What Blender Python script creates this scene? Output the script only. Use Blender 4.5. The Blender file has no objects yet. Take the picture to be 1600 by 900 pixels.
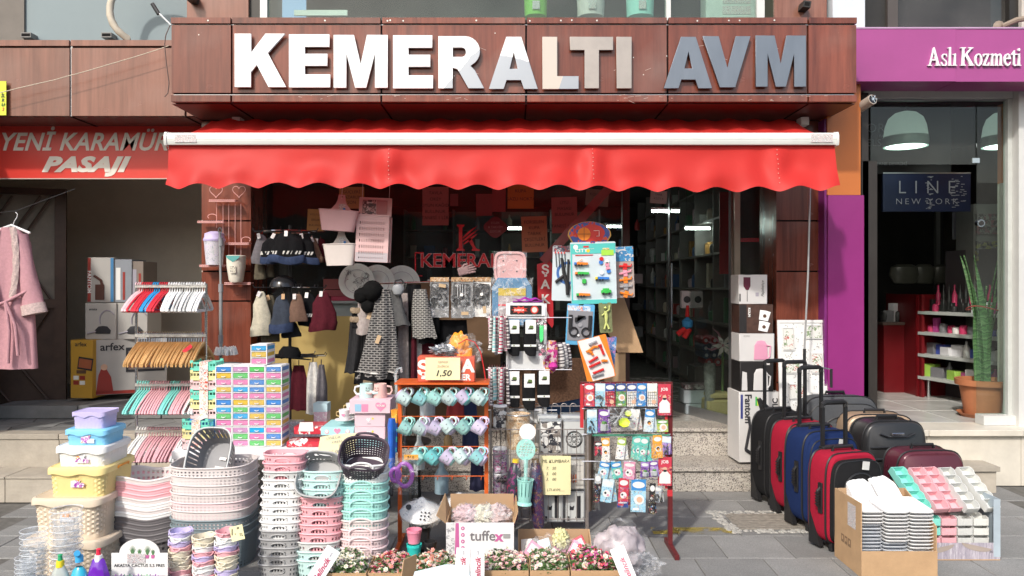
import bpy,math,random,bmesh
from mathutils import Vector,Matrix,Euler
R=math.radians
rnd=random.Random(7);ru=rnd.uniform
from math import sin,cos,pi
sc=bpy.context.scene
# --- camera, sky, sun, exposure
F=1200.0;CX=800.0;CY=445.0;EYE=1.6
cam_d=bpy.data.cameras.new('camera');cam=bpy.data.objects.new('camera',cam_d)
sc.collection.objects.link(cam);sc.camera=cam
cam.location=(0,0,EYE);cam.rotation_euler=(R(90),0,0)
cam_d.sensor_width=36;cam_d.lens=36*F/1600;cam_d.shift_y=-5/1600
cam_d.clip_end=500;cam_d.clip_start=0.05
SUN=Vector((0.50,1.0,-0.95)).normalized()
elev=math.asin(-SUN.z);azim=math.atan2(-SUN.x,-SUN.y)
w=bpy.data.worlds.new("World");sc.world=w;w.use_nodes=True
nt=w.node_tree;sky=nt.nodes.new('ShaderNodeTexSky');sky.sky_type='NISHITA';sky.sun_disc=False
sky.sun_elevation=elev;sky.sun_rotation=azim
sky.air_density=1.3;sky.dust_density=3.0
nt.links.new(sky.outputs[0],nt.nodes['Background'].inputs[0]);nt.nodes['Background'].inputs[1].default_value=0.15
sl=bpy.data.lights.new('sun','SUN');sl.energy=2.05;sl.angle=R(2.5);sl.color=(1,.955,.89)
so=bpy.data.objects.new('sun',sl);sc.collection.objects.link(so)
so.rotation_euler=SUN.to_track_quat('-Z','Y').to_euler();so.location=(-4,-6,9)
sc.view_settings.view_transform='Standard';sc.view_settings.look='None'
sc.view_settings.exposure=0.58;sc.view_settings.gamma=1.0
try:
 sc.cycles.max_bounces=8;sc.cycles.transparent_max_bounces=24
except Exception:pass
def X(px,D):return(px-CX)*D/F
def Z(py,D):return EYE-(py-CY)*D/F
def at(px,py,D):return Vector((X(px,D),D,Z(py,D)))
def DG(py,z=0.0):return F*(EYE-z)/(py-CY)
class MB:
 def __init__(s):s.v=[];s.f=[];s.m=[]
 def add(s,vs,fs,mi=0,T=None):
  o=len(s.v)
  if T is not None:vs=[T@Vector(v)for v in vs]
  s.v+=[tuple(v)for v in vs];s.f+=[tuple(i+o for i in f)for f in fs];s.m+=[mi]*len(fs)
  return s
 def box(s,x0,x1,y0,y1,z0,z1,mi=0,T=None):
  v=[(x0,y0,z0),(x1,y0,z0),(x1,y1,z0),(x0,y1,z0),(x0,y0,z1),(x1,y0,z1),(x1,y1,z1),(x0,y1,z1)]
  return s.add(v,[(0,3,2,1),(4,5,6,7),(0,1,5,4),(1,2,6,5),(2,3,7,6),(3,0,4,7)],mi,T)
 def rbox(s,x0,x1,y0,y1,z0,z1,r=.01,mi=0,T=None,n=3):
  """box whose vertical edges are rounded and whose top and bottom rims are eased"""
  r=min(r,(x1-x0)/2.01,(y1-y0)/2.01);e=min(r*.5,(z1-z0)/3)
  def ring(i,z):
   o=[]
   rr=max(r-i,.0005)
   for cx,cy,a in((x1-r,y1-r,0),(x0+r,y1-r,90),(x0+r,y0+r,180),(x1-r,y0+r,270)):
    for k in range(n+1):
     t=R(a+90*k/n);o.append((cx+rr*cos(t),cy+rr*sin(t),z))
   return o
  rings=[ring(e,z0),ring(0,z0+e),ring(0,z1-e),ring(e,z1)]
  return s.loft(rings,mi,T,True,True)
 def loft(s,rings,mi=0,T=None,cap0=False,cap1=False,closed=True,skip=None):
  n=len(rings[0]);vs=[p for r in rings for p in r];fs=[]
  for j in range(len(rings)-1):
   for i in range(n if closed else n-1):
    if skip and skip(i,j):continue
    k=(i+1)%n
    fs.append((j*n+i,j*n+k,(j+1)*n+k,(j+1)*n+i))
  if cap0:fs.append(tuple(range(n-1,-1,-1)))
  if cap1:fs.append(tuple((len(rings)-1)*n+i for i in range(n)))
  return s.add(vs,fs,mi,T)
 def cyl(s,p0,p1,r0,r1=None,n=12,mi=0,cap=True):
  p0=Vector(p0);p1=Vector(p1);r1=r0 if r1 is None else r1
  d=(p1-p0).normalized();a=d.orthogonal().normalized();b=d.cross(a)
  rg=lambda p,r:[tuple(p+a*r*cos(2*pi*i/n)+b*r*sin(2*pi*i/n))for i in range(n)]
  return s.loft([rg(p0,r0),rg(p1,r1)],mi,None,cap,cap)
 def tube(s,pts,r,n=6,mi=0,closed=False):
  pts=[Vector(p)for p in pts];rings=[];m=len(pts)
  up=None
  for i,p in enumerate(pts):
   if closed:d=pts[(i+1)%m]-pts[i-1]
   else:d=pts[min(i+1,m-1)]-pts[max(i-1,0)]
   d=d.normalized()
   a=d.orthogonal().normalized()if up is None else(up-d*up.dot(d)).normalized()
   up=a;b=d.cross(a);rr=r[i]if isinstance(r,(list,tuple))else r
   rings.append([tuple(p+a*rr*cos(2*pi*k/n)+b*rr*sin(2*pi*k/n))for k in range(n)])
  if closed:rings.append(rings[0])
  return s.loft(rings,mi,None,not closed,not closed)
 def lathe(s,prof,n=24,mi=0,T=None,sx=1,sy=1,skip=None,cap0=False,cap1=False):
  rings=[[(r*sx*cos(2*pi*i/n),r*sy*sin(2*pi*i/n),z)for i in range(n)]for r,z in prof]
  return s.loft(rings,mi,T,cap0,cap1,True,skip)
 def prism(s,pts,d,mi=0,T=None):
  """outline in XZ (facing -Y), extruded from y=0 to y=d"""
  n=len(pts);v=[(x,0,z)for x,z in pts]+[(x,d,z)for x,z in pts]
  fs=[tuple(range(n)),tuple(range(2*n-1,n-1,-1))]+[(i,i+n,(i+1)%n+n,(i+1)%n)for i in range(n)]
  return s.add(v,fs,mi,T)
 def grid(s,fn,nu,nv,mi=0,T=None):
  v=[tuple(fn(i/nu,j/nv))for j in range(nv+1)for i in range(nu+1)]
  f=[(j*(nu+1)+i,j*(nu+1)+i+1,(j+1)*(nu+1)+i+1,(j+1)*(nu+1)+i)for j in range(nv)for i in range(nu)]
  return s.add(v,f,mi,T)
 def mesh(s,name='mesh',mats=(),ang=38):
  me=bpy.data.meshes.new(name);me.from_pydata(s.v,[],s.f)
  for m in mats:me.materials.append(m)
  if len(mats)>1:me.polygons.foreach_set('material_index',s.m)
  bm=bmesh.new();bm.from_mesh(me);bmesh.ops.recalc_face_normals(bm,faces=bm.faces);bm.to_mesh(me);bm.free()
  if ang:
   me.shade_smooth()
   try:me.set_sharp_from_angle(angle=R(ang))
   except Exception:pass
  me.update();return me
 def k(s,*m,a=38):return s.mesh('mesh',m,a)
def put(name,me,parent=None,loc=(0,0,0),rot=(0,0,0),scale=1,mats=None):
 o=bpy.data.objects.new(name,me);sc.collection.objects.link(o)
 if parent is not None:o.parent=parent
 o.location=loc;o.rotation_euler=rot
 o.scale=(scale,)*3 if isinstance(scale,(int,float))else scale
 if mats:
  for i,m in enumerate(mats):
   if m is not None:
    o.material_slots[i].link='OBJECT';o.material_slots[i].material=m
 return o
def tag(o,label,cat,group=None,kind=None):
 o['label']=label;o['category']=cat
 if group:o['group']=group
 if kind:o['kind']=kind
 return o
def TH_(name,label,cat,loc=(0,0,0),rz=0,group=None,rot=None):
 o=put(name,None,None,loc,rot if rot else(0,0,rz));return tag(o,label,cat,group)
def struct(name,me,loc=(0,0,0),rot=(0,0,0)):
 o=put(name,me,None,loc,rot);o['kind']='structure';return o
def ordn(i,n=None):
 w=['first','second','third','fourth','fifth','sixth','seventh','eighth','ninth','tenth','eleventh','twelfth','thirteenth','fourteenth','fifteenth','sixteenth','seventeenth','eighteenth','nineteenth','twentieth','twenty-first','twenty-second','twenty-third','twenty-fourth','twenty-fifth','twenty-sixth','twenty-seventh','twenty-eighth','twenty-ninth','thirtieth','thirty-first','thirty-second','thirty-third','thirty-fourth']
 return w[i]
MC={}
def ncol(c):return(c[0],c[1],c[2],1)
def mat(name,col,rough=.5,metal=0.,var=.12,vs=6.,bump=0.,bs=60.,spec=.5,rand=0.,alpha=1.,sss=0.,coat=0.,emit=None,es=1.,aniso=None,trans=0.):
 if name in MC:return MC[name]
 if rough>.79:spec=min(spec,.12)
 m=bpy.data.materials.new(name);m.use_nodes=True;MC[name]=m
 n=m.node_tree.nodes;L=m.node_tree.links;b=n['Principled BSDF']
 b.inputs['Roughness'].default_value=rough;b.inputs['Metallic'].default_value=metal
 b.inputs['Specular IOR Level'].default_value=spec
 if alpha<1:b.inputs['Alpha'].default_value=alpha
 if trans:b.inputs['Transmission Weight'].default_value=trans
 if coat:b.inputs['Coat Weight'].default_value=coat;b.inputs['Coat Roughness'].default_value=.12
 if sss:b.inputs['Subsurface Weight'].default_value=sss;b.inputs['Subsurface Radius'].default_value=(.01,.01,.01)
 if emit:b.inputs['Emission Color'].default_value=ncol(emit);b.inputs['Emission Strength'].default_value=es
 tc=n.new('ShaderNodeTexCoord');mp=n.new('ShaderNodeMapping');L.new(tc.outputs['Object'],mp.inputs['Vector'])
 if aniso:mp.inputs['Scale'].default_value=aniso
 nz=n.new('ShaderNodeTexNoise');nz.inputs['Scale'].default_value=vs;nz.inputs['Detail'].default_value=5;nz.inputs['Roughness'].default_value=.65
 L.new(mp.outputs[0],nz.inputs['Vector'])
 rp=n.new('ShaderNodeMapRange');rp.inputs['To Min'].default_value=1-var;rp.inputs['To Max'].default_value=1+var
 rp.inputs['From Min'].default_value=.25;rp.inputs['From Max'].default_value=.75
 L.new(nz.outputs['Fac'],rp.inputs['Value'])
 val=rp.outputs[0]
 if rand:
  oi=n.new('ShaderNodeObjectInfo');r2=n.new('ShaderNodeMapRange');r2 .inputs['To Min'].default_value=1-rand;r2 .inputs['To Max'].default_value=1+rand
  L.new(oi.outputs['Random'],r2 .inputs['Value'])
  mm=n.new('ShaderNodeMath');mm.operation='MULTIPLY';L.new(val,mm.inputs[0]);L.new(r2 .outputs[0],mm.inputs[1]);val=mm.outputs[0]
 mx=n.new('ShaderNodeVectorMath');mx.operation='SCALE';mx.inputs[0].default_value=col[:3];L.new(val,mx.inputs['Scale'])
 L.new(mx.outputs[0],b.inputs['Base Color'])
 rr=n.new('ShaderNodeMapRange');rr.inputs['To Min'].default_value=max(rough-.08,.02);rr.inputs['To Max'].default_value=min(rough+.12,1)
 L.new(nz.outputs['Fac'],rr.inputs['Value']);L.new(rr.outputs[0],b.inputs['Roughness'])
 if bump:
  n2=n.new('ShaderNodeTexNoise');n2 .inputs['Scale'].default_value=bs;n2 .inputs['Detail'].default_value=4;L.new(mp.outputs[0],n2 .inputs['Vector'])
  bp=n.new('ShaderNodeBump');bp.inputs['Strength'].default_value=bump;bp.inputs['Distance'].default_value=.01
  L.new(n2 .outputs['Fac'],bp.inputs['Height']);L.new(bp.outputs[0],b.inputs['Normal'])
 return m
def PL_(name,col,rough=.5):return mat(name,col,rough,var=.05,vs=9,spec=.35)
def wood_mat(name,dark,light,sc_=(14,14,.8),rough=.22,rand=.1,bump=.02):
 if name in MC:return MC[name]
 m=mat(name,light,rough,bump=0);n=m.node_tree.nodes;L=m.node_tree.links;b=n['Principled BSDF']
 tc=n.new('ShaderNodeTexCoord');mp=n.new('ShaderNodeMapping');mp.inputs['Scale'].default_value=sc_
 oi=n.new('ShaderNodeObjectInfo');ad=n.new('ShaderNodeVectorMath');ad.operation='ADD'
 ml=n.new('ShaderNodeMath');ml.operation='MULTIPLY';ml.inputs[1].default_value=37.0;L.new(oi.outputs['Random'],ml.inputs[0])
 L.new(tc.outputs['Object'],mp.inputs['Vector']);L.new(mp.outputs[0],ad.inputs[0]);L.new(ml.outputs[0],ad.inputs[1])
 a=n.new('ShaderNodeTexNoise');a.inputs['Scale'].default_value=1.0;a.inputs['Detail'].default_value=7;a.inputs['Roughness'].default_value=.7;a.inputs['Distortion'].default_value=.35
 L.new(ad.outputs[0],a.inputs['Vector'])
 c=n.new('ShaderNodeValToRGB');c.color_ramp.elements[0].position=.32;c.color_ramp.elements[0].color=ncol(dark)
 c.color_ramp.elements[1].position=.68;c.color_ramp.elements[1].color=ncol(light)
 L.new(a.outputs['Fac'],c.inputs['Fac'])
 r2=n.new('ShaderNodeMapRange');r2 .inputs['To Min'].default_value=1-rand;r2 .inputs['To Max'].default_value=1+rand;L.new(oi.outputs['Random'],r2 .inputs['Value'])
 d=n.new('ShaderNodeTexNoise');d.inputs['Scale'].default_value=1.7;d.inputs['Detail'].default_value=6;L.new(tc.outputs['Object'],d.inputs['Vector'])
 mx=n.new('ShaderNodeMixRGB');mx.blend_type='MIX';mx.inputs['Color2'].default_value=(.30,.22,.19,1)
 rr=n.new('ShaderNodeMapRange');rr.inputs['From Min'].default_value=.5;rr.inputs['From Max'].default_value=.8;rr.inputs['To Max'].default_value=.38
 L.new(d.outputs['Fac'],rr.inputs['Value']);L.new(rr.outputs[0],mx.inputs['Fac']);L.new(c.outputs[0],mx.inputs['Color1'])
 s=n.new('ShaderNodeVectorMath');s.operation='SCALE';L.new(mx.outputs[0],s.inputs[0]);L.new(r2 .outputs[0],s.inputs['Scale'])
 L.new(s.outputs[0],b.inputs['Base Color'])
 return m
def speck_mat(name,cols,scale=120,rough=.45,rand=.05,big=None):
 """granite: voronoi grains of several colours"""
 if name in MC:return MC[name]
 m=mat(name,cols[0],rough);n=m.node_tree.nodes;L=m.node_tree.links;b=n['Principled BSDF']
 tc=n.new('ShaderNodeTexCoord');v=n.new('ShaderNodeTexVoronoi');v.inputs['Scale'].default_value=scale;L.new(tc.outputs['Object'],v.inputs['Vector'])
 sp=n.new('ShaderNodeSeparateColor');L.new(v.outputs['Color'],sp.inputs[0])
 c=n.new('ShaderNodeValToRGB');c.color_ramp.interpolation='CONSTANT'
 while len(c.color_ramp.elements)<len(cols):c.color_ramp.elements.new(.5)
 for i,q in enumerate(cols):c.color_ramp.elements[i].position=i/len(cols);c.color_ramp.elements[i].color=ncol(q)
 L.new(sp.outputs[0],c.inputs['Fac'])
 nz=n.new('ShaderNodeTexNoise');nz.inputs['Scale'].default_value=3;nz.inputs['Detail'].default_value=6;L.new(tc.outputs['Object'],nz.inputs['Vector'])
 r=n.new('ShaderNodeMapRange');r.inputs['To Min'].default_value=.65;r.inputs['To Max'].default_value=1.3;L.new(nz.outputs['Fac'],r.inputs['Value'])
 oi=n.new('ShaderNodeObjectInfo');r2=n.new('ShaderNodeMapRange');r2 .inputs['To Min'].default_value=1-rand;r2 .inputs['To Max'].default_value=1+rand
 L.new(oi.outputs['Random'],r2 .inputs['Value']);mm=n.new('ShaderNodeMath');mm.operation='MULTIPLY';L.new(r.outputs[0],mm.inputs[0]);L.new(r2 .outputs[0],mm.inputs[1])
 s=n.new('ShaderNodeVectorMath');s.operation='SCALE';L.new(c.outputs[0],s.inputs[0]);L.new(mm.outputs[0],s.inputs['Scale']);L.new(s.outputs[0],b.inputs['Base Color'])
 return m
def glass_mat(name,tint=(.8,.86,.84),ior=1.5,rough=.0,alpha=0.0):
 if name in MC:return MC[name]
 m=bpy.data.materials.new(name);m.use_nodes=True;MC[name]=m
 n=m.node_tree.nodes;L=m.node_tree.links;n.remove(n['Principled BSDF']);out=n['Material Output']
 t=n.new('ShaderNodeBsdfTransparent');t.inputs[0].default_value=ncol(tint)
 g=n.new('ShaderNodeBsdfGlossy');g.inputs['Roughness'].default_value=rough;g.inputs[0].default_value=(.9,.9,.9,1)
 f=n.new('ShaderNodeFresnel');f.inputs[0].default_value=ior
 mx=n.new('ShaderNodeMixShader');ge=n.new('ShaderNodeNewGeometry');fm_=n.new('ShaderNodeMath');fm_.operation='SUBTRACT';fm_.use_clamp=True;L.new(f.outputs[0],fm_.inputs[0]);L.new(ge.outputs['Backfacing'],fm_.inputs[1]);L.new(fm_.outputs[0],mx.inputs[0]);L.new(t.outputs[0],mx.inputs[1]);L.new(g.outputs[0],mx.inputs[2])
 last=mx
 if alpha:
  d=n.new('ShaderNodeBsdfDiffuse');d.inputs[0].default_value=(.6,.58,.55,1);m2=n.new('ShaderNodeMixShader')
  tc=n.new('ShaderNodeTexCoord');nz=n.new('ShaderNodeTexNoise');nz.inputs['Scale'].default_value=3;nz.inputs['Detail'].default_value=8;L.new(tc.outputs['Object'],nz.inputs['Vector'])
  r=n.new('ShaderNodeMapRange');r.inputs['To Max'].default_value=alpha*2;L.new(nz.outputs['Fac'],r.inputs['Value']);L.new(r.outputs[0],m2 .inputs[0])
  L.new(mx.outputs[0],m2 .inputs[1]);L.new(d.outputs[0],m2 .inputs[2]);last=m2
 L.new(last.outputs[0],out.inputs[0]);return m
def film_mat(name='clear_film',col=(.9,.92,.94),a=.22,bs=22):
 """crumpled clear wrapping"""
 if name in MC:return MC[name]
 m=bpy.data.materials.new(name);m.use_nodes=True;MC[name]=m
 n=m.node_tree.nodes;L=m.node_tree.links;b=n['Principled BSDF'];out=n['Material Output']
 b.inputs['Base Color'].default_value=ncol(col);b.inputs['Roughness'].default_value=.12
 t=n.new('ShaderNodeBsdfTransparent');mx=n.new('ShaderNodeMixShader');tc=n.new('ShaderNodeTexCoord')
 nz=n.new('ShaderNodeTexNoise');nz.inputs['Scale'].default_value=bs;nz.inputs['Detail'].default_value=5;nz.inputs['Distortion'].default_value=1.2;L.new(tc.outputs['Object'],nz.inputs['Vector'])
 bp=n.new('ShaderNodeBump');bp.inputs['Strength'].default_value=1;bp.inputs['Distance'].default_value=.03;L.new(nz.outputs['Fac'],bp.inputs['Height']);L.new(bp.outputs[0],b.inputs['Normal'])
 r=n.new('ShaderNodeMapRange');r.inputs['From Min'].default_value=.50;r.inputs['From Max'].default_value=.74;r.inputs['To Min'].default_value=a*.3;r.inputs['To Max'].default_value=min(a*2.6,1)
 L.new(nz.outputs['Fac'],r.inputs['Value']);L.new(r.outputs[0],mx.inputs[0]);L.new(t.outputs[0],mx.inputs[1]);L.new(b.outputs[0],mx.inputs[2]);L.new(mx.outputs[0],out.inputs[0])
 return m
def PM_(name,base,inks,scale=18,cover=.45,rough=.35,stretch=(1,1,1)):
 """busy package print: a base colour with flat blotches and fine lines of a few inks"""
 if name in MC:return MC[name]
 m=mat(name,base,rough);n=m.node_tree.nodes;L=m.node_tree.links;b=n['Principled BSDF']
 tc=n.new('ShaderNodeTexCoord');mp=n.new('ShaderNodeMapping');mp.inputs['Scale'].default_value=stretch;L.new(tc.outputs['Object'],mp.inputs['Vector'])
 oi=n.new('ShaderNodeObjectInfo');ml=n.new('ShaderNodeMath');ml.operation='MULTIPLY';ml.inputs[1].default_value=50;L.new(oi.outputs['Random'],ml.inputs[0])
 ad=n.new('ShaderNodeVectorMath');L.new(mp.outputs[0],ad.inputs[0]);L.new(ml.outputs[0],ad.inputs[1])
 v=n.new('ShaderNodeTexVoronoi');v.inputs['Scale'].default_value=scale;L.new(ad.outputs[0],v.inputs['Vector'])
 sp=n.new('ShaderNodeSeparateColor');L.new(v.outputs['Color'],sp.inputs[0])
 c=n.new('ShaderNodeValToRGB');c.color_ramp.interpolation='CONSTANT'
 while len(c.color_ramp.elements)<len(inks):c.color_ramp.elements.new(.5)
 for i,q in enumerate(inks):c.color_ramp.elements[i].position=i/len(inks);c.color_ramp.elements[i].color=ncol(q)
 L.new(sp.outputs[1],c.inputs['Fac'])
 nz=n.new('ShaderNodeTexNoise');nz.inputs['Scale'].default_value=scale*1.6;nz.inputs['Detail'].default_value=4;nz.inputs['Distortion'].default_value=1.5;L.new(ad.outputs[0],nz.inputs['Vector'])
 th=n.new('ShaderNodeMath');th.operation='GREATER_THAN';th.inputs[1].default_value=1-cover if cover>.5 else.62-cover*.25;L.new(nz.outputs['Fac'],th.inputs[0])
 mx=n.new('ShaderNodeMixRGB');mx.inputs['Color1'].default_value=ncol(base);L.new(th.outputs[0],mx.inputs['Fac']);L.new(c.outputs[0],mx.inputs['Color2'])
 L.new(mx.outputs[0],b.inputs['Base Color']);return m
def band_mat(name,cols,axis=2,scale=20,rough=.85,wobble=0.,bump=.3):
 """knit or stripes along one object axis"""
 if name in MC:return MC[name]
 m=mat(name,cols[0],rough);n=m.node_tree.nodes;L=m.node_tree.links;b=n['Principled BSDF']
 tc=n.new('ShaderNodeTexCoord');sx=n.new('ShaderNodeSeparateXYZ');L.new(tc.outputs['Object'],sx.inputs[0])
 mu=n.new('ShaderNodeMath');mu.operation='MULTIPLY';mu.inputs[1].default_value=scale;L.new(sx.outputs[axis],mu.inputs[0])
 fr=n.new('ShaderNodeMath');fr.operation='FRACT';L.new(mu.outputs[0],fr.inputs[0])
 c=n.new('ShaderNodeValToRGB');c.color_ramp.interpolation='CONSTANT'
 while len(c.color_ramp.elements)<len(cols):c.color_ramp.elements.new(.5)
 for i,q in enumerate(cols):c.color_ramp.elements[i].position=i/len(cols);c.color_ramp.elements[i].color=ncol(q)
 L.new(fr.outputs[0],c.inputs['Fac']);L.new(c.outputs[0],b.inputs['Base Color'])
 return m
_tc={}
def TX_(body,size,m,off=0.,shear=0.,ext=.0005,sx=1.,space=1.,align='CENTER'):
 """lettering standing in the XZ plane, facing -Y"""
 key=(body,size,m.name,off,shear,ext,sx,space,align)
 if key in _tc:return _tc[key]
 cu=bpy.data.curves.new('lettering','FONT');cu.body=body;cu.size=size;cu.offset=off;cu.shear=shear;cu.extrude=ext
 cu.align_x=align;cu.align_y='CENTER';cu.space_character=space;cu.resolution_u=3
 o=bpy.data.objects.new('t',cu);sc.collection.objects.link(o);bpy.context.view_layer.update()
 me=bpy.data.meshes.new_from_object(o);bpy.data.objects.remove(o);bpy.data.curves.remove(cu)
 me.transform(Matrix.Rotation(R(90),4,'X')@Matrix.Diagonal((sx,1,1,1)))
 me.materials.clear();me.materials.append(m);_tc[key]=me;return me
def SH_(loops,m,ext=.01,bev=0.):
 cu=bpy.data.curves.new('shape','CURVE');cu.dimensions='2D';cu.fill_mode='BOTH';cu.extrude=ext;cu.bevel_depth=bev
 for lp in loops:
  s=cu.splines.new('POLY');s.points.add(len(lp)-1)
  for i,p in enumerate(lp):s.points[i].co=(p[0],p[1],0,1)
  s.use_cyclic_u=True
 o=bpy.data.objects.new('t',cu);sc.collection.objects.link(o);bpy.context.view_layer.update()
 me=bpy.data.meshes.new_from_object(o);bpy.data.objects.remove(o);bpy.data.curves.remove(cu)
 me.transform(Matrix.Rotation(R(90),4,'X'));me.materials.clear();me.materials.append(m);return me
LAM=wood_mat('red_brown_laminate',(.10,.027,.017),(.24,.066,.038),rand=.15)
LAM2=wood_mat('dull_brown_laminate',(.15,.062,.042),(.27,.115,.078))
BLACK=mat('black_gap',(.012,.011,.011),.8)
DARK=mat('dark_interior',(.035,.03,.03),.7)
WHITE=mat('white_plastic',(.80,.80,.80),.4,var=.03)
CARD=mat('cardboard',(.46,.30,.17),.85,var=.12,vs=9,bump=.15,bs=90)
CARDIN=mat('cardboard_inside',(.42,.28,.17),.9,var=.1)
PAPERW=mat('white_paper',(.78,.77,.74),.7,var=.04)
PAPERY=mat('yellow_note_paper',(.78,.72,.42),.75,var=.05)
INK=mat('black_ink',(.02,.02,.025),.6)
CHROME=mat('chrome',(.75,.75,.76),.18,1.,var=.05)
STEELW=mat('grey_steel',(.45,.46,.47),.35,.9,var=.1)
BLKP=mat('black_plastic',(.02,.02,.022),.35,var=.1)
REDP=mat('red_paint',(.50,.03,.02),.4)
GLASS=glass_mat('window_glass',(.80,.84,.82),1.45,0,.012)
GLASSG=glass_mat('clear_pale_glass',(.86,.93,.90),1.5,0,.02)
FILM=film_mat()
CREAM=mat('cream_plastic',(.74,.70,.60),.42,var=.04)
PW={'white':PL_('plastic_white',(.78,.78,.77)),'cream':PL_('plastic_cream',(.72,.66,.52)),'pink':PL_('plastic_pink',(.78,.40,.44)),'palepink':PL_('plastic_pale_pink',(.76,.60,.61)),'blush':PL_('plastic_blush_white',(.66,.60,.585)),'mint':PL_('plastic_mint',(.38,.72,.66)),'aqua':PL_('plastic_pale_aqua',(.50,.70,.68)),'grey':PL_('plastic_grey',(.36,.36,.36)),'lightgrey':PL_('plastic_light_grey',(.56,.57,.56)),'darkgrey':PL_('plastic_dark_grey',(.13,.12,.125)),'plum':PL_('plastic_dark_plum',(.075,.055,.075)),'lilac':PL_('plastic_lilac',(.52,.46,.72)),'slate':PL_('plastic_slate',(.20,.25,.27)),'blue':PL_('plastic_light_blue',(.22,.55,.80)),'yellow':PL_('plastic_butter_yellow',(.80,.65,.28)),'beige':PL_('plastic_beige',(.66,.55,.42)),'teal':PL_('plastic_teal',(.05,.50,.50)),'deepteal':PL_('plastic_blue_teal',(.03,.36,.46)),'black':BLKP,'rose':PL_('plastic_rose',(.80,.27,.38)),'midgrey':PL_('plastic_mid_grey',(.24,.24,.25))}
# --- THE SETTING
GRAN=speck_mat('speckled_granite',[(.42,.39,.34),(.30,.27,.24),(.50,.47,.42),(.10,.09,.085),(.46,.42,.36),(.36,.33,.30)],150,.55,.06)
PAVE=speck_mat('grey_paver',[(.24,.24,.233),(.20,.20,.195),(.265,.265,.253),(.22,.216,.21)],260,.8,.13)
JOINT=mat('paver_joint',(.13,.125,.115),.95,var=.3,vs=14)
BLOCK=mat('limestone_block',(.40,.36,.30),.9,var=.16,vs=7,bump=.25,bs=45,rand=.07)
SLATE=mat('slate_slab',(.20,.20,.195),.7,var=.28,vs=5,bump=.3,bs=25,rand=.25)
MARBLE=mat('grey_marble',(.50,.50,.48),.22,var=.16,vs=3,rand=.05)
MARBLEW=mat('beige_marble',(.60,.56,.48),.4,var=.15,vs=4,bump=.05,rand=.06)
ASPH=mat('asphalt',(.05,.05,.052),.9,var=.2,vs=20,bump=.3,bs=200)
PLASTER=mat('beige_plaster',(.60,.535,.45),.95,var=.12,vs=2.5,bump=.08,bs=40)
SOFF=mat('dark_laminate_soffit',(.12,.035,.028),.3,var=.2)
ALU=mat('white_aluminium',(.62,.62,.60),.4,.1,var=.06)
DKMET=mat('dark_metal',(.035,.033,.03),.45,.4,var=.2)
PURP=mat('purple_panel',(.25,.026,.165),.28,var=.10,vs=2,coat=.2)
PURPS=mat('purple_sign_panel',(.33,.062,.225),.32,var=.08,vs=2)
ORNG=mat('orange_panel',(.50,.15,.035),.4,var=.08,vs=2)
def lbox(name,x0,x1,y0,y1,z0,z1,mats,parent=None,kind=None,rnd_=0,off=(0,0,0)):
 """a box object whose own origin is its lower left front corner"""
 mb=MB()
 if rnd_:mb.rbox(0,x1-x0,0,y1-y0,0,z1-z0,rnd_)
 else:mb.box(0,x1-x0,0,y1-y0,0,z1-z0)
 o=put(name,mb.mesh(name,[mats]),parent,(x0+off[0],y0+off[1],z0+off[2]))
 if kind:o['kind']=kind
 return o
g=MB();g.box(-90,90,-90,90,-.12,-.05);struct('ground',g.k(ASPH))
pav=MB();pav.box(-7,7,1.6,9,-.049,-.007);pavement=struct('pavement',pav.k(JOINT))
kb=MB();kb.box(-7,7,1.3,1.596,-.049,.0);struct('kerb',kb.k(GRAN))
def tile_me(w_,d_,t=.02,m=PAVE,nm='paver'):
 b=MB();e=.004
 b.loft([[(0,0,-t),(w_,0,-t),(w_,d_,-t),(0,d_,-t)],[(0,0,-e),(w_,0,-e),(w_,d_,-e),(0,d_,-e)],[(e,e,0),(w_-e,e,0),(w_-e,d_-e,0),(e,d_-e,0)]],0,None,True,True)
 return b.mesh(nm,[m],20)
tA=tile_me(.394,.394);tB=tile_me(.394,.194)
yy=2.9;row=0
while yy<6.1:
 for k in range(-9,9):
  x=k*.4+(.2 if row%2 else 0)+.07
  if abs(x+.2)>yy*.70+.25:continue
  if yy>5.85 and-2.4<x<.6:continue
  small=x<-1.7
  for q in range(2 if small else 1):
   o=put('paver',tB if small else tA,pavement,(x,yy+q*.2,-.0005*rnd.random()-.0005),(R(ru(-.12,.12)),R(ru(-.12,.12)),0))
 yy+=.4;row+=1
pb=MB()
for i in range(260):
 t=rnd.random();e=rnd.random()
 x0_,x1_,y0_,y1_=1.42,2.25,4.95,5.42
 if e<.3:x,y=x0_+.07*rnd.random()+(.0),y0_+(y1_-y0_)*t
 elif e<.65:x,y=x0_+(x1_-x0_)*t,y0_+.06*rnd.random()
 else:x,y=x0_+(x1_-x0_)*t,y1_-.07*rnd.random()
 x+=(y-4.95)*-.12;r_=ru(.010,.020)
 pb.lathe([(r_,0),(r_*.95,.004),(r_*.5,.008),(0.0005,.009)],6,0,Matrix.Translation((x,y,.0))@Matrix.Rotation(rnd.random()*6,4,'Z'),ru(.7,1.2),1)
o=put('pebbles',pb.k(mat('white_pebble',(.36,.35,.32),.6,var=.3,vs=40)),None);tag(o,'white pebbles set in cement round the drain cover by the suitcases','pebbles',kind='stuff')
dc=MB()
for i in range(9):
 dc.box(1.50,2.10,5.03+i*.038,5.055+i*.038,.001,.006)
dc.box(1.48,2.12,5.02,5.37,-.0005,.0028)
o=put('drain_cover',dc.k(mat('worn_cover',(.24,.22,.19),.8,var=.3,vs=30)));tag(o,'worn ribbed drain cover in the pavement beside the row of suitcases','drain cover')
YP=bpy.data.materials.new('worn_yellow_paint');YP.use_nodes=True
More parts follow.
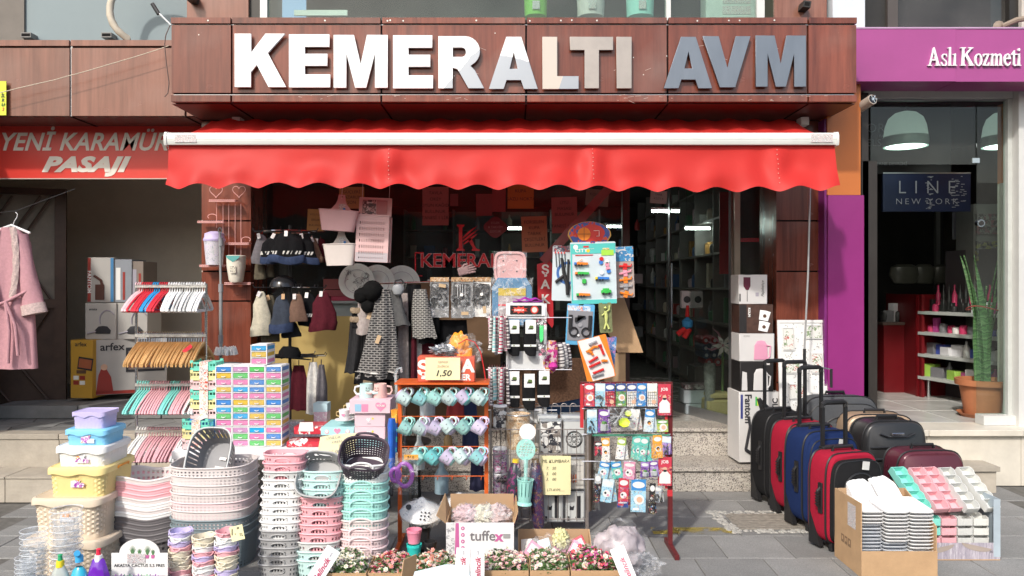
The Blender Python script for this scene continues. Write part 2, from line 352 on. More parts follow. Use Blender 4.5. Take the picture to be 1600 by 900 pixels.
n_=YP.node_tree.nodes;L_=YP.node_tree.links;b_=n_['Principled BSDF'];b_.inputs['Base Color'].default_value=(.42,.32,.06,1);b_.inputs['Roughness'].default_value=.8
tc_=n_.new('ShaderNodeTexCoord');nz_=n_.new('ShaderNodeTexNoise');nz_.inputs['Scale'].default_value=9;nz_.inputs['Detail'].default_value=9;L_.new(tc_.outputs['Object'],nz_.inputs['Vector'])
mr_=n_.new('ShaderNodeMapRange');mr_.inputs['From Min'].default_value=.42;mr_.inputs['From Max'].default_value=.62;mr_.inputs['To Max'].default_value=.75;L_.new(nz_.outputs['Fac'],mr_.inputs['Value']);L_.new(mr_.outputs[0],b_.inputs['Alpha'])
ym=MB();ym.box(X(1020,4.96),X(1146,4.96),4.93,5.06,.0006,.0018);struct('road_marking',ym.k(YP))
SZ=.42
st=MB();st.box(-2.3,2.12,5.96,6.60,0,.165);st.box(-2.3,2.12,6.36,6.62,.165,.38)
steps=struct('steps',st.k(JOINT))
for x0_,x1_ in((-2.3,-1.2),(-1.195,-.1),(-.095,1.0),(1.005,2.12)):
 lbox('slab',x0_,x1_,5.935,5.958,.002,.16,GRAN,steps);lbox('slab',x0_,x1_,5.915,6.36,.161,.19,GRAN,steps,rnd_=.006)
 lbox('slab',x0_,x1_,6.335,6.358,.191,.39,GRAN,steps);lbox('slab',x0_,x1_,6.315,6.66,.391,.42,GRAN,steps,rnd_=.006)
fl=MB();fl.box(-2.45,2.48,6.62,13,.30,.4105);floor=struct('shop_floor',fl.k(JOINT))
ft=tile_me(.396,.396,.006,mat('pale_floor_tile',(.38,.36,.33),.25,var=.1,vs=4,rand=.06),'tile')
for i in range(7):
 for j in range(8):put('tile',ft,floor,(-.3+i*.4,6.665+j*.4,.418))
lb=MB();lb.box(-5.5,-2.32,5.66,5.95,0,.175);lb.box(-5.5,-2.32,5.97,6.62,0,.425);lb.box(-5.5,-2.32,6.62,8.2,0,.53)
lw=struct('passage_steps',lb.k(JOINT))
xs=[-4.75,-4.0,-3.72,-3.05,-2.78,-2.32]
for i in range(5):
 lbox('block',xs[i]+.003,xs[i+1]-.003,5.635,5.66,.003,.172,BLOCK,lw)
 lbox('block',xs[i]+.003+.0,xs[i+1]-.003,5.63,5.955,.176,.192,BLOCK,lw,rnd_=.004)
xs=[-4.75,-4.2,-3.5,-2.88,-2.32]
for i in range(4):
 lbox('block',xs[i]+.003,xs[i+1]-.003,5.935,5.97,.193,.405,BLOCK,lw)
 lbox('block',xs[i]+.003,xs[i+1]-.003,5.925,6.08,.407,.447,BLOCK,lw,rnd_=.004)
gx=[[-4.6+i*.29+ru(-.07,.07)for i in range(9)]for j in range(4)]
gy=[[6.085 if j==0 else(6.60 if j==3 else 6.085+j*.17+ru(-.03,.03))for i in range(9)]for j in range(4)]
for j in range(3):
 for i in range(8):
  q=[(gx[j][i],gy[j][i]),(gx[j][i+1],gy[j][i+1]),(gx[j+1][i+1],gy[j+1][i+1]),(gx[j+1][i],gy[j+1][i])]
  c=(sum(p[0]for p in q)/4,sum(p[1]for p in q)/4);q=[((p[0]-c[0])*.965,(p[1]-c[1])*.94)for p in q]
  b=MB();b.loft([[(x,y,0)for x,y in q],[(x,y,.02)for x,y in q]],0,None,True,True)
  put('slab',b.k(SLATE),lw,(c[0],c[1],.426+.003*rnd.random()))
for i in range(3):lbox('slab',-4.45+i*.72,-3.74+i*.72,6.60,6.95,.45,.56+.002*i,SLATE,lw,rnd_=.006)
for j in range(2):
 for i in range(4):lbox('slab',-4.9+i*.66,-4.245+i*.66,6.96+j*.62,7.57+j*.62,.50,.555+.001*((i+j)%2),SLATE,lw)
rb=MB();rb.box(2.50,5.5,6.14,12,0,.40);rb.box(2.6,3.72,5.93,6.14,0,.18)
rs=struct('neighbour_steps',rb.k(JOINT))
xs=[2.50,3.3,4.05,4.8,5.5]
for i in range(4):
 lbox('slab',xs[i]+.002,xs[i+1]-.002,6.11,6.14,.002,.40,MARBLEW,rs)
 lbox('slab',xs[i]+.002,xs[i+1]-.002,6.07,6.42,.402,.45,MARBLEW,rs,rnd_=.006)
for a,b in((2.6,3.2),(3.203,3.72)):
 lbox('block',a,b,5.90,5.928,.002,.165,BLOCK,rs);lbox('block',a,b+.02,5.88,6.108,.168,.205,BLOCK,rs,rnd_=.004)
mt=tile_me(.59,.59,.01,MARBLE,'tile')
for i in range(6):
 for j in range(8):put('tile',mt,rs,(2.55+i*.6,6.425+j*.6,.450))
fb=MB();fb.box(2.5,6.2,6.42,11.5,.402,.4445);put('floor_base',fb.k(JOINT),rs)
# --- SHOP BUILDING (pillars, walls, ceiling, upper windows)
shop=TH_('shop_building','ground floor shop unit clad in red brown laminate with pillars and upper windows','building',(0,6.14,0))
def part(name,x0,x1,y0,y1,z0,z1,m,par=shop,rnd_=0):
 b=par.location
 return lbox(name,x0,x1,y0,y1,z0,z1,m,par,rnd_=rnd_,off=(-b[0],-b[1],-b[2]))
def pillar(x0,x1,joints,d0=6.14,d1=6.55):
 z=.42;core=part('pillar_core',x0+.01,x1-.01,d0+.02,d1,.0,2.92,BLACK)
 for j in joints+[2.915]:
  part('pillar_panel',x0,x1,d0,d0+.018,z+.006,j-.006,LAM);z=j
 part('pillar_side',x0-.0,x0+.008,d0+.0185,d1,.42,2.915,LAM);part('pillar_side',x1-.008,x1,d0+.0185,d1,.42,2.915,LAM)
pillar(X(315,6.14),X(392,6.14),[.95,1.47,Z(424,6.14),Z(345,6.14)+.0])
pillar(X(1213,6.14),X(1290,6.14),[.82,1.18,Z(424,6.14),Z(345,6.14)])
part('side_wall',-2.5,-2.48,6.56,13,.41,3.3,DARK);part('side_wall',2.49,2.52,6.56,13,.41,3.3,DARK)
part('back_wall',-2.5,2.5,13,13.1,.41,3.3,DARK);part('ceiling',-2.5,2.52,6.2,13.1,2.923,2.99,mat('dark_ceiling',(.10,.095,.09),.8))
WD=6.42
fr=mat('dark_brown_frame',(.045,.018,.014),.4,.2)
brass=mat('brass_frame',(.28,.22,.16),.35,.7)
part('window_plinth',X(392,WD),X(978,WD),WD-.04,WD+.12,.42,.72,mat('brown_marble',(.10,.065,.05),.3,var=.4,vs=8))
pane=part('window_pane',X(394,WD),X(972,WD),WD,WD+.01,.72,2.9,GLASS)
part('window_post',X(972,WD),X(983,WD),WD-.03,WD+.05,.42,2.9,fr)
part('window_post',X(392,WD)-.03,X(394,WD),WD-.03,WD+.05,.42,2.9,fr)
part('window_head',X(392,WD),2.1,WD-.03,WD+.05,2.62,2.915,fr)
part('door_post',X(1146,WD),X(1155,WD),WD-.03,WD+.03,.42,2.62,brass)
part('side_pane',X(1155,WD),X(1204,WD),WD,WD+.01,.5,2.62,GLASS)
part('side_plinth',X(1155,WD),X(1213,WD),WD-.02,WD+.05,.42,.5,brass)
part('post_red',X(1204,WD),X(1213,WD),WD-.02,WD+.05,.5,2.62,fr)
dl=MB();dl.box(0,.012,0,.92,0,2.1)
door=put('door_leaf',dl.k(GLASS),shop,(X(1143,WD),WD+.03-6.14,.45),(0,0,R(22)))
hb=MB();hb.tube([(-.05,.80,.75),(-.05,.80,1.35)],.013,8);hb.tube([(0,.80,.8),(-.05,.80,.8)],.008,6);hb.tube([(0,.80,1.3),(-.05,.80,1.3)],.008,6);put('handle',hb.k(CHROME),door)
ed=MB();ed.box(-.004,.016,.90,.925,0,2.1);ed.box(-.004,.016,-.01,.02,0,2.1);ed.box(-.006,.018,0,.92,-.03,.05);put('edge_frame',ed.k(STEELW),door)
UD=6.12;UZ0=3.45;UZ1=4.6
part('upper_panel',X(292,UD),X(388,UD),UD,UD+.03,UZ0,UZ1,LAM2);part('upper_panel',X(1210,UD),X(1292,UD),UD,UD+.03,UZ0,UZ1,LAM2)
part('upper_panel',X(388,UD)+.002,X(405,UD),UD+.03,UD+.06,UZ0,UZ1,DKMET)
part('upper_post',X(1297,UD),X(1347,UD),UD-.05,UD+.1,3.3,UZ1,mat('pale_blue_panel',(.58,.62,.66),.4,var=.04))
part('upper_post',X(1347,UD),X(1352,UD),UD-.02,UD+.1,3.3,UZ1,DKMET)
wf=part('upper_window_frame',X(405,UD),X(416,UD),UD+.02,UD+.08,UZ0,UZ1,ALU);part('upper_window_frame',X(1042,UD),X(1049,UD),UD+.02,UD+.08,UZ0,UZ1,ALU)
part('upper_window_frame',X(1184,UD),X(1196,UD),UD+.02,UD+.08,UZ0,UZ1,ALU);part('upper_window_frame',X(416,UD),X(1184,UD),UD+.021,UD+.079,UZ0,UZ0+.05,ALU)
GU=glass_mat('dusty_upper_glass',(.82,.90,.87),1.5,.02,.04)
part('upper_pane',X(416,UD)+.002,X(1042,UD)-.002,UD+.045,UD+.053,UZ0+.05,UZ1,GU);part('upper_pane',X(1049,UD)+.002,X(1184,UD)-.002,UD+.045,UD+.053,UZ0+.05,UZ1,GU)
part('upper_room_wall',X(405,UD),X(1210,UD),UD+1.4,UD+1.45,UZ0,5.2,mat('grey_green_wall',(.22,.25,.24),.9,var=.15,vs=2))
part('upper_room_floor',-2.5,2.6,UD+.085,UD+1.4,UZ0-.05,UZ0,mat('upper_floor',(.3,.3,.28),.8));part('upper_room_ceiling',-2.5,2.6,UD+.1,UD+1.5,5.2,5.25,PLASTER)
part('upper_room_wall',-2.3,-2.25,UD+.1,UD+1.4,UZ0,5.2,PLASTER);part('upper_room_wall',2.3,2.35,UD+.1,UD+1.4,UZ0,5.2,PLASTER)
part('wall_above',-5.5,6,UD-.0+.001,UD+.3,4.6,7.5,PLASTER);part('wall_left',-2.5,X(292,UD)-.002,UD+.03,UD+.1,UZ0,4.6,LAM2)
for px,py in((305,2),(1253,14)):
 b=MB();b.box(-.03,.03,-.11,0,-.025,.025);b.box(-.02,.02,-.1101,-.10,-.015,.015,1);put('bracket',b.k(DKMET,BLACK),shop,(X(px,UD),UD-6.14,Z(py,UD)),(0,R(8),0))
part('soffit',-2.48,2.50,5.60,6.62,2.917,2.922,SOFF)
for px in(362,596,822,1043,1262):
 part('soffit_strip',X(px,5.6)-.006,X(px,5.6)+.006,5.60,6.13,2.913,2.916,BLACK)
FD=5.55
fas=TH_('fascia_sign','long red brown laminate fascia carrying big metal letters above the awning','shop sign',(0,FD,2.92))
fp=lambda*a,**k:part(*a,par=fas,**k)
px_=[268,362,596,822,1043,1262,1338]
zt=Z(28,FD);core=fp('fascia_core',X(268,FD)+.006,X(1338,FD)-.006,FD+.03,6.10,2.925,zt-.006,mat('grey_core',(.06,.055,.055),.8))
for i in range(6):
 a,b=X(px_[i],FD)+.007,X(px_[i+1],FD)-.007
 if i==0:a=X(268,FD)
 if i==5:b=X(1338,FD)
 fp('fascia_panel',a,b,FD,FD+.029,Z(145,FD),Z(40,FD)+.004,LAM)
 fp('top_strip',a,b,FD-.01,FD+.028,Z(37,FD),zt,LAM)
 fp('bottom_strip',a,b,FD-.01,FD+.028,2.922,Z(149,FD),LAM)
lip=MB();lip.box(0,X(1336,FD)-X(270,FD),0,.016,0,.005)
put('metal_lip',lip.k(STEELW),fas,(X(270,FD),.012,Z(148,FD)-2.92));put('metal_lip',lip.k(STEELW),fas,(X(270,FD),.012,Z(38.5,FD)-2.92))
sc_m=MB()
for i in range(26):
 px=ru(300,1320);py=rnd.choice([32.5,33,33.5])if i<14 else ru(48,140);x,z=X(px,FD),Z(py,FD)-2.92
 sc_m.cyl((x,-.014 if i<14 else-.001,z),(x,-.009 if i<14 else.0005,z),.006 if i<14 else.004,n=8)
q=MB()
for i in range(46):
 px,py=(rnd.choice((500,640,1000,1180,1250,700))+rnd.gauss(0,26),ru(150,158))if i<30 else(ru(600,1250),ru(60,140));a=rnd.gauss(0,.25);L_s=ru(.006,.05);x,z=X(px,FD),Z(py,FD)-2.92;yy=-.0108 if i<30 else-.0008
 q.add([(x,yy,z),(x+L_s*cos(a),yy,z+L_s*sin(a)),(x+L_s*cos(a),yy,z+L_s*sin(a)+.002),(x,yy,z+.0025)],[(0,1,2,3)])
o=put('scratch',q.k(mat('scratch_pale',(.55,.42,.36),.8)),fas);o['kind']='stuff'
o=put('screw',sc_m.k(mat('screw_head',(.7,.66,.6),.4,.3)),fas);o['kind']='stuff'
LW=mat('white_film',(.86,.86,.86),.45,var=.02,coat=.2)
LT=mat('warm_letter_steel',(.38,.34,.31),.42,.6,var=.12,vs=5)
LS=mat('brushed_letter_steel',(.20,.225,.26),.40,.75,var=.12,vs=5,aniso=(1,1,.3))  # base darkened to stand for dark buildings mirrored in the steel
LB=mat('beige_film_reflection',(.62,.57,.48),.35,var=.06)  # film colour with its beige reflection put in
def film_letter(name,c1,c2,thr,dirx,dirz,amp=.10,metal1=0.):
 m=mat(name,c1,.4);n=m.node_tree.nodes;L=m.node_tree.links;b=n['Principled BSDF']
 tc=n.new('ShaderNodeTexCoord');sp=n.new('ShaderNodeSeparateXYZ');L.new(tc.outputs['Object'],sp.inputs[0])
 a=n.new('ShaderNodeMath');a.operation='MULTIPLY';a.inputs[1].default_value=dirx;L.new(sp.outputs[0],a.inputs[0])
 c=n.new('ShaderNodeMath');c.operation='MULTIPLY_ADD';c.inputs[1].default_value=dirz;L.new(sp.outputs[2],c.inputs[0]);L.new(a.outputs[0],c.inputs[2])
 nz=n.new('ShaderNodeTexNoise');nz.inputs['Scale'].default_value=7;nz.inputs['Detail'].default_value=4;L.new(tc.outputs['Object'],nz.inputs['Vector'])
 d=n.new('ShaderNodeMath');d.operation='MULTIPLY_ADD';d.inputs[1].default_value=amp;L.new(nz.outputs['Fac'],d.inputs[0]);L.new(c.outputs[0],d.inputs[2])
 g_=n.new('ShaderNodeMath');g_.operation='GREATER_THAN';g_.inputs[1].default_value=thr;L.new(d.outputs[0],g_.inputs[0])
 mx=n.new('ShaderNodeMixRGB');mx.inputs['Color1'].default_value=ncol(c1);mx.inputs['Color2'].default_value=ncol(c2);L.new(g_.outputs[0],mx.inputs['Fac']);L.new(mx.outputs[0],b.inputs['Base Color'])
 mm=n.new('ShaderNodeMapRange');mm.inputs['To Min'].default_value=.8;mm.inputs['To Max'].default_value=0;L.new(g_.outputs[0],mm.inputs['Value']);L.new(mm.outputs[0],b.inputs['Metallic'])
 return m
steel=(.36,.38,.41)
LRm=film_letter('letter_film_torn_low',steel,(.86,.86,.86),.0,-1.0,.9,.08)
LAm=film_letter('letter_film_torn_top',steel,(.86,.86,.86),.29,.25,1,.06)
LLm=film_letter('letter_film_beige_reflection',steel,(.56,.50,.44),-.105,-1.,.35,.02)  # beige of the L paints what its film reflects
H=[(0,0)]
def rect(x0,x1,z0,z1):return[(x0,z0),(x1,z0),(x1,z1),(x0,z1)]
def arc(cx,cz,rx,rz,a0,a1,n):return[(cx+rx*cos(R(a0+(a1-a0)*k/n)),cz+rz*sin(R(a0+(a1-a0)*k/n)))for k in range(n+1)]
GL={'K':[[(0,0),(.31,0),(.31,.28),(.43,.42),(.66,0),(1,0),(.64,.64),(.97,1),(.60,1),(.31,.63),(.31,1),(0,1)]],'E':[[(0,0),(1,0),(1,.24),(.38,.24),(.38,.41),(.93,.41),(.93,.63),(.38,.63),(.38,.77),(.98,.77),(.98,1),(0,1)]],'M':[[(0,0),(.23,0),(.23,.68),(.40,0),(.60,0),(.77,.68),(.77,0),(1,0),(1,1),(.62,1),(.50,.42),(.37,1),(0,1)]],'R':[[(0,0),(.31,0),(.31,.40),(.42,.37),(.66,0),(1,0),(.80,.34),(.70,.43)]+arc(.58,.71,.33,.29,-62,90,10)+[(0,1)],[(.31,.60),(.31,.79),(.52,.79)]+arc(.52,.695,.09,.095,90,-90,6)[1:-1]+[(.52,.60)]],'A':[[(0,0),(.30,0),(.36,.17),(.66,.17),(.72,0),(1,0),(.66,1),(.36,1)],[(.42,.38),(.51,.73),(.60,.38)]],'L':[[(0,0),(1,0),(1,.24),(.40,.24),(.40,1),(0,1)]],'T':[[(.34,0),(.67,0),(.67,.75),(1,.75),(1,1),(0,1),(0,.75),(.34,.75)]],'I':[rect(0,1,0,1)],'V':[[(.36,0),(.68,0),(1,1),(.70,1),(.52,.36),(.33,1),(0,1)]]}
for ch,a,b,t,bo,m in(('K',366,446,52,135,LW),('E',451,515,53,135.5,LW),('M',521,605,54,136,LW),('E',614,676,54.5,137,LW),('R',685,756,56,137,LRm),('A',764,840,57,138,LAm),('L',848,904,57,138,LLm),('T',891,958,57,137,LT),('I',964,987,57,137,LT),('A',1038,1113,57,137,LS),('V',1099,1173,56,135.5,LS),('M',1182,1260,55,134.5,LS)):
 D_=FD-.05;x0_,x1_,z0_,z1_=X(a,D_),X(b,D_),Z(bo,D_),Z(t,D_);w_,h_=x1_-x0_,z1_-z0_
 if ch=='L' and m is LLm:pts=[[(0,0),(w_,0),(w_,h_*.24),(w_*.40,h_*.24),(w_*.40,h_),(0,h_)]]
 elif ch=='T':pts=[[(x*w_,z*h_)for x,z in lp]for lp in GL[ch]]
 else:pts=[[(x*w_,z*h_)for x,z in lp]for lp in GL[ch]]
 me=SH_(pts,m,.008,.0015)
 put('letter',me,fas,(x0_,D_+.020-FD,z0_-2.92))
pas=TH_('passage_building','neighbouring passage front with dull brown laminate fascia and dark entrance','building',(-3.3,6.0,0))
pp=lambda*a,**k:part(*a,par=pas,**k)
LD=6.0
pp("fascia_core",-7.0,-2.44,LD+.03,6.5,2.925,Z(63,LD)-.01,mat('grey_core',(.06,.055,.055),.8))
for a,b in((-700,-250),(-250,110),(110,290),(290,330)):
 pp('fascia_panel',X(a,LD)+.008,X(b,LD)-.008,LD,LD+.029,Z(181,LD),Z(75,LD),LAM2)
 pp('top_strip',X(a,LD)+.008,X(b,LD)-.008,LD-.008,LD+.028,Z(72,LD),Z(63,LD),LAM2)
pp('metal_strip',X(110,LD)-.006,X(110,LD)+.009,LD+.012,LD+.0295,Z(181,LD),Z(63,LD),STEELW)
pp("soffit",-7.0,-2.49,LD+.03,6.45,2.917,2.922,SOFF)
for px in(110,290):pp('soffit_strip',X(px,LD)-.008,X(px,LD)+.008,LD,6.43,2.912,2.9165,BLACK)
pp('projecting_pier',-7.2,-4.40,5.2,6.4,0,2.915,PLASTER)  # out-of-view pier added to keep the sun off the gate
pp('upper_wall',-5.5,X(40,6.3),6.28,6.4,3.4,4.6,mat('taupe_wall',(.20,.18,.16),.8));pp('upper_wall',X(40,6.3),X(291,6.12),6.30,6.4,3.4,4.6,mat('blue_grey_wall',(.235,.285,.30),.75,var=.05,vs=2.5))
for px in(52,176):
 b=MB();b.box(-.045,.035,-.09,0,-.02,.02);b.box(-.04,.03,-.0905,-.08,-.012,.012,1);put('bracket',b.k(mat('grey_bracket',(.2,.19,.18),.5),BLACK),pas,(X(px,6.3)+3.3,.30,Z(60,6.3)))
pp('back_wall',-6.2,X(318,8.1),8.1,8.2,.5,3.2,PLASTER)
pp('side_wall',X(318,6.6),X(318,6.6)+.05,6.56,8.1,.45,3.2,PLASTER);pp('side_wall',-5.6,-5.5,6.6,8.1,.45,3.2,PLASTER);pp('ceiling',-6,X(318,6.6),6.45,8.2,2.95,3.0,PLASTER)
BRED=mat('banner_red',(.62,.035,.022),.35,var=.08,vs=2)
BWH=mat('banner_white',(.72,.66,.58),.5,var=.04)
ban=TH_('banner','red banner with slanted white lettering over the dark passage entrance','banner',(X(120,6.38),6.38,Z(280,6.38)))
b=MB();b.box(X(-560,6.38)-X(120,6.38),X(316,6.38)-X(120,6.38),0,.012,0,Z(196,6.38)-Z(280,6.38));b.box(X(-560,6.38)-X(120,6.38),X(316,6.38)-X(120,6.38),-.006,-.0005,0,.008,1)
put('banner_sheet',b.k(BRED,mat('pale_trim',(.5,.4,.35),.6)),ban)
t=TX_('YENİ KARAMÜRSEL',.205,BWH,.004,.32,.001,.92,1.03,'LEFT');put('lettering',t,ban,(X(-3,6.38)-X(120,6.38),-.003,Z(223,6.38)-Z(280,6.38)))
t=TX_('PASAJI',.165,BWH,.009,.35,.001,1.42,1.05,'LEFT');put('lettering',t,ban,(X(66,6.38)-X(120,6.38),-.003,Z(258,6.38)-Z(280,6.38)))
gt=TH_('iron_gate','dark brown iron gate leaf with diagonal bars, standing open in the passage','gate',(X(104,7.0),7.0,.47))
GM=mat('gate_iron',(.075,.045,.032),.5,.3,var=.3);GP=mat('gate_back_sheet',(.24,.205,.165),.8,var=.2)
Wg=1.55;Hg=2.0
b=MB();b.box(-Wg,0,-.03,.03,0,.06);b.box(-Wg,0,-.03,.03,Hg-.06,Hg);b.box(-.09,0,-.031,.031,0,Hg);b.box(-Wg,-Wg+.08,-.031,.031,0,Hg);b.box(-Wg,0,-.03,.03,.92,1.0);put('frame',b.k(GM),gt)
b=MB();b.box(-Wg,0,.008,.014,0,.93);put('lower_sheet',b.k(GM),gt);b=MB();b.box(-Wg,0,.016,.02,.93,Hg);put('upper_sheet',b.k(GP),gt)
for k in range(5):
 x=-.12-k*.30
 for(xa,za,xb,zb)in((x,1.0,x-.28,1.45),(x-.28,1.45,x,1.92),(x,.06,x-.28,.45),(x-.02,.9,x-.28,.45),(x-.10,1.0,x-.36,1.4),(x-.36,1.5,x-.08,1.93)):
  q=MB();q.tube([(xa,-.02,za),(xb,-.02,zb)],.011,5);put('bar',q.k(GM),gt)
gt.rotation_euler=(0,0,R(20))
# --- RIGHT NEIGHBOUR
nb=TH_('neighbour_shop','cosmetics shop front with purple sign board, purple and orange column and glass window','building',(3.6,6.0,0))
np_=lambda*a,**k:part(*a,par=nb,**k)
ND=6.0
np_('column_lower',X(1294,ND),X(1350,ND),ND,ND+.3,0,Z(305,ND),PURP)
np_('column_upper',X(1293,ND),X(1345,ND),ND+.003,ND+.3,Z(305,ND)+.002,3.3,ORNG)
np_('column_side',X(1290,ND)-.001,X(1294,ND)-.002,ND+.02,ND+.3,0,2.9,mat('shaded_purple_side',(.17,.02,.15),.4))  # side face coloured darker purple for the shade on it
sD=5.92;szb=Z(127,sD);szt=Z(45,sD)
np_('sign_board',X(1338,sD)-.06,X(1494,sD)-.002,sD,sD+.30,szb,szt,PURPS);np_('sign_board',X(1494,sD),X(1760,sD),sD+.002,sD+.30,szb-.002,szt-.003,PURPS)
np_('sign_soffit',X(1345,sD),X(1760,sD),sD+.301,sD+.62,szb+.02,szb+.04,mat('pale_soffit',(.36,.31,.28),.8))
np_('sign_rim',X(1338,sD)-.06,X(1760,sD),sD-.004,sD+.1,szt+.001,szt+.012,mat('lilac_rim',(.45,.30,.45),.5))
SW=mat('sign_white',(.80,.79,.80),.4)
def stroke_letter(segs,m=SW):return SH_(segs,m,.008,.0)
def ell(cx,cz,rx,rz,n=20,rot=0):return[(cx+rx*cos(2*pi*k/n),cz+rz*sin(2*pi*k/n))for k in range(n)]
SER={'A':([[(0,0),(.26,0),(.26,.035),(.17,.055),(.235,.28),(.50,.28),(.56,.055),(.46,.035),(.46,0),(.80,0),(.80,.035),(.72,.055),(.42,1.0),(.36,1.0),(.11,.055),(0,.035)],[(.255,.34),(.365,.76),(.475,.34)]],.82),'s':([[(.04,0),(.30,-.015),(.37,.06),(.38,.17),(.33,.27),(.13,.42),(.12,.53),(.18,.60),(.25,.61),(.31,.55),(.345,.46),(.37,.46),(.36,.655),(.30,.64),(.15,.655),(.06,.58),(.05,.46),(.10,.36),(.29,.22),(.30,.12),(.27,.05),(.20,.03),(.11,.08),(.06,.21),(.03,.21)]],.43),'l':([[(0,0),(.27,0),(.27,.03),(.19,.05),(.19,1.02),(.0,.98),(.0,.95),(.08,.93),(.08,.05),(0,.03)]],.30),'ı':([[(0,0),(.27,0),(.27,.03),(.19,.05),(.19,.67),(.0,.63),(.0,.60),(.08,.58),(.08,.05),(0,.03)]],.30),'K':([[(0,0),(.34,0),(.34,.035),(.24,.06),(.24,.46),(.29,.52),(.60,.06),(.52,.035),(.52,0),(.88,0),(.88,.035),(.80,.06),(.42,.63),(.70,.93),(.80,.965),(.80,1),(.50,1),(.50,.965),(.58,.93),(.24,.56),(.24,.94),(.34,.965),(.34,1),(0,1),(0,.965),(.10,.94),(.10,.06),(0,.035)]],.88),'o':([ell(.24,.32,.24,.345),ell(.24,.32,.13,.285)],.52),'z':([[(0,0),(.38,0),(.40,.20),(.37,.20),(.32,.06),(.14,.06),(.38,.61),(.38,.65),(.03,.65),(.02,.47),(.05,.47),(.10,.59),(.24,.59),(0,.04)]],.44),'m':([[(0,0),(.26,0),(.26,.03),(.19,.05),(.19,.50),(.26,.57),(.32,.55),(.35,.46),(.35,.05),(.29,.03),(.29,0),(.52,0),(.52,.03),(.46,.05),(.46,.50),(.53,.57),(.59,.55),(.62,.46),(.62,.05),(.56,.03),(.56,0),(.81,0),(.81,.03),(.73,.05),(.73,.50),(.69,.62),(.60,.67),(.52,.64),(.45,.56),(.41,.64),(.33,.67),(.25,.63),(.19,.56),(.19,.67),(0,.63),(0,.60),(.08,.58),(.08,.05),(0,.03)]],.85),'e':([[(.44,.20),(.38,.06),(.26,-.02),(.12,.02),(.02,.16),(.0,.34),(.04,.52),(.14,.64),(.26,.67),(.37,.60),(.43,.46),(.44,.36),(.12,.36),(.13,.22),(.19,.11),(.28,.08),(.36,.12),(.42,.22)],[(.12,.42),(.31,.42),(.29,.55),(.23,.61),(.16,.56)]],.48),'t':([[(.30,.06),(.23,.05),(.21,.10),(.21,.59),(.32,.59),(.32,.65),(.21,.65),(.21,.84),(.17,.84),(.0,.62),(.0,.59),(.09,.59),(.09,.10),(.14,-.01),(.24,-.02),(.32,.04)]],.34),'i':([[(0,0),(.27,0),(.27,.03),(.19,.05),(.19,.67),(.0,.63),(.0,.60),(.08,.58),(.08,.05),(0,.03)],ell(.13,.88,.07,.08,10)],.31),' ':([],.18),'k':([[(0,0),(.2,0),(.2,1),(0,1)]],.5)}
cur=X(1448,sD);hh=Z(75,sD)-Z(103.5,sD)
for ch in 'Aslı Kozmeti':
 lp,adv=SER[ch]
 if lp:put('letter',stroke_letter([[(x*hh*.88,z*hh)for x,z in l]for l in lp]),nb,(cur-3.6,sD-6.0-.010,Z(103.5,sD)))
 cur+=adv*hh*.88
gD=6.35
np_('frame_head',X(1345,gD),X(1760,gD),gD-.05,gD+.05,Z(155,gD),Z(144,gD),ALU);np_('frame_head',X(1345,gD),X(1578,gD),gD-.02,gD+.02,Z(158,gD),Z(155,gD)-.001,STEELW)
np_('dark_jamb',X(1357,6.1),X(1380,6.1),6.2,6.34,.45,2.60,mat('brown_black_jamb',(.04,.034,.03),.4,.2));np_('dark_jamb',X(1346,6.2),X(1357,6.2),6.2,6.45,.45,3.15,mat('brown_black_jamb',(.04,.034,.03),.4,.2))
np_('white_post',X(1577,gD),X(1594,gD),gD-.12,gD+.06,.45,Z(144,gD)-.001,ALU);np_('white_post',X(1570,gD),X(1577,gD)-.001,gD-.04,gD+.02,.52,Z(156,gD),mat('pale_frame',(.48,.50,.48),.4))
np_('end_wall',X(1594,gD)+.002,6.5,gD-.13,gD+.3,0,Z(280,gD),mat('off_white_wall',(.5,.47,.42),.9,var=.1));np_('end_wall',X(1594,gD)+.002,6.5,gD-.13,gD+.3,Z(280,gD)+.001,3.15,ORNG)
np_('glass_pane',X(1526,gD),X(1576,gD),gD-.004,gD+.006,.53,Z(158,gD),GLASSG);np_('glass_pane',X(1360,gD),X(1524,gD),gD-.004,gD+.006,Z(257,gD),Z(158,gD),GLASSG)
np_('frame_foot',X(1528,gD),X(1578,gD),gD-.08,gD+.04,.452,.53,ALU)
b=MB();b.box(-.03,.03,-.01,.012,-.02,.02);put('clip',b.k(CHROME),nb,(X(1524,gD)-3.6,gD-6.0,Z(251,gD)));b=MB();b.cyl((0,-.02,0),(0,.02,0),.032,n=20);b.cyl((0,-.024,0),(0,-.0201,0),.02,n=16,mi=1);put('lock',b.k(CHROME,DKMET),nb,(X(1531,gD)-3.6,gD-6.0,Z(349,gD)))
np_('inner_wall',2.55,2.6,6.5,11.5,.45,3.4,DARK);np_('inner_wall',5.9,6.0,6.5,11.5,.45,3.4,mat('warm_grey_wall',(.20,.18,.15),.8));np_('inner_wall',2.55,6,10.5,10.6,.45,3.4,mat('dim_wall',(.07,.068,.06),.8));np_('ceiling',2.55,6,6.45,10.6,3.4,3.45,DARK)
np_('upper_frame',X(1352,6.2),X(1384,6.2),6.2,6.3,3.5,4.6,DKMET);np_('upper_frame',X(1384,6.2)+.001,X(1400,6.2),6.17,6.3,3.5,4.6,mat('brown_frame',(.07,.06,.055),.5));np_('upper_frame',X(1576,6.2),X(1590,6.2),6.19,6.3,3.5,4.6,DKMET)
np_('upper_glass',X(1400,6.2)+.001,X(1576,6.2)-.001,6.24,6.25,3.5,4.6,glass_mat('dusty_dark_glass',(.18,.19,.17),1.45,.05,.08));np_('upper_room',2.8,4.3,6.9,7,3.5,4.7,mat('dim_room',(.08,.08,.07),.9))
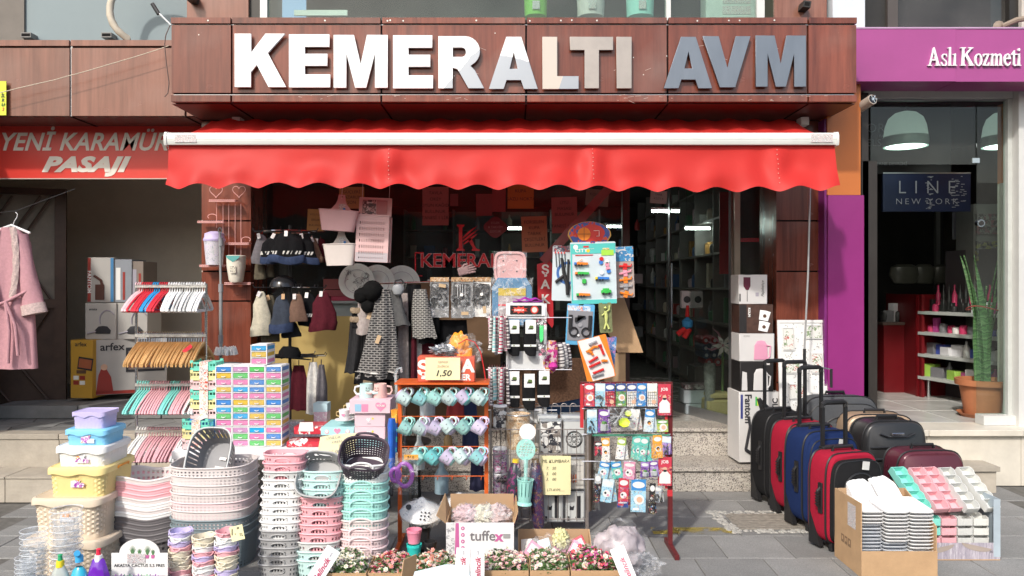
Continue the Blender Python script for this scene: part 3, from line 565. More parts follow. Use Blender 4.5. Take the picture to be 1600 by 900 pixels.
np_('upper_wall',X(1590,6.2),6,6.15,6.3,3.62,4.6,mat('off_white_wall',(.5,.47,.42),.9));np_('roof_slab',X(1345,6.2),6,6.225,6.9,3.44,3.5,PLASTER)
# ---- street behind the camera: seen only in reflections
opp=TH_('opposite_building','plain street front across the road, mirrored in the shop glass','building',(0,-22,0))
b=MB();b.box(-30,30,-.5,0,0,6.2);
put('wall',b.k(mat('opposite_render',(.30,.27,.24),.9,var=.2,vs=1)),opp)
b=MB()
for i in range(-11,12):
 for k in range(2):b.box(i*2.5-.7,i*2.5+.7,.01,.06,.6+k*2.9,2.5+k*2.9)
o=put('window',b.k(mat('opposite_window',(.03,.035,.04),.1)),opp);o['kind']='stuff'
# --- AWNING
AWR=None
def awn_mat():
 m=mat('awning_red_vinyl',(.60,.034,.029),.5,var=.09,vs=1.6,bump=.0);n=m.node_tree.nodes;b=n['Principled BSDF']
 b.inputs['Specular IOR Level'].default_value=.25;L=m.node_tree.links
 tr=n.new('ShaderNodeBsdfTranslucent');tr.inputs[0].default_value=(.70,.03,.022,1);mx=n.new('ShaderNodeMixShader');mx.inputs[0].default_value=.22
 L.new(b.outputs[0],mx.inputs[1]);L.new(tr.outputs[0],mx.inputs[2]);L.new(mx.outputs[0],n['Material Output'].inputs[0]);return m
AW=awn_mat()
AD=5.34
aw=TH_('awning','bright red vinyl awning with scalloped valance and white front bar','awning',(0,AD,Z(218.3,AD)))
AX0,AX1=X(264,AD),X(1304,AD)
def top(u,v):
 x=AX0+.02+(AX1-AX0-.04)*u;xb=x*.985
 ph=x*2*pi/.207;r_=.010*sin(ph)+.004*sin(ph*.37+1)
 return(x+(xb-x)*v,.62*v,.03+.24*v-.03*sin(pi*v)+r_*(.35+.65*v))
b=MB();b.grid(top,240,10);put('canopy',b.k(AW,a=60),aw)
def val(u,v):
 x=AX0+.005+(AX1-AX0-.01)*u
 px=CX+F*x/AD
 sc1=.5+.5*cos((px-288)*2*pi/61.5)
 drop=.325-.038*(1-sc1)**.8+.012*sin(x*1.1)
 yb=-.012-.02*v
 fold=0
 for sx in(608,925,1212):
  d=(px-sx)/34.;fold+=.022*math.exp(-d*d)*sin(min(v*3.2,3.1))*cos(d*3.5)
 fold+=.018*v*sin(x*3.1+.8)+.008*sin(x*7.3+2*v*3)*v+.010*sin((x*1.5-v*2.4)*2.6)*v
 fold+=.022*v*sin((px-288)*2*pi/61.5)*v**2*.6
 return(x+.006*v*sin(x*4),yb-fold-.045*v*v,-.035-drop*v)
b=MB();b.grid(val,360,26);vl=put('valance',b.k(AW,a=70),aw)
for sx in(608,925,1212):
 q=MB();u=(X(sx,AD)-AX0)/(AX1-AX0)
 for i in range(8):
  p=Vector(val(u,.12+i*.1));q.lathe([(.004,0),(.003,.003),(0.0004,.004)],6,0,Matrix.Translation(p+Vector((ru(-.003,.003),-.004,0)))@Matrix.Rotation(R(90),4,'X'))
 so_=put('seam',q.k(mat('seam_pale',(.72,.35,.30),.5)),vl);so_['kind']='stuff'
WBAR=mat('bar_white',(.70,.72,.68),.35,.15,var=.04)
b=MB();prof=[(-.045,-.042),(-.052,-.02),(-.052,.018),(-.040,.040),(-.01,.046),(.02,.035),(.02,-.042)]
b.loft([[(AX0-.012,y,z)for y,z in prof],[(AX1+.008,y,z)for y,z in prof]],0,None,True,True)
b.box(AX0-.008,AX1+.006,-.053,-.0525,-.006,-.003,1);bar=put('front_bar',b.k(WBAR,mat('bar_groove',(.4,.4,.38),.5)),aw)
for xa in(AX0-.012,AX1+.008-.018):
 q=MB();q.loft([[(xa,y*1.12,z*1.12)for y,z in prof],[(xa+.018,y*1.12,z*1.12)for y,z in prof]],0,None,True,True);put('end_cap',q.k(mat('cap_white',(.62,.63,.60),.5)),aw)
STK=PM_('small_print',(.72,.72,.70),[(.1,.1,.12),(.2,.2,.22),(.4,.1,.1)],300,.4)
for px in(290,1284):
 q=MB();q.box(-.075,.075,-.0006,.0,-.028,.028);put('sticker',q.k(STK),bar,(X(px,AD-.05),-.0535,.0))
q=MB();q.tube([(AX0+.1,.78,.23),(AX1-.1,.78,.23)],.032,12);put('roller',q.k(WBAR),aw)
for xa in(AX0+.42,AX1-.42):
 sgn=1 if xa<0 else-1
 q=MB();q.tube([(xa,.76,.19),(xa+sgn*.42,.40,.09),(xa+sgn*.02,.0,.0)],.018,8);put('folding_arm',q.k(WBAR),aw)
for px in(365,1262):
 q=MB();q.box(-.03,.03,-.05,.05,-.03,.03);put('wall_bracket',q.k(mat('cap_white',(.62,.63,.60),.5)),aw,(X(px,5.9),.66,.262))
cr=TH_('awning_crank','thin grey crank rod hanging from the awning in front of the right pillar','crank',(X(1260,5.75),5.75,Z(470,5.75)))
q=MB();q.tube([(X(1264,5.75)-X(1260,5.75),-.03,1.0),(X(1261,5.75)-X(1260,5.75),-.02,.2),(X(1257,5.75)-X(1260,5.75),0,Z(545,5.75)-Z(470,5.75))],.0075,8);put('rod',q.k(mat('rod_grey',(.42,.42,.42),.4,.5)),cr)
zb=Z(545,5.75)-Z(470,5.75);xb=X(1257,5.75)-X(1260,5.75)
q=MB();q.tube([(xb,0,zb),(xb,0,zb-.10)],.012,8);put('grip',q.k(BLKP),cr)
q=MB();q.tube([(xb,0,zb-.10),(xb+.01,0,zb-.115),(xb+.20,0,zb-.155)],.005,6);put('crank_arm',q.k(STEELW),cr);q=MB();q.tube([(xb+.20,0,zb-.15),(xb+.20,0,zb-.29)],.011,8);put('grip',q.k(BLKP),cr)
# --- upper oddments
hs=TH_('drain_hose','ribbed beige drain hose curled in a loop on the upper left wall','hose',(X(210,6.0),6.05,Z(60,6.0)))
pts=[Vector((.02+.225*cos(a),-.02+.02*sin(a*3),.26+.27*sin(a)))for a in[R(v)for v in range(-108,-330,-8)]]
pts=[Vector((X(176,6.0)-X(210,6.0),.2,0))]+[Vector((p.x,p.y,p.z))for p in pts][1:]
q=MB();q.tube(pts,[.026+.0025*(i%2)for i in range(len(pts))],10);put('hose_tube',q.k(mat('hose_beige',(.50,.44,.35),.7,var=.15,vs=30)),hs)
q=MB();q.tube([pts[-1],pts[-1]+Vector((.04,-.01,-.03)),pts[-1]+Vector((.02,-.01,-.07))],.02,8);put('hose_end',q.k(BLKP),hs)
rp=TH_('string','thin pale string stretched from the neighbouring fascia down to the left','string',(X(268,5.95),5.9,Z(72,5.9)))
a_,b_2=at(268,72,5.9),at(-10,148,5.9);pts=[a_.lerp(b_2,t/14)-a_+Vector((0,0,-.02*sin(pi*t/14)+ru(-.003,.003)))for t in range(15)]
q=MB();q.tube(pts,.0035,5);put('string_line',q.k(mat('string_pale',(.6,.52,.42),.8)),rp)
wr=TH_('loose_cable','thin dark cable hanging in a curve from the corner of the main fascia','cable',tuple(at(262,40,5.86)))
pts=[Vector(at(px,py,5.86))-Vector(at(262,40,5.86))for px,py in((240,10),(250,22),(266,39),(259,55),(257,70),(260,100),(264,130),(262,146),(257,151))]
q=MB();q.tube(pts,.004,5);put('cable_line',q.k(mat('cable_dark',(.12,.07,.06),.6)),wr)
q=MB();q.tube([Vector(at(238,6,5.86))-Vector(at(262,40,5.86)),Vector(at(248,22,5.86))-Vector(at(262,40,5.86))],.016,8);put('connector',q.k(BLKP),wr)
q=MB();q.tube([Vector(at(249,21,5.855))-Vector(at(262,40,5.86)),Vector(at(267,39,5.855))-Vector(at(262,40,5.86))],.006,6);put('rod',q.k(WHITE),wr)
pg=TH_('yellow_poster','lime yellow notice at the left end of the brown fascia','poster',tuple(at(4,180,5.97)))
q=MB();q.box(-.12,.028,0,.004,0,.265);put('sheet',q.k(mat('lime_paper',(.62,.66,.05),.6)),pg)
for k,(s,c)in enumerate((('İL',(.03,.05,.03)),('R',(.03,.05,.03)),('U',(.03,.15,.05)),('3',(.6,.15,.05)))):
 put('lettering',TX_(s,.034,mat('poster_ink%d'%k,c,.6),.001,.2,.0005),pg,(.003,-.002,.15-k*.035))
def pail(px,py0,wpx,label,cA,cB,d=6.45):
 t=TH_('storage_pail',label,'pail',tuple(at(px,py0,d)),group='pails in the upper window')
 r=X(CX+wpx/2,d);h=.34
 q=MB();q.lathe([(0.001,0),(r*.86,0),(r*.9,h*.42)],32);put('lower_body',q.k(cB),t)
 q=MB();q.lathe([(r*.902,h*.42),(r*.97,h*.95),(r*1.06,h*.96),(r*1.06,h),(r*.9,h)],32);put('upper_body',q.k(cA),t)
 q=MB();q.box(-.03,.03,-r*.97,-r*.93,h*.1,h*.3);put('print',q.k(STK),t)
pail(837,27,40,'green footed pail with a pale top behind the upper window glass',PW['aqua'],PL_('lime_plastic',(.22,.55,.08)))
pail(923,28,48,'pink based round pail in the middle of the upper window',PW['lightgrey'],PW['blush'])
pail(1000,28,48,'mint based round pail next to the white window bar',PW['aqua'],PW['mint'])
t=TH_('pale_box','pale grey and white printed carton behind the upper window at its right end','box',tuple(at(1140,28,6.5)))
q=MB();q.rbox(-.2,.22,0,.2,0,.36,.01);put('carton',q.k(mat('pale_carton',(.55,.60,.57),.7)),t);q=MB();q.box(-.06,.18,-.003,0,.03,.1);q.box(-.06,.18,-.003,0,.12,.33);put('label_print',q.k(STK),t)
t=TH_('paper_slip','narrow white paper strip lying along the upper window edge','paper',tuple(at(501,24,6.35)))
q=MB();q.box(-.22,.22,0,.02,0,.045);put('sheet',q.k(PAPERW),t)
# security camera under the purple sign
t=TH_('wall_camera','small round beige wall camera at the top corner of the purple column','camera',tuple(at(1352,162,6.0)))
q=MB();q.cyl((-.02,.05,-.02),(.02,-.08,.015),.04,n=20);put('housing',q.k(mat('camera_beige',(.45,.38,.32),.5)),t)
q=MB();q.cyl((.0201,-.0803,.015),(.021,-.083,.0157),.033,n=20);put('lens',q.k(BLKP),t)
q=MB()
for a in range(6):q.tube([(.021,-.085,.016),(.021+.032*cos(a*R(60)),-.085,.016+.032*sin(a*R(60)))],.003,4)
put('grille',q.k(CHROME),t);q=MB();q.cyl((-.05,.06,-.07),(-.05,.16,-.07),.045,n=16);put('base',q.k(mat('camera_beige',(.45,.38,.32),.5)),t)
t=TH_('bent_pipe','bent brown pipe coming out of the upper right wall','pipe',tuple(at(1565,40,6.05)))
q=MB();q.tube([(0,.12,.0),(.02,.0,.0),(.10,-.03,.035),(.3,-.05,.06)],.022,8);q.lathe([(.05,0),(.03,.02),(.001,.025)],12,0,Matrix.Rotation(R(90),4,'X')@Matrix.Translation((0,0,-.03)));put('pipe_body',q.k(mat('pipe_brown',(.22,.17,.13),.6)),t)
# --- MERCHANDISE: helpers
_er={}
def ellring(cx,cy,rx,ry,z,n,p=2.6):
 """superellipse outline resampled to even spacing"""
 key=(round(rx/ry,3),n,p)
 if key not in _er:
  q=[];m=720
  for i in range(m):
   t=2*pi*i/m;c,s=cos(t),sin(t)
   q.append((rx/ry*abs(c)**(2/p)*(1 if c>0 else-1),abs(s)**(2/p)*(1 if s>0 else-1)))
  L=[0]
  for i in range(m):L.append(L[-1]+math.dist(q[i],q[(i+1)%m]))
  o=[];j=0
  for i in range(n):
   d=L[-1]*i/n
   while L[j+1]<d:j+=1
   f=(d-L[j])/max(L[j+1]-L[j],1e-9);a,b=q[j],q[(j+1)%m];o.append((a[0]+(b[0]-a[0])*f,a[1]+(b[1]-a[1])*f))
  _er[key]=o
 return[(cx+x*ry,cy+y*ry,z)for x,y in _er[key]]
def basket_mesh(rx,ry,h,taper=.86,n=96,rows=4,p=3.0,rim=.008,holes=True,handle=False,nm='basket',wavy=0.,th=.004,bottom_holes=False):
 """perforated basket: wall of cells, every second one left open, a thick rim and a floor"""
 b=MB();lv=[(0,taper)]
 k=rows*2+1
 for j in range(1,k+1):lv.append((h*(.08+.86*j/k),None))
 lv.append((h,None));rings=[]
 for z,_ in lv:
  s=taper+(1-taper)*(z/h)
  rings.append(ellring(0,0,rx*s,ry*s,z,n,p))
 def skip(i,j):
  ang=2*pi*(i+.5)/n
  if handle:
   x,y=rings[0][i][0]/rx,rings[0][i][1]
   if y*y>.3*ry*ry:
    if abs(x)<.34 and k-3<=j<=k-2:return True
    if abs(x)<.50 and j>=k-4:return False
  return holes and i%2==0 and j%2==1 and 1<=j<k
 b.loft(rings,0,None,False,False,True,skip)
 inner=[[(x*(1-th/rx),y*(1-th/ry),z)for x,y,z in r]for r in rings]
 b.loft(inner,0,None,True,False,True,skip)
 b.loft([[(x,y,z+.0008)for x,y,z in rings[0]]],0,None,True,False)
 pr=[]
 for i,q in enumerate(rings[-1]):
  t=2*pi*i/n;pr.append((q[0]*1.015,q[1]*1.015,q[2]+wavy*cos(2*t)))
 b.tube(pr,rim,6,0,True)
 if handle:
  z0_,z1_=h*(.08+.86*(k-3)/k),h*(.08+.86*(k-1)/k)
  for s_ in(-1,1):
   b.tube([(rx*.36*cos(R(a)),s_*ry*1.01*(.965+.03*sin(R(a))),(z0_+z1_)/2+(z1_-z0_)*.62*sin(R(a)))for a in range(0,360,20)],.0035,5,0,True)
 return b.mesh(nm,[PW['white']],50)
def stackrun(name,me,items,pos,pitch,labels,cat,group,rz=0,lean=(0,0),tilt0=0,z0=0,jitter=1.2,extra=None):
 """items listed from the top down"""
 n=len(items)
 for i,col in enumerate(items):
  k=n-1-i
  t=put(name,me,None,(pos[0]+lean[0]*k+ru(-.0015,.0015),pos[1]+lean[1]*k,z0+pitch*k),(R(ru(-.4,.4)),R(ru(-.4,.4)),rz+R(ru(-jitter,jitter))),mats=[PW[col]])
  tag(t,labels(i,col),cat,group)
  if extra:extra(t,i,col)
COLN={'white':'white','cream':'cream','pink':'pink','palepink':'pale pink','blush':'blush white','mint':'mint','aqua':'pale aqua','grey':'grey','lightgrey':'light grey','darkgrey':'dark grey','plum':'dark plum','lilac':'lilac','slate':'slate grey','blue':'blue','yellow':'yellow','beige':'beige','teal':'teal','deepteal':'blue teal','rose':'rose pink','black':'black','midgrey':'mid grey'}
TZ=.54;TD=4.90
tb=TH_('display_table','low trestle table under a white cloth carrying drawers and gift boxes','table',(X(440,5.2),5.25,0))
tx0,tx1=X(272,TD),X(608,TD)
b=MB();b.rbox(tx0,tx1,TD,5.62,TZ-.03,TZ-.004,.01,T=Matrix.Translation((-tb.location.x,-5.25,0)));put('table_top',b.k(mat('table_white',(.7,.7,.69),.5)),tb)
for sx in(tx0+.1,tx1-.1):
 for sy in(5.0,5.5):
  q=MB();q.cyl((sx-tb.location.x,sy-5.25,0),(sx-tb.location.x,sy-5.25,TZ-.03),.014,n=8);put('leg',q.k(mat('leg_dark',(.05,.05,.055),.5)),tb)
cl=TH_('tablecloth','white cloth spread over the trestle table with a short overhang','tablecloth',(X(440,5.2),5.25,TZ))
def cloth(u,v):
 x=tx0-.012+(tx1-tx0+.024)*u
 if v<.45:return(x,TD-.012-.004*sin(x*30)*(1-v/.45),-.055*(1-v/.45)-.001-.004*sin(x*13+1)*(1-v/.45))
 return(x,TD-.012+(5.63-TD)*(v-.45)/.55,0+.0006*sin(x*40))
b=MB();b.grid(cloth,90,12,T=Matrix.Translation((-cl.location.x,-5.25,.001)));o=put('cloth',b.k(mat('cloth_white',(.80,.80,.80),.9,var=.03,bump=.1)),cl)
DRC=[PL_('drawer_blue',(.06,.22,.55),.3),PL_('drawer_pink',(.66,.20,.40),.3),PL_('drawer_green',(.10,.48,.12),.3),PL_('drawer_yellow',(.62,.42,.06),.3),PL_('drawer_sky',(.02,.34,.66),.3),PL_('drawer_mauve',(.50,.24,.45),.3)]
dw,dh,dd=.107,.1285,.17
b=MB();e=.005
b.box(0,e,0,dd,0,dh);b.box(dw-e,dw,0,dd,0,dh);b.box(e,dw-e,dd-e,dd,0,dh);b.box(e+.0001,dw-e-.0001,0.0005,dd-e,0,e)
for k in(1,2):b.box(e,dw-e,.0005,dd-e,dh*k/3-.001,dh*k/3+.0035)
b.box(0,dw,-.002,dd,dh-.004,dh);b.box(.008,dw-.008,.012,dd-.012,dh+.0001,dh+.003)
chest_me=b.k(WHITE);b=MB();b.box(0,.002,.012,dd-.012,.010,.034)
sidew=b.mesh('side_window',[DRC[0]])
b=MB();b.rbox(.0065,dw-.0065,0,.15,.007,.0375,.003,n=1);dr_me=b.mesh('drawer',[DRC[0]])
b=MB();pts=[(dw/2+.014*cos(R(a)),-.004,.024+.009*sin(R(a)))for a in range(200,341,20)];b.tube(pts,.0026,5);hd_me=b.k(WHITE)
BAG=film_mat('drawer_bag',(.95,.96,.97),.10,60)
b=MB();b.box(.004,dw-.004,-.0095,-.0088,.004,.039);bag_me=b.k(BAG)
def chest(x,y,z,cols,label,grp='stacked mini drawer chests'):
 t=TH_('drawer_chest',label,'drawer chest',(x,y,z),0,grp)
 put('case',chest_me,t)
 for k,c in enumerate(cols):
  d=put('drawer',dr_me,t,(0,.001,(2-k)*dh/3),mats=[DRC[c]]);put('handle',hd_me,d)
  put('side_window',sidew,t,(dw-.0015,0,(2-k)*dh/3),mats=[DRC[c]])
  if rnd.random()<.7:put('clear_bag',bag_me,d)
pos4=['far left column','second column','third column','right column'];lev=['top','second from top','third from top','bottom']
patt=[[(0,3,1),(3,1,0),(4,2,1),(1,3,2)],[(5,2,1),(4,1,3),(2,4,1),(5,2,1)],[(2,1,0),(0,1,3),(0,3,1),(4,1,2)],[(0,1,2),(3,1,0),(5,2,3),(1,0,3)]]
cnm=['blue','pink','green','yellow','sky blue','mauve']
for c in range(4):
 for r_ in range(4):
  pt=patt[c][r_]
  chest(X(336.5+c*25.9,5.0),5.0+(.004 if c%2 else 0),TZ+.006+(3-r_)*(dh+.0035),pt,'mini chest, %s, %s, %s drawers, %s, %s'%(cnm[pt[0]],cnm[pt[1]],cnm[pt[2]],lev[r_],pos4[c]))
chest(X(391.5,5.02),5.02,TZ+.010+4*(dh+.0035),(4,3,1),'lone white mini chest of drawers sitting above the drawer stacks',None)
def crate_mesh():
 b=MB();w_,d_,h_=.168,.13,.060
 for s,T in((w_,Matrix.Identity(4)),(w_,Matrix.Translation((0,d_,0))),):
  for z0_,z1_ in((0,.010),(.022,.029),(.046,.056)):b.box(0,s,0,.004,z0_,z1_,T=T)
  for k in range(9):b.box(k*s/8-.003 if k else 0,k*s/8+.003,.0005,.0035,.0,.056,T=T)
  b.box(.0,s,.001,.003,.010,.0221,T=T)
 for x in(0,w_-.004):
  b.box(x,x+.004,.004,d_,0,.012);b.box(x,x+.004,.004,d_,.040,.056)
  for k in range(6):b.box(x+.0005,x+.0035,k*d_/5,k*d_/5+.006,.0,.05)
 b.box(.002,w_-.002,.003,d_,0,.004)
 for x in(0,w_-.02):
  for y in(-.0015,d_-.003):b.box(x,x+.02,y,y+.008,.05,.068)
 return b.mesh('crate',[PW['mint']])
crm=crate_mesh();CRY=PL_('crate_yellow',(.72,.66,.32));CRP=PL_('crate_pink',(.74,.52,.52));CRM=PL_('crate_mint',(.16,.62,.48))
LBL=PM_('crate_label',(.75,.70,.66),[(.60,.10,.06),(.70,.45,.25),(.72,.66,.60),(.3,.28,.3)],45,.35)
for s,(px,n_,z0_,yd)in enumerate(((297,6,TZ+.185,5.02),(284.5,3,TZ+.006,4.93))):
 for k in range(n_):
  m_,cn=((CRP,'pale pink'),(CRY,'pale yellow'),(CRM,'mint green'))[k%3]
  t=put('crate',crm,None,(X(px,yd),yd,z0_+k*.0625),mats=[m_]);nth=('lower','upper')[k//3]if n_==6 else ''
  tag(t,'%s slatted crate, %s'%(cn,('%s half of the tall crate stack'%nth)if n_==6 else 'in the short stack at the table edge'),'crate','stacked little crates')
 for q_ in range(n_//3):
  b=MB();b.box(.062,.118,-.0045,-.0035,0,.18);b.box(.062,.118,-.0035,.11,.18,.1812)
  t=put('paper_band',b.k(LBL),None,(X(px,yd),yd,z0_+q_*.1875+.004));tag(t,'printed paper band round the %s set of three little crates'%(('lower','upper')[q_]if n_==6 else 'short'),'paper band','paper bands on crates')
b=MB();b.rbox(0,.20,0,.30,0,.185-.007,.01);t=put('blue_tub',b.mesh('bt',[DRC[0]]),None,(X(297,5.02)-.01,5.02,TZ+.003));tag(t,'blue plastic tub under the tall stack of little crates','tub')
HD=5.22
hr=TH_('hanger_rack','chrome display rack with four rails full of clothes hangers','rack',(X(267,HD),HD,0))
b=MB()
for px in(213,322):
 q=MB();q.cyl((X(px,HD)-hr.location.x,0,0),(X(px,HD)-hr.location.x,0,Z(443,HD)),.0095,n=10);put('post',q.k(CHROME),hr)
 q=MB();q.tube([(X(px,HD)-hr.location.x,-.25,.012),(X(px,HD)-hr.location.x,.25,.012)],.012,8);put('foot',q.k(CHROME),hr)
tiers=[447,524,601,673]
for y in tiers:
 q=MB();q.box(X(212,HD)-hr.location.x,X(323,HD)-hr.location.x,-.011,.011,Z(y,HD)-.010,Z(y,HD)+.010);put('rail',q.k(mat('rail_steel',(.62,.60,.56),.35,.7,var=.3,vs=60)),hr)
def hanger_mesh(kind):
 b=MB();hk=[]
 for a in range(-30,200,23):hk.append((0,.017*cos(R(a))-.002,.004+.017*sin(R(a))))
 if kind=='wood':
  b.tube(hk[::-1]+[(0,.006,-.03),(0,0,-.060)],.0019,5,1)
  for s in(-1,1):
   pts=[(0,s*.21*t,-.062-.012*t-.115*t**1.5)for t in(0,.15,.35,.55,.75,.9,1)]
   rings=[]
   for i,p in enumerate(pts):
    hh_=(.017,.017,.016,.015,.015,.016,.012)[i];tt=(.006,.006,.0065,.007,.0085,.009,.005)[i]
    rings.append([(p[0]+tt*cos(a)*1.0,p[1]+s*hh_*.35*sin(a)*.4,p[2]+hh_*sin(a))for a in[2*pi*k/8 for k in range(8)]])
   b.loft(rings,0,None,True,True)
  b.cyl((0,-.17,-.158),(0,.17,-.158),.004,n=6,mi=0)
 else:
  b.tube(hk[::-1]+[(0,.008,-.02),(0,0,-.045)],.0038,5,1)
  pts=[(0,0,-.045),(0,-.07,-.07),(0,-.15,-.115),(0,-.205,-.155),(0,-.21,-.165),(0,-.195,-.172),(0,0,-.17),(0,.195,-.172),(0,.21,-.165),(0,.205,-.155),(0,.15,-.115),(0,.07,-.07)]
  b.tube(pts,.0052 if kind=='thin' else.0075,6,0,True)
  b.box(-.004,.004,-.035,.035,-.075,-.06)
 return b
WOODH=wood_mat('hanger_wood',(.52,.28,.09),(.74,.45,.18),(6,3,3),.3,.12)
hmW=hanger_mesh('wood').k(WOODH,CHROME);hmP=hanger_mesh('fat').k(WHITE,WHITE)
RPK=PL_('hanger_red',(.58,.03,.05));RBL=PL_('hanger_blue',(.03,.30,.62));RPI=PL_('hanger_rose',(.74,.34,.42));RWH=PW['white'];RGR=PW['lightgrey'];MNT=PL_('hanger_mint',(.22,.62,.56));PNK=PL_('hanger_pink',(.72,.40,.44));RLP=PL_('hanger_pale_rose',(.72,.50,.52))
def run(y,x0,x1,cols,me,lab,grp,drop=0,rz=0):
 n=len(cols)
 for i,(m_,cn)in enumerate(cols):
  px=x0+(x1-x0)*i/(n-1)
  t=put('clothes_hanger',me,None,(X(px,HD),HD,Z(y,HD)+.004),(0,R(ru(-2,2)),rz+R(ru(-2.5,2.5))),mats=None if m_ is None else[m_,m_])
  tag(t,lab%(ordn(i),cn),'hanger',grp)
run(447,214,262,[(RLP,'pale rose')]*3+[(RPK,'red')]*5+[(RBL,'blue')]*3+[(RPK,'red')]*4,hmP,'%s from the left of the top rail, %s plastic hanger','coloured hangers on the top rail')
run(447,265,320,[(RWH,'white')]*5+[(RGR,'grey')]*2+[(RWH,'white')]*2+[(RGR,'grey')]*2+[(RWH,'white')]*4,hmP,'%s in the white and grey bunch on the top rail, %s plastic hanger','pale hangers on the top rail',rz=R(8))
run(524,217,318,[(None,'honey brown')]*27,hmW,'%s wooden hanger from the left on the second rail, %s','wooden hangers')
run(601,217,316,[(MNT,'mint')]*5+[(PNK,'pink')]*8+[(MNT,'mint')]*4+[(PNK,'pink')]*6+[(RWH,'white')]*3,hmP,'%s hanger from the left on the third rail, %s plastic','hangers on the third rail')
run(673,216,300,[(RWH,'white')]*4+[(PNK,'pink')]*13+[(RWH,'white')]*4,hmP,'%s hanger from the left on the lowest rail, %s plastic','hangers on the lowest rail')
t=TH_('red_tag','red plastic size tag clipped on the wooden hangers','tag',tuple(at(293,545,5.1)));q=MB();q.box(-.035,.035,-.003,0,-.012,.012);put('tag_plate',q.k(RPK),t,(0,0,0),(0,R(-38),0))
mp_=TH_('mop','grey telescopic mop handle standing in front of the left pillar','mop',(X(345,5.62),5.62,1.05))
q=MB();q.tube([(0,0,-.1),(0.0,0,Z(450,5.62)-1.05)],.013,10);q.tube([(0,0,Z(450,5.62)-1.05),(-.006,0,Z(362,5.62)-1.05)],.009,10);put('pole',q.k(mat('mop_grey',(.33,.34,.34),.35,.4)),mp_)
for y in(378,450,530):q=MB();q.cyl((0,0,-.03),(0,0,.03),.017,n=12);put('sleeve',q.mesh('sl',[PW['midgrey']]),mp_,(0,0,Z(y,5.62)-1.05))
q=MB();q.tube([(-.006+.012*cos(a),0,Z(360,5.62)-1.05+.02*sin(a))for a in[R(v)for v in range(0,360,30)]],.004,5,0,True);put('hanging_loop',q.mesh('lp',[PW['midgrey']]),mp_)
q=MB()
for i in range(70):
 a=ru(0,6.28);r_=ru(.02,.085);q.tube([(r_*.3*cos(a),r_*.3*sin(a),.03),(r_*cos(a),r_*sin(a),.05+ru(-.01,.015)),(r_*1.15*cos(a),r_*1.15*sin(a),.01)],.008,5)
mh=put('mop_head',q.k(mat('mop_yarn',(.85,.83,.78),.95,var=.2,vs=50)),mp_,(.045,0,.03));mh['kind']='stuff'
bk=TH_('mop_bucket','blue oval bucket with grey wringer rim holding the mop','bucket',(X(352,5.62),5.60,.80))
q=MB();q.lathe([(.001,0),(.085,0),(.10,.20)],32,sx=1.15);put('body',q.k(PL_('bucket_blue',(.06,.16,.32))),bk)
q=MB();q.lathe([(.10,.20),(.112,.205),(.114,.225),(.100,.228),(.09,.21),(.05,.19)],32,sx=1.15);put('rim',q.mesh('br',[PW['grey']]),bk)
cr_=TH_('bucket_stack','upturned grey tub under the blue mop bucket beside the pillar','tub',(X(352,5.62),5.60,0));q=MB();q.lathe([(.15,0),(.145,.03),(.12,.795),(.001,.80)],32);put('body',q.mesh('bs',[PW['midgrey']]),cr_)
ws=TH_('wire_wall_shelf','pink wire wall shelf with heart tops and five little ledges on the pillar','shelf',(X(350,6.05),6.10,Z(380,6.05)))
PKM=mat('pink_wire',(.74,.42,.40),.5);lx=lambda p:X(p,6.05)-ws.location.x;lz=lambda p:Z(p,6.05)-ws.location.z
for a,b_3,y in((328,369,313),(310,351,346),(350,390,380),(313,353,414.5),(352,393,442)):
 q=MB();q.box(lx(a),lx(b_3),-.07,0,lz(y)-.004,lz(y)+.004)
 n_s=12
 for k in range(n_s):x=lx(a)+(lx(b_3)-lx(a))*(k+.5)/n_s;q.tube([(x-.006,-.072,lz(y)-.011),(x,-.072,lz(y)+.006),(x+.006,-.072,lz(y)-.011)],.0014,4)
 q.box(lx(a),lx(b_3),-.0735,-.0705,lz(y)-.014,lz(y)-.010);put('ledge',q.k(PKM),ws)
for px,y0_,y1_ in((337,314,356),(347,318,414),(356,318,430),(366,318,440),(375,318,440)):
 q=MB();q.tube([(lx(px),-.03,lz(y0_)),(lx(px),-.03,lz(y1_))],.0022,5);put('wire',q.k(PKM),ws)
for cx_ in(336,372):
 hp=[]
 for k in range(25):
  t_=2*pi*k/24;hp.append((lx(cx_)+.0032*16*sin(t_)**3,-.03,lz(298)+.0032*(13*cos(t_)-5*cos(2*t_)-2*cos(3*t_)-cos(4*t_))))
 q=MB();q.tube(hp[:-1],.0026,5,0,True);put('heart',q.k(PKM),ws)
for cx_,cy_,s in((330,338,1),(383,374,-1)):
 q=MB();q.tube([(lx(cx_)-s*.035*cos(a)*1,-.03,lz(cy_)+.02*sin(a))for a in[R(v)for v in range(-40,181,20)]]+[(lx(cx_)+s*.035,-.03,lz(cy_)-.04)],.0026,5);put('scroll',q.k(PKM),ws)
PRV=PM_('tumbler_print',(.62,.60,.66),[(.35,.38,.45),(.45,.5,.5),(.6,.55,.7)],40,.25)
t=TH_('small_bin','white flower printed tumbler bin with a lilac lid on the pink ledge','bin',tuple(at(335,414,6.0)))
q=MB();q.lathe([(.001,0),(.062,0),(.078,.19)],32);put('body',q.k(PRV),t);q=MB();q.lathe([(.082,.185),(.084,.20),(.075,.215),(.072,.245),(.03,.262),(.001,.262)],32);put('lid',q.mesh('tl',[PW['lilac']]),t)
t=TH_('toothbrush_cup','cream curved tumbler with a teal leaf opening on the lowest pink ledge','cup',tuple(at(369,441,6.0)))
q=MB();q.lathe([(.001,0),(.045,0),(.055,.02),(.070,.12),(.073,.205),(.066,.21),(.06,.12),(.05,.02)],32);put('body',q.k(CREAM),t)
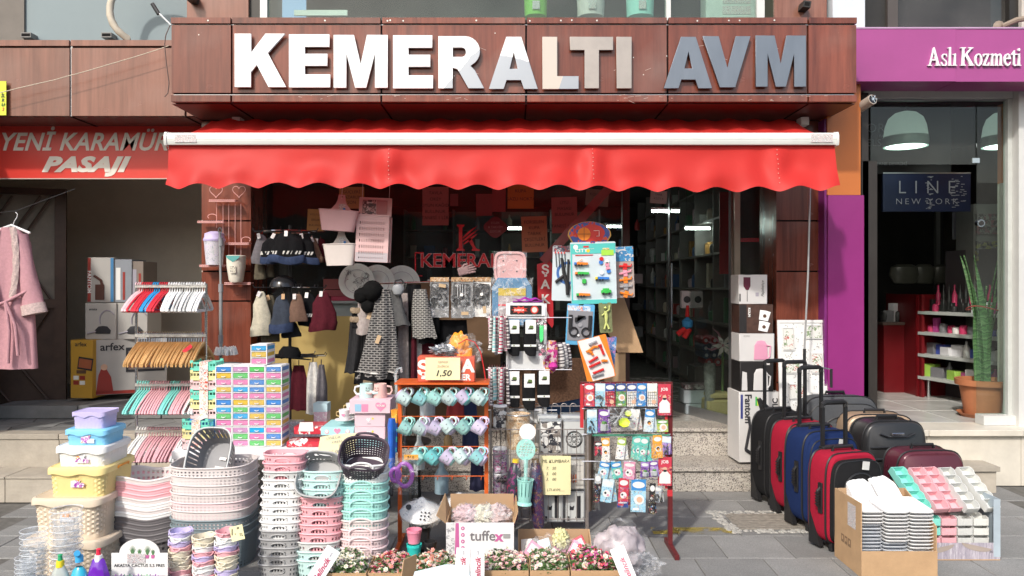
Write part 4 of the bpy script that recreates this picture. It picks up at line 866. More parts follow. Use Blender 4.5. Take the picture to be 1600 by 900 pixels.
q=MB();q.prism([(-.055,.205),(.055,.205),(.045,.185),(0,.155),(-.045,.185)],.003,T=Matrix.Translation((0,-.0735,0)));put('teal_mouth',q.k(PL_('leaf_teal',(.10,.35,.33))),t)
q=MB();q.box(-.022,.022,-.0735,-.072,.07,.125);put('print',q.mesh('tp',[PM_('cup_print',(.74,.70,.60),[(.1,.1,.1),(.3,.3,.2)],120,.4)]),t)
def lid_box(px0,px1,ytop,ybot,D,depth,body,lidm,cn,label,sticker=True,lidh=.030,nm=None,wv=.006):
 x0_,x1_=X(px0,D),X(px1,D);z0_,z1_=Z(ybot,D),Z(ytop,D);w_=x1_-x0_;h_=z1_-z0_
 t=TH_('storage_box',label,'storage box',((x0_+x1_)/2,D,z0_),0,'lidded storage boxes in the left stack')
 b=MB();n=120;rx,ry=w_/2*.93,depth/2*.94;hb_=h_-lidh;rows=max(6,int(hb_/.013))
 rings=[ellring(0,depth/2,rx*(.93+.07*j/rows),ry*(.93+.07*j/rows),hb_*j/rows,n,7)for j in range(rows+1)]
 rr=[]
 for j,rg in enumerate(rings):
  o=[]
  for i,p_ in enumerate(rg):
   s=.968 if(i//2+j)%2 and 1<j<rows-1 else 1.0;o.append((p_[0]*s,depth/2+(p_[1]-depth/2)*s,p_[2]))
  rr.append(o)
 b.loft(rr,0,None,True,False);put('body',b.k(body,a=25),t)
 b=MB();rg=lambda s,z,wv_=0:[(p_[0]*s,depth/2+(p_[1]-depth/2)*s,z+wv_*sin(p_[0]/w_*14))for p_ in ellring(0,depth/2,w_/2,depth/2,0,n,7)]
 b.loft([rg(.985,hb_-.012,wv),rg(1.0,hb_-.010,wv),rg(1.0,hb_+.014),rg(.985,hb_+lidh*.8),rg(.93,hb_+lidh),rg(.90,hb_+lidh*.86)],0,None,False,True);put('lid',b.k(lidm,a=30),t)
 if sticker:
  q=MB();q.prism([(-.035,-.02),(.04,-.02),(.04,.004),(.012,.006),(.02,.024),(-.01,.02),(-.035,.016)],.0015);put('sticker',q.mesh('st',[PM_('box_sticker',(.75,.74,.74),[(.30,.05,.35),(.75,.30,.06),(.75,.74,.74),(.5,.2,.5)],35,.5)]),t,(.01,depth/2-ry-.003,hb_*.62),(R(0),0,0))
 if px0==67:
  q=MB();q.tube([(w_/2*1.0,depth*.35,hb_),(w_/2*1.03,depth*.35,hb_+.01),(w_/2*1.03,depth*.65,hb_+.01),(w_/2,depth*.65,hb_)],.006,6);put('clip',q.k(PL_('clip_orange',(.75,.28,.03))),t)
BEI=PW['beige']
lid_box(26,163,846,912,4.20,.46,BEI,PW['beige'],'beige','lowest large beige woven box in the left stack',False,wv=.008)
lid_box(40,158,780,846,4.22,.44,BEI,PW['beige'],'beige','large beige woven box with coloured sticker, under the yellow one',wv=.008)
lid_box(67,165,731.5,784,4.26,.38,PW['yellow'],PW['yellow'],'yellow','butter yellow woven box with a wavy lid in the left stack')
lid_box(81,166,698,738,4.30,.32,PW['white'],PW['white'],'white','white woven box with sticker between the blue and yellow boxes')
lid_box(97,168,671.5,703,4.34,.24,PW['blue'],PW['blue'],'blue','light blue woven box with sticker near the top of the left stack',lidh=.022)
lid_box(109,164,644.5,672,4.38,.18,PW['lilac'],PW['lilac'],'lilac','small lilac basket box with lid at the top of the left stack',False,lidh=.014)
def tub_mesh():
 b=MB();n=80;rx,ry,h=.205,.15,.14
 rings=[]
 for j in range(9):
  s=.84+.16*j/8;z=h*j/8;rings.append([(p_[0],p_[1],p_[2]+(.010*cos(2*pi*i/n*4+2.4)if j==8 else 0))for i,p_ in enumerate(ellring(0,0,rx*s,ry*s,z,n,3.2))])
 b.loft(rings,0,None,True,False,True,lambda i,j:i%2==0 and j in(2,4,6))
 b.loft([[(x*.975,y*.97,z)for x,y,z in r_]for r_ in rings],0,None,False,False,True,lambda i,j:i%2==0 and j in(2,4,6))
 rim=[(x*1.02,y*1.02,z)for x,y,z in rings[-1]];b.tube(rim,.0085,6,0,True)
 b.loft([[(x*.99,y*.99,z-.0)for x,y,z in rings[-1]],[(x*1.05,y*1.05,z-.003)for x,y,z in rings[-1]],[(x*1.05,y*1.05,z-.02)for x,y,z in rings[-1]]])
 for s in(-1,):
  b.tube([(s*rx*1.0,-.05,h),(s*rx*1.06,-.045,h+.028),(s*rx*1.07,0,h+.04),(s*rx*1.06,.045,h+.028),(s*rx,.05,h)],.008,6)
 return b.mesh('tub',[PW['white']],50)
tubm=tub_mesh()
cols=['cream','pink','pink','pink','blush','white','blush','white','darkgrey','darkgrey','darkgrey','darkgrey','darkgrey']
cols=['blush' if c=='cream' else c for c in cols]
stackrun('wavy_tub',tubm,cols,(X(222,4.42),4.55,0),.0285,lambda i,c:'%s from the top, %s wavy rimmed tub in the stack beside the beige boxes'%(ordn(i),COLN[c]),'tub','wavy rimmed tubs',z0=.002)
bigm=basket_mesh(.225,.17,.20,.95,120,9,3.6,.0045,True,False,wavy=.004)
cols=['blush','blush','blush','blush','palepink','blush','slate','slate','slate']
stackrun('laundry_basket',bigm,cols,(X(335,4.45),4.47,0),.049,lambda i,c:'%s from the top, large %s lattice basket in the widest basket stack'%(ordn(i),COLN[c]),'basket','large lattice baskets',z0=-.018)
def basin_mesh():
 b=MB();n=96;rx,ry,h=.165,.125,.16;rings=[]
 for j,(z,s)in enumerate(((0,.74),(.012,.78),(.05,.84),(.10,.91),(.15,.98),(h,1.0))):rings.append(ellring(0,0,rx*s,ry*s,z,n,3.2))
 b.loft(rings,0,None,True,False,True,lambda i,j:i%3==0 and j in(2,3))
 b.loft([[(x*.972,y*.965,z+.003)for x,y,z in r_]for r_ in rings],1,None,True,False,True,lambda i,j:i%3==0 and j in(2,3))
 b.tube([(x*1.01,y*1.01,z)for x,y,z in rings[-1]],.005,6,2,True)
 return b.mesh('basin',[PW['grey'],PW['midgrey'],PW['lightgrey']],40)
t=TH_('slotted_basket','grey slotted basket leaning upright in the top lattice basket','basket',(X(331,4.50),4.50,Z(716,4.50)),rot=(R(62),0,R(-3)))
bs=put('body',basin_mesh(),t,(0,0,-.10),(0,0,R(90)))
for dx,dz,s in((.02,-.01,1),(.03,.05,.7)):q=MB();q.box(-.03*s,.03*s,-.012*s,.012*s,0,.001);put('sticker',q.k(STK),t,(dx,dz-.03,-.084),(0,0,R(-8)))
q=MB();q.box(-.04,.04,.128,.133,.0,.022);put('handle_slot',q.k(mat('slot_plastic',(.5,.5,.5),.5)),t,(0,.03,.03))  # slot drawn as a plain mid grey bar
nm1=basket_mesh(.112,.075,.105,.86,72,3,3.6,.0055,True,True);nm1 .name='narrow'
c1=['pink','pink','lightgrey','white','white','white','white','white','white','grey','grey','grey','grey','grey']
stackrun('small_basket',nm1,c1,(X(430,4.12),4.22,0),.0455,lambda i,c:'%s from the top, %s handled basket in the narrow stack with the pink top'%(ordn(i),COLN[c]),'basket','handled baskets, pink topped stack',z0=-.02,lean=(.0018,.001))
nm2=basket_mesh(.118,.09,.115,.86,72,3,3.4,.0055,True,True)
c2=['aqua','aqua','aqua','pink','pink','pink','pink','pink','lightgrey','aqua','aqua']
stackrun('small_basket',nm2,c2,(X(490,4.12),4.24,0),.048,lambda i,c:'%s from the top, %s handled basket under the tilted grey basket'%(ordn(i),COLN[c]),'basket','handled baskets, middle stack',z0=-.01,lean=(.0034,.001))
nm3=basket_mesh(.128,.095,.14,.88,84,5,3.0,.006,True,False)
def arch(t,i,col):
 q=MB();q.tube([(.062*cos(R(a)),-.101,.128+.030*sin(R(a)))for a in range(0,181,20)],.006,6)
 put('handle',q.mesh('hnd',[PW[col]]),t)
c3=['white','white','mint','mint','mint','mint','palepink','palepink','palepink','palepink','lightgrey']
c3=['white','white','mint','mint','mint','mint','blush','palepink','palepink','palepink','lightgrey']
stackrun('arched_basket',nm3,c3,(X(562,4.15),4.27,0),.0505,lambda i,c:'%s from the top, %s basket with an arched handle under the plum one'%(ordn(i),COLN[c]),'basket','arched handle baskets',z0=-.03,lean=(.0008,.0),extra=arch)
t=TH_('tilted_basket','grey basket tipped upright on the middle basket stack, its inside showing','basket',(X(499,4.2),4.22,Z(747,4.2)),rot=(R(58),R(6),0));put('body',basket_mesh(.115,.125,.105,.84,72,3,3.4,.006,True,True),t,(0,0,-.05),mats=[PW['grey']])
q=MB();q.box(-.03,.03,-.011,.011,0,.001);put('sticker',q.k(STK),t,(.0,-.01,-.042),(0,0,R(5)))
t=TH_('plum_basket','dark plum perforated basket with arched handles, tilted on its stack','basket',(X(566,4.2),4.25,Z(726,4.2)),rot=(R(38),R(5),R(4)));put('body',basket_mesh(.130,.115,.15,.86,100,7,3.0,.006),t,(0,0,-.07),mats=[PW['plum']])
for s in(-1,1):
 q=MB();q.tube([(.062*cos(R(a)),s*.118,.078+.030*sin(R(a)))for a in range(0,181,20)],.007,6);put('handle',q.mesh('hnd',[PW['plum']]),t)
def pot_mesh():
 b=MB();n=48;prof=[(.040,0),(.046,.025),(.050,.05),(.054,.072)]
 b.lathe(prof,n,cap0=True,skip=lambda i,j:i%4==0 and j==1);b.lathe([(r_*.95,z+.002)for r_,z in prof],n,skip=lambda i,j:i%4==0 and j==1)
 b.tube([((.0565+.0025*cos(6*t_))*cos(t_),(.0565+.0025*cos(6*t_))*sin(t_),.073+.004*cos(3*t_+1))for t_ in[2*pi*i/n for i in range(n)]],.0035,5,0,True)
 for a in(-100,80):b.tube([(.056*cos(R(a+d)),.060*sin(R(a+d)),.072-.016*sin(R((d+24)*180/48)))for d in range(-24,25,8)],.003,5)
 return b.mesh('pot',[PW['white']],50)
potm=pot_mesh()
for s,(px,top_,cl_,where)in enumerate(((280,822,['lilac','white','lilac','pink','cream','cream','cream','cream','pink','palepink','cream','cream','pink'],'left'),(317,830,['cream','cream','white','pink','lilac','pink','white','white','pink','palepink','cream','lilac'],'middle'),(352,822,['pink','white','white','lilac','pink','cream','cream','cream','lilac','cream','white','pink','pink'],'right'))):
 stackrun('small_pot',potm,cl_,(X(px,3.98),4.0,0),.0245,lambda i,c,w_=where:'%s from the top, %s little basket pot in the %s of three columns'%(ordn(i),COLN[c],w_),'pot','little pots, %s column'%where,z0=Z(top_+7,4.0)-.073-.0245*(len(cl_)-1),jitter=60)
t=TH_('price_note','yellow note reading 1 TL stuck to the right column of little pots','note',(X(371,3.92),3.915,Z(832,3.92)),rot=(R(-6),R(-14),0))
q=MB();q.box(-.034,.034,-.001,0,-.038,.036);put('sheet',q.k(PAPERY),t);put('lettering',TX_('1.⁼',.045,INK,0,.2,.0004),t,(-.012,-.0025,.008));put('lettering',TX_('TL',.02,INK,0,.2,.0004),t,(.018,-.0025,-.014))
t=TH_('cactus_display','white arched cactus display card above purple and green frilled pots','display card',(X(218,3.88),3.88,0))
q=MB();w_=X(262,3.88)-X(174,3.88);pts=[(-w_/2,.13),(w_/2,.13),(w_/2,.245)]+[(w_*.36*cos(R(a)),.245+(Z(842,3.88)-.245)*sin(R(a)))for a in range(0,181,12)]+[(-w_/2,.245)]
q.prism(pts,.003);put('card',q.k(PAPERW),t)
put('lettering',TX_('AKASYA CACTUS 5,5 FRES',.0215,INK,.0002,0,.0003,1.02),t,(.0,-.002,.182))
q=MB();q.box(-.10,.102,-.08,.08,0,.125);put('box',q.k(PL_('box_purple',(.20,.10,.30))),t)
CG=mat('cactus_green',(.09,.20,.08),.6,var=.3,vs=60);q=MB()
for cx_,h_,w2 in((-.035,.05,.012),(0.0,.035,.008),(.04,.05,.011),(.068,.03,.014)):
 for k in range(7):a=R(-45+15*k);q.prism([(cx_-.003,.235),(cx_+.003,.235),(cx_+sin(a)*h_*.5,.235+h_*cos(a))],.0008,0,Matrix.Translation((0,-.0012-k*.0001,0)))
o=put('cactus_print',q.k(CG),t)
q=MB()
for cx_ in(-.035,.0,.04,.068):q.prism([(cx_-.010,.235),(cx_+.010,.235),(cx_+.007,.218),(cx_-.007,.218)],.0008,0,Matrix.Translation((0,-.0022,0)))
put('pot_print',q.k(PL_('print_magenta',(.5,.12,.3))),t)
q=MB();q.box(-.06,.03,-.0035,-.0028,.195,.243);put('label_print',q.k(STK),t)
for k in range(5):
 m_=(PL_('frill_purple',(.30,.12,.40)),PL_('frill_green',(.25,.55,.30)))[k%2];q=MB()
 q.lathe([(.016,0),(.02,.04)],12)
 for a in range(14):A=2*pi*a/14;q.tube([(.02*cos(A),.02*sin(A),.04),(.03*cos(A),.03*sin(A),.048+.008*(a%2)),(.034*cos(A+.2),.034*sin(A+.2),.042)],.003,4)
 put('frilled_pot',q.k(m_),t,(-.085+k*.043,-.055,.092))
CLR=film_mat('cup_plastic',(.82,.87,.92),.16,14)
cupm=MB();cupm.lathe([(.03,0),(.045,.09),(.048,.092),(.043,.09),(.028,.002)],32,cap0=True)
for k in range(10):cupm.tube([((.031+.0014*j)*cos(R(k*36+j*9)),(.031+.0014*j)*sin(R(k*36+j*9)),j*.009)for j in range(10)],.0018,4)
cupm.tube([(.0475*cos(R(a)),.0475*sin(R(a)),.091)for a in range(0,360,15)],.0013,4,1,True);cupm=cupm.k(CLR,mat('cup_rim',(.8,.84,.88),.2,alpha=.7))
for(px,d,ztop,n_,where,s)in((40,3.78,.26,10,'the far left stack',1.0),(53,3.95,.34,10,'the left stack behind',1.35),(104,3.98,.44,12,'the tallest stack',1.6)):
 for k in range(n_):
  t=put('clear_tumbler',cupm,None,(X(px,d),d,ztop-.092*s-k*.021*s),(0,0,ru(0,6)),s);tag(t,'%s from the top, clear swirl plastic tumbler in %s'%(ordn(k),where),'tumbler','clear tumblers in %s'%where)
def bottle(px,ytop,d,label,body,cap,neck,kind):
 H_=Z(ytop,d);t=TH_('bottle',label,'bottle',(X(px,d),d,0))
 q=MB()
 if kind=='soap':q.lathe([(.001,0),(.046,0),(.050,.02),(.048,.16),(.036,H_-.085),(.017,H_-.050),(.015,H_-.045)],28,sy=.65)
 elif kind=='spray':q.lathe([(.001,0),(.056,0),(.058,.03),(.056,.14),(.030,H_-.10),(.016,H_-.085)],28,sy=.75)
 else:q.lathe([(.001,0),(.052,0),(.055,.02),(.055,H_-.13),(.030,H_-.055),(.018,H_-.045)],8,sy=.6)
 put('body',q.k(body),t)
 q=MB();q.cyl((0,0,H_-.06),(0,0,H_-.03),.019,.017,20);put('neck_collar',q.k(neck),t)
 q=MB()
 if kind=='spray':q.tube([(0,.0,H_-.04),(-.012,0,H_-.022),(.006,-.03,H_-.010)],.0145,10)
 else:q.cyl((0,0,H_-.03),(0,0,H_-.006),.011,.009,16);q.lathe([(.009,H_-.006),(.012,H_-.004),(.008,H_),(.001,H_+.001)],16)
 put('cap',q.k(cap),t)
 if kind=='square':
  for k in range(3):q=MB();q.box(-.020+k*.006,.005+k*.006,-.0555,-.054,.16+k*.016,.163+k*.016);put('label_stroke',q.k(WHITE),t,(0,.02,0),(0,R(-20),0))
bottle(94,866,3.72,'clear washing up liquid bottle with a yellow and green cap',mat('clear_soap',(.42,.46,.44),.1,coat=.5,var=.05),PL_('cap_green',(.03,.35,.15)),PL_('cap_yellow',(.8,.62,.03)),'soap')
bottle(124,858,3.72,'blue window cleaner bottle with a blue trigger head',mat('blue_liquid',(.02,.38,.55),.12,coat=.5,var=.05),PL_('trigger_blue',(.05,.36,.68)),PL_('trigger_blue',(.05,.36,.68)),'spray')
bottle(154,857,3.72,'purple cleaner bottle with a red cap and white neck',mat('purple_liquid',(.14,.02,.40),.12,coat=.5,var=.05),PL_('cap_red',(.70,.02,.06)),WHITE,'square')
# --- MERCHANDISE, centre
def gift(name,px0,px1,py0,py1,D,depth,m,label,cat='gift box',grp=None,rz=0,zb=None):
 x0_,x1_=X(px0,D),X(px1,D);z0_,z1_=Z(py1,D),Z(py0,D)
 if zb is not None:z0_=zb
 t=TH_(name,label,cat,((x0_+x1_)/2,D,z0_),rz,grp);w_=x1_-x0_
 b=MB();b.rbox(-w_/2,w_/2,0,depth,0,z1_-z0_,.004,n=1);put('carton',b.k(m),t);t['w']=w_;t['h']=z1_-z0_;return t
def heart_pts(s):return[(s*16*sin(t)**3/32,s*(13*cos(t)-5*cos(2*t)-2*cos(3*t)-cos(4*t))/32)for t in[2*pi*k/24 for k in range(24)]]
def disc_pts(r,n=16):return[(r*cos(2*pi*k/n),r*sin(2*pi*k/n))for k in range(n)]
def stick(name,pts,m,par,loc,th=.001,rot=(0,0,0)):
 q=MB();q.prism(pts,th);return put(name,q.mesh(name,[m],0),par,loc,rot)
RG=PM_('red_gift_print',(.50,.03,.05),[(.78,.72,.70),(.50,.03,.05),(.62,.10,.10)],14,.40)
PKL=mat('carton_pink',(.72,.52,.58),.5,var=.04);AQL=mat('carton_aqua',(.38,.68,.70),.5,var=.04);MGN=mat('print_pink',(.72,.25,.40),.5);GRY_P=mat('print_grey',(.35,.33,.38),.5)
t=gift('gift_box',448,502,690,708,5.0,.16,RG,'red gift box with white scrolls at the front of the table',rz=R(3),zb=TZ+.004);t2=gift('gift_box',459,502,667,690,5.06,.2,RG,'red gift box with a white flap standing behind the front one',zb=TZ+.075)
stick('print',heart_pts(.05),mat('heart_white',(.75,.7,.7),.5),t,(.0,-.0015,.04));stick('flap',[(-.05,0),(.05,0),(.045,.06),(-.04,.06)],PAPERW,t2,(-.01,-.003,.02))
t=gift('gift_box',501,553,668,688,5.03,.30,AQL,'pale aqua gift box printed with two owls and a pink heart',zb=TZ+.075);stick('print',heart_pts(.045),MGN,t,(0,-.0015,t['h']*.55))
for s in(-1,1):stick('print',disc_pts(.016),mat('owl_pink',(.6,.4,.45),.6),t,(s*.068,-.0015,t['h']*.45));stick('print',disc_pts(.010),WHITE,t,(s*.068,-.0028,t['h']*.52))
gift('gift_box',501,553,688,700,5.03,.30,AQL,'plain aqua gift box underneath the owl box',zb=TZ+.004)
t=gift('gift_box',554,601,687,704,5.0,.26,AQL,'aqua carton at the foot of the pink box stack',zb=TZ+.004)
for k,(y0_,y1_)in enumerate(((667.5,686.5),(647,667))):
 t=gift('gift_box',554,602,y0_,y1_,5.0,.26,PKL,'%s pink dotted carton with a small puppy print in the stack'%('lower','upper')[k],grp='pink dotted cartons')
 stick('print',heart_pts(.026),WHITE,t,(-.01,-.0015,t['h']*.55));stick('print',disc_pts(.007),mat('print_yellow',(.75,.6,.1),.5),t,(.018,-.0015,t['h']*.65));stick('print',[(-.012,0),(.012,0),(.012,.006),(-.012,.006)],GRY_P,t,(-.005,-.0015,t['h']*.2))
t=gift('mug_box',546,610,624.5,646,4.98,.24,PKL,'pink carton with hugging mugs print, right under the real mugs','mug box')
stick('print',heart_pts(.07),MGN,t,(.070,-.0015,.045));put('lettering',TX_('YOU&I',.018,PAPERW,.0006,0,.0003),t,(.070,-.0035,.050))
for s,m_ in((-1,mat('print_blue',(.28,.5,.65),.5)),(1,MGN)):stick('print',[(-.020,0),(.020,0),(.022,.048),(-.022,.048)],m_,t,(-.055+s*.022,-.0015-.0002*s,.012))
def mug_body(r,h,m,par,loc,n=32):
 q=MB();q.lathe([(.001,0),(r*.92,0),(r*.97,.004),(r*.86,h),(r*.80,h),(r*.84,.01),(.001,.008)],n);return put('body',q.k(m),par,loc)
for s,m_,cn,px in((-1,PW['aqua'],'pale blue',571.5),(1,PL_('mug_pink',(.74,.48,.44)),'pink',593.5)):
 t=TH_('mug','%s hugging mug with a smiling face standing on the pink box'%cn,'mug',(X(px,5.06),5.08,Z(624.5,4.98)),0,'hugging mugs');mug_body(.048,.092,m_,t,(0,0,0))
 q=MB();q.tube([(s*.044,0,.075),(s*.072,0,.07),(s*.078,0,.045),(s*.066,0,.024),(s*.046,0,.022)],.007,8);put('handle',q.k(m_ if s>0 else WHITE),t)
 q=MB();q.tube([(-s*.030,-.030,.045),(-s*.060,-.045,.034),(-s*.085,-.04,.036)],[.009,.009,.007],8);put('arm',q.k(m_),t)
 for dx in(.008,.026):stick('eye',disc_pts(.0035,10),INK,t,(-s*dx,-.0475+.0,.068))
 q=MB();q.tube([(-s*(.017+.014*cos(R(a))),-.047,.062+.014*sin(R(a)))for a in range(200,341,20)],.0014,4);put('mouth',q.k(INK),t)
for px,D_,ps in((538,5.08,0),(549,5.22,1)):
 zb_=TZ+.158+.0;t=TH_('cup_and_saucer',('white cup with heart print on a saucer above the owl box','second cup and saucer standing behind the heart cup')[ps],'cup',(X(px,D_),D_,zb_+ps*.02),0,'cups and saucers')
 q=MB();q.lathe([(.001,.004),(.03,.003),(.062,.012),(.062,.015),(.03,.008),(.001,.008)],32);put('saucer',q.k(WHITE),t);q=MB();q.lathe([(.024,.008),(.028,.012),(.036,.078),(.033,.078),(.026,.016),(.001,.015)],28);put('cup_body',q.k(WHITE),t)
 q=MB();q.tube([(-.034,0,.065),(-.052,0,.06),(-.052,0,.038),(-.032,0,.032)],.004,6);put('handle',q.k(mat('handle_gold',(.6,.45,.2),.4)),t);stick('print',heart_pts(.024),MGN,t,(0,-.036,.045))
 if ps:q=MB();q.rbox(-.07,.07,-.06,.10,-.022,.001,.004);put('tray',q.k(PAPERW),t)
t=TH_('price_sheet','large yellow handwritten price sheet hanging over the table edge','note',(X(522,4.88),4.885,Z(712,4.88)),rot=(R(-14),R(-6),0))
def sheet(u,v):return(-.115+.24*u+.03*v,.006*sin(u*7+v*2),.125*v+.006*sin(u*3))
b=MB();b.grid(sheet,16,8);b.grid(lambda u,v:(sheet(u,v)[0],sheet(u,v)[1]+.001,sheet(u,v)[2]),16,8);put('sheet',b.k(PAPERY),t)
for s,x,z,sz in(('ÖNLÜK',.0,.112,.026),('KREM',.02,.083,.024),('FINE',.055,.058,.022),('25.00',.0,.022,.032)):put('lettering',TX_(s,sz,mat('pencil_ink',(.22,.22,.28),.7),-.0003,.25,.0003,1.1),t,(x,-.0095,z))
t=gift('gift_box',490,511,631,659,5.4,.1,PM_('dotted_box',(.62,.42,.50),[(.75,.72,.72),(.62,.42,.50)],60,.4),'little pink and blue gift box in front of the knitted scarf',zb=None)
q=MB();q.box(-t['w']/2-.002,t['w']/2+.002,-.002,.102,t['h']*.55,t['h']+.002);put('lid',q.k(mat('box_pale_blue',(.45,.60,.64),.5)),t)
t=TH_('glass_ware','cluster of wrapped clear glasses at the back of the table','glassware',(X(478,5.35),5.35,TZ+.004))
for k in range(6):q=MB();q.lathe([(.001,0),(.03,0),(.034,.10),(.031,.10),(.027,.01)],20);put('glass',q.k(FILM),t,(-.12+.06*(k%4),.05*(k//4),.0))
for px,y0_,y1_,D_,k in((455,660,700,5.5,0),(478,668,700,5.45,1),(575,640,700,5.35,2)):gift('carton',px-14,px+14,y0_,y1_,D_,.12,PM_('stock_print%d'%k,(.55,.52,.5),[(.1,.1,.12),(.55,.52,.5),(.4,.1,.12)],30,.4),'small printed carton %s at the back of the table'%('behind the drawer chests','between the scarves','behind the mug boxes')[k],'box')
def knit(name,c,c2=None,sc_=90,bump=.6):
 if name in MC:return MC[name]
 m=mat(name,c,.95,var=.25,vs=40,bump=bump,bs=sc_*3);return m
def hounds(name,a,b_,sx=34,sz=34):
 """two tone woven check"""
 if name in MC:return MC[name]
 m=mat(name,a,.95);n=m.node_tree.nodes;L=m.node_tree.links;b=n['Principled BSDF']
 tc=n.new('ShaderNodeTexCoord');mp=n.new('ShaderNodeMapping');mp.inputs['Scale'].default_value=(sx,1,sz);L.new(tc.outputs['Object'],mp.inputs['Vector'])
 br=n.new('ShaderNodeTexBrick');br.inputs['Scale'].default_value=1;br.offset=.5;br.inputs['Mortar Size'].default_value=.11;br.inputs['Brick Width'].default_value=1;br.inputs['Row Height'].default_value=.5
 br.inputs['Color1'].default_value=ncol(a);br.inputs['Color2'].default_value=ncol(a);br.inputs['Mortar'].default_value=ncol(b_)
 cx_=n.new('ShaderNodeSeparateXYZ');L.new(mp.outputs[0],cx_.inputs[0]);cb=n.new('ShaderNodeCombineXYZ');L.new(cx_.outputs[0],cb.inputs[0]);L.new(cx_.outputs[2],cb.inputs[1])
 L.new(cb.outputs[0],br.inputs['Vector']);L.new(br.outputs['Color'],b.inputs['Base Color']);return m
def drape(w0,w1,h,dep,nf,m,ph=0.,n=40,rows=16,sway=0.,mid=None,amp=.35):
 """hanging folded cloth: closed wavy ring narrowing to the top; origin at the top"""
 b=MB();rings=[]
 for j in range(rows+1):
  v=j/rows;w_=w0+(w1-w0)*v**.8 if mid is None else(w0+(mid-w0)*min(1,v*2.2)if v<.45 else mid+(w1-mid)*(v-.45)/.55)
  rg=[]
  for i in range(n):
   t=2*pi*i/n;x=w_/2*cos(t);y=dep/2*sin(t)*(1+amp*sin(nf*t+ph+v*.8))*(.55+.45*v)+.012*sin(x*60+ph)*v
   rg.append((x*(1+.06*sin(nf*t*.7+ph+2*v))+sway*v*v,y,-h*v+.006*sin(nf*t)*(1 if j==rows else 0)))
  rings.append(rg)
 b.loft(rings,0,None,True,True);return b.k(m,a=60)
def beanie(w_,h,m,band=None,flat=.5):
 prof=[(.012,0),(w_*.20,-h*.06),(w_*.36,-h*.28),(w_*.45,-h*.55),(w_*.49,-h*.76)]
 b=MB();b.lathe(prof,28,0,sy=flat);b.lathe([(w_*.50,-h*.76),(w_*.525,-h*.80),(w_*.515,-h*.98),(w_*.49,-h),(w_*.44,-h*.97)],28,1,sy=flat)
 ph=ru(0,6);b.v=[(x+.05*w_*sin(z*28+ph)+.03*w_*sin(y*60+ph)*(-z/h),y*(1+.18*sin(x*70+ph)),z+.04*w_*sin(x*26+ph))for x,y,z in b.v]
 return b.k(m,band or m,a=60)
KN={'grey':knit('knit_grey',(.14,.13,.14)),'olive':knit('knit_olive',(.10,.085,.06)),'black':knit('knit_black',(.008,.008,.009)),'navy':knit('knit_navy',(.035,.05,.10)),'brown':knit('knit_brown',(.15,.09,.065)),'maroon':knit('knit_maroon',(.075,.011,.018)),'cream':knit('knit_cream',(.50,.46,.36)),'slate':knit('knit_slate',(.04,.048,.065)),'taupe':knit('knit_taupe',(.36,.31,.29)),'white':knit('knit_white',(.62,.60,.56)),'dark':knit('knit_dark_grey',(.028,.028,.03)),'tan':knit('fur_tan',(.34,.26,.18),bump=1.)}
SD=5.82
hsd=TH_('hat_stand','black three tier rotating hat stand beside the left pillar','stand',(X(453,SD),SD,.42))
q=MB();q.cyl((0,0,0),(0,0,Z(352,SD)-.42),.012,n=10);put('pole',q.k(BLKP),hsd);q=MB();q.lathe([(.001,.03),(.22,.02),(.23,0)],24);put('base',q.k(BLKP),hsd)
for ti,y in enumerate((362,449,556)):
 zt_=Z(y,SD)-.42
 q=MB();q.tube([(.20*cos(R(a)),.20*sin(R(a))*.8,zt_)for a in range(0,360,15)],.004,5,0,True);put('ring',q.k(CHROME if ti<2 else BLKP),hsd)
 for a in range(0,360,30):
  q=MB();q.tube([(0,0,zt_),(.27*cos(R(a)),.22*sin(R(a)),zt_),(.28*cos(R(a)),.23*sin(R(a)),zt_+.02)],.004,5);put('arm',q.k(BLKP),hsd)
q=MB();q.lathe([(.10,0),(.095,.03),(.07,.065),(.03,.085),(.001,.09)],32);put('dome',q.k(mat('gloss_black',(.02,.02,.022),.15)),hsd,(-.02,-.10,Z(448,SD)-.42))
HL=[(409,366,413,26,'grey',None,-.18,'grey knitted hat at the left end of the upper hat tier'),(406,405,436,16,'olive',None,-.10,'olive glove pair hanging below the grey hat'),(422,408,434,12,'olive',None,-.06,'narrow olive hat dangling left of the stand pole'),(431,366,411,44,'black','navy',-.22,'black beanie with navy cuff, left one of the zigzag banded group'),(450,362,412,50,'black','navy',-.25,'black beanie with navy cuff and white zigzag, front of the group'),(470,366,412,46,'black','navy',-.19,'black beanie with navy cuff, right one of the zigzag banded group'),(486,372,411,30,'brown',None,-.12,'dark brown beanie on the upper tier beside the black ones'),(500,374,411,26,'maroon',None,-.04,'maroon beanie at the right end of the upper tier'),(408,456,525,27,'cream',None,-.2,'cream knitted hat at the left of the middle tier'),(423,462,535,24,'olive',None,-.12,'dark olive cabled hat behind the cream one'),(441,460,520,32,'slate','navy',-.22,'slate hat with navy furry cuff on the middle tier'),(465,460,503,24,'brown',None,-.23,'light brown hat hanging in the middle of the middle tier'),(483,458,510,30,'black',None,-.14,'black hat with white zigzag row on the middle tier'),(505,456,517,36,'maroon','maroon',-.18,'deep maroon ribbed hat at the right of the middle tier'),(455,500,527,26,'dark',None,-.12,'dark cap hanging below the brown hat')]
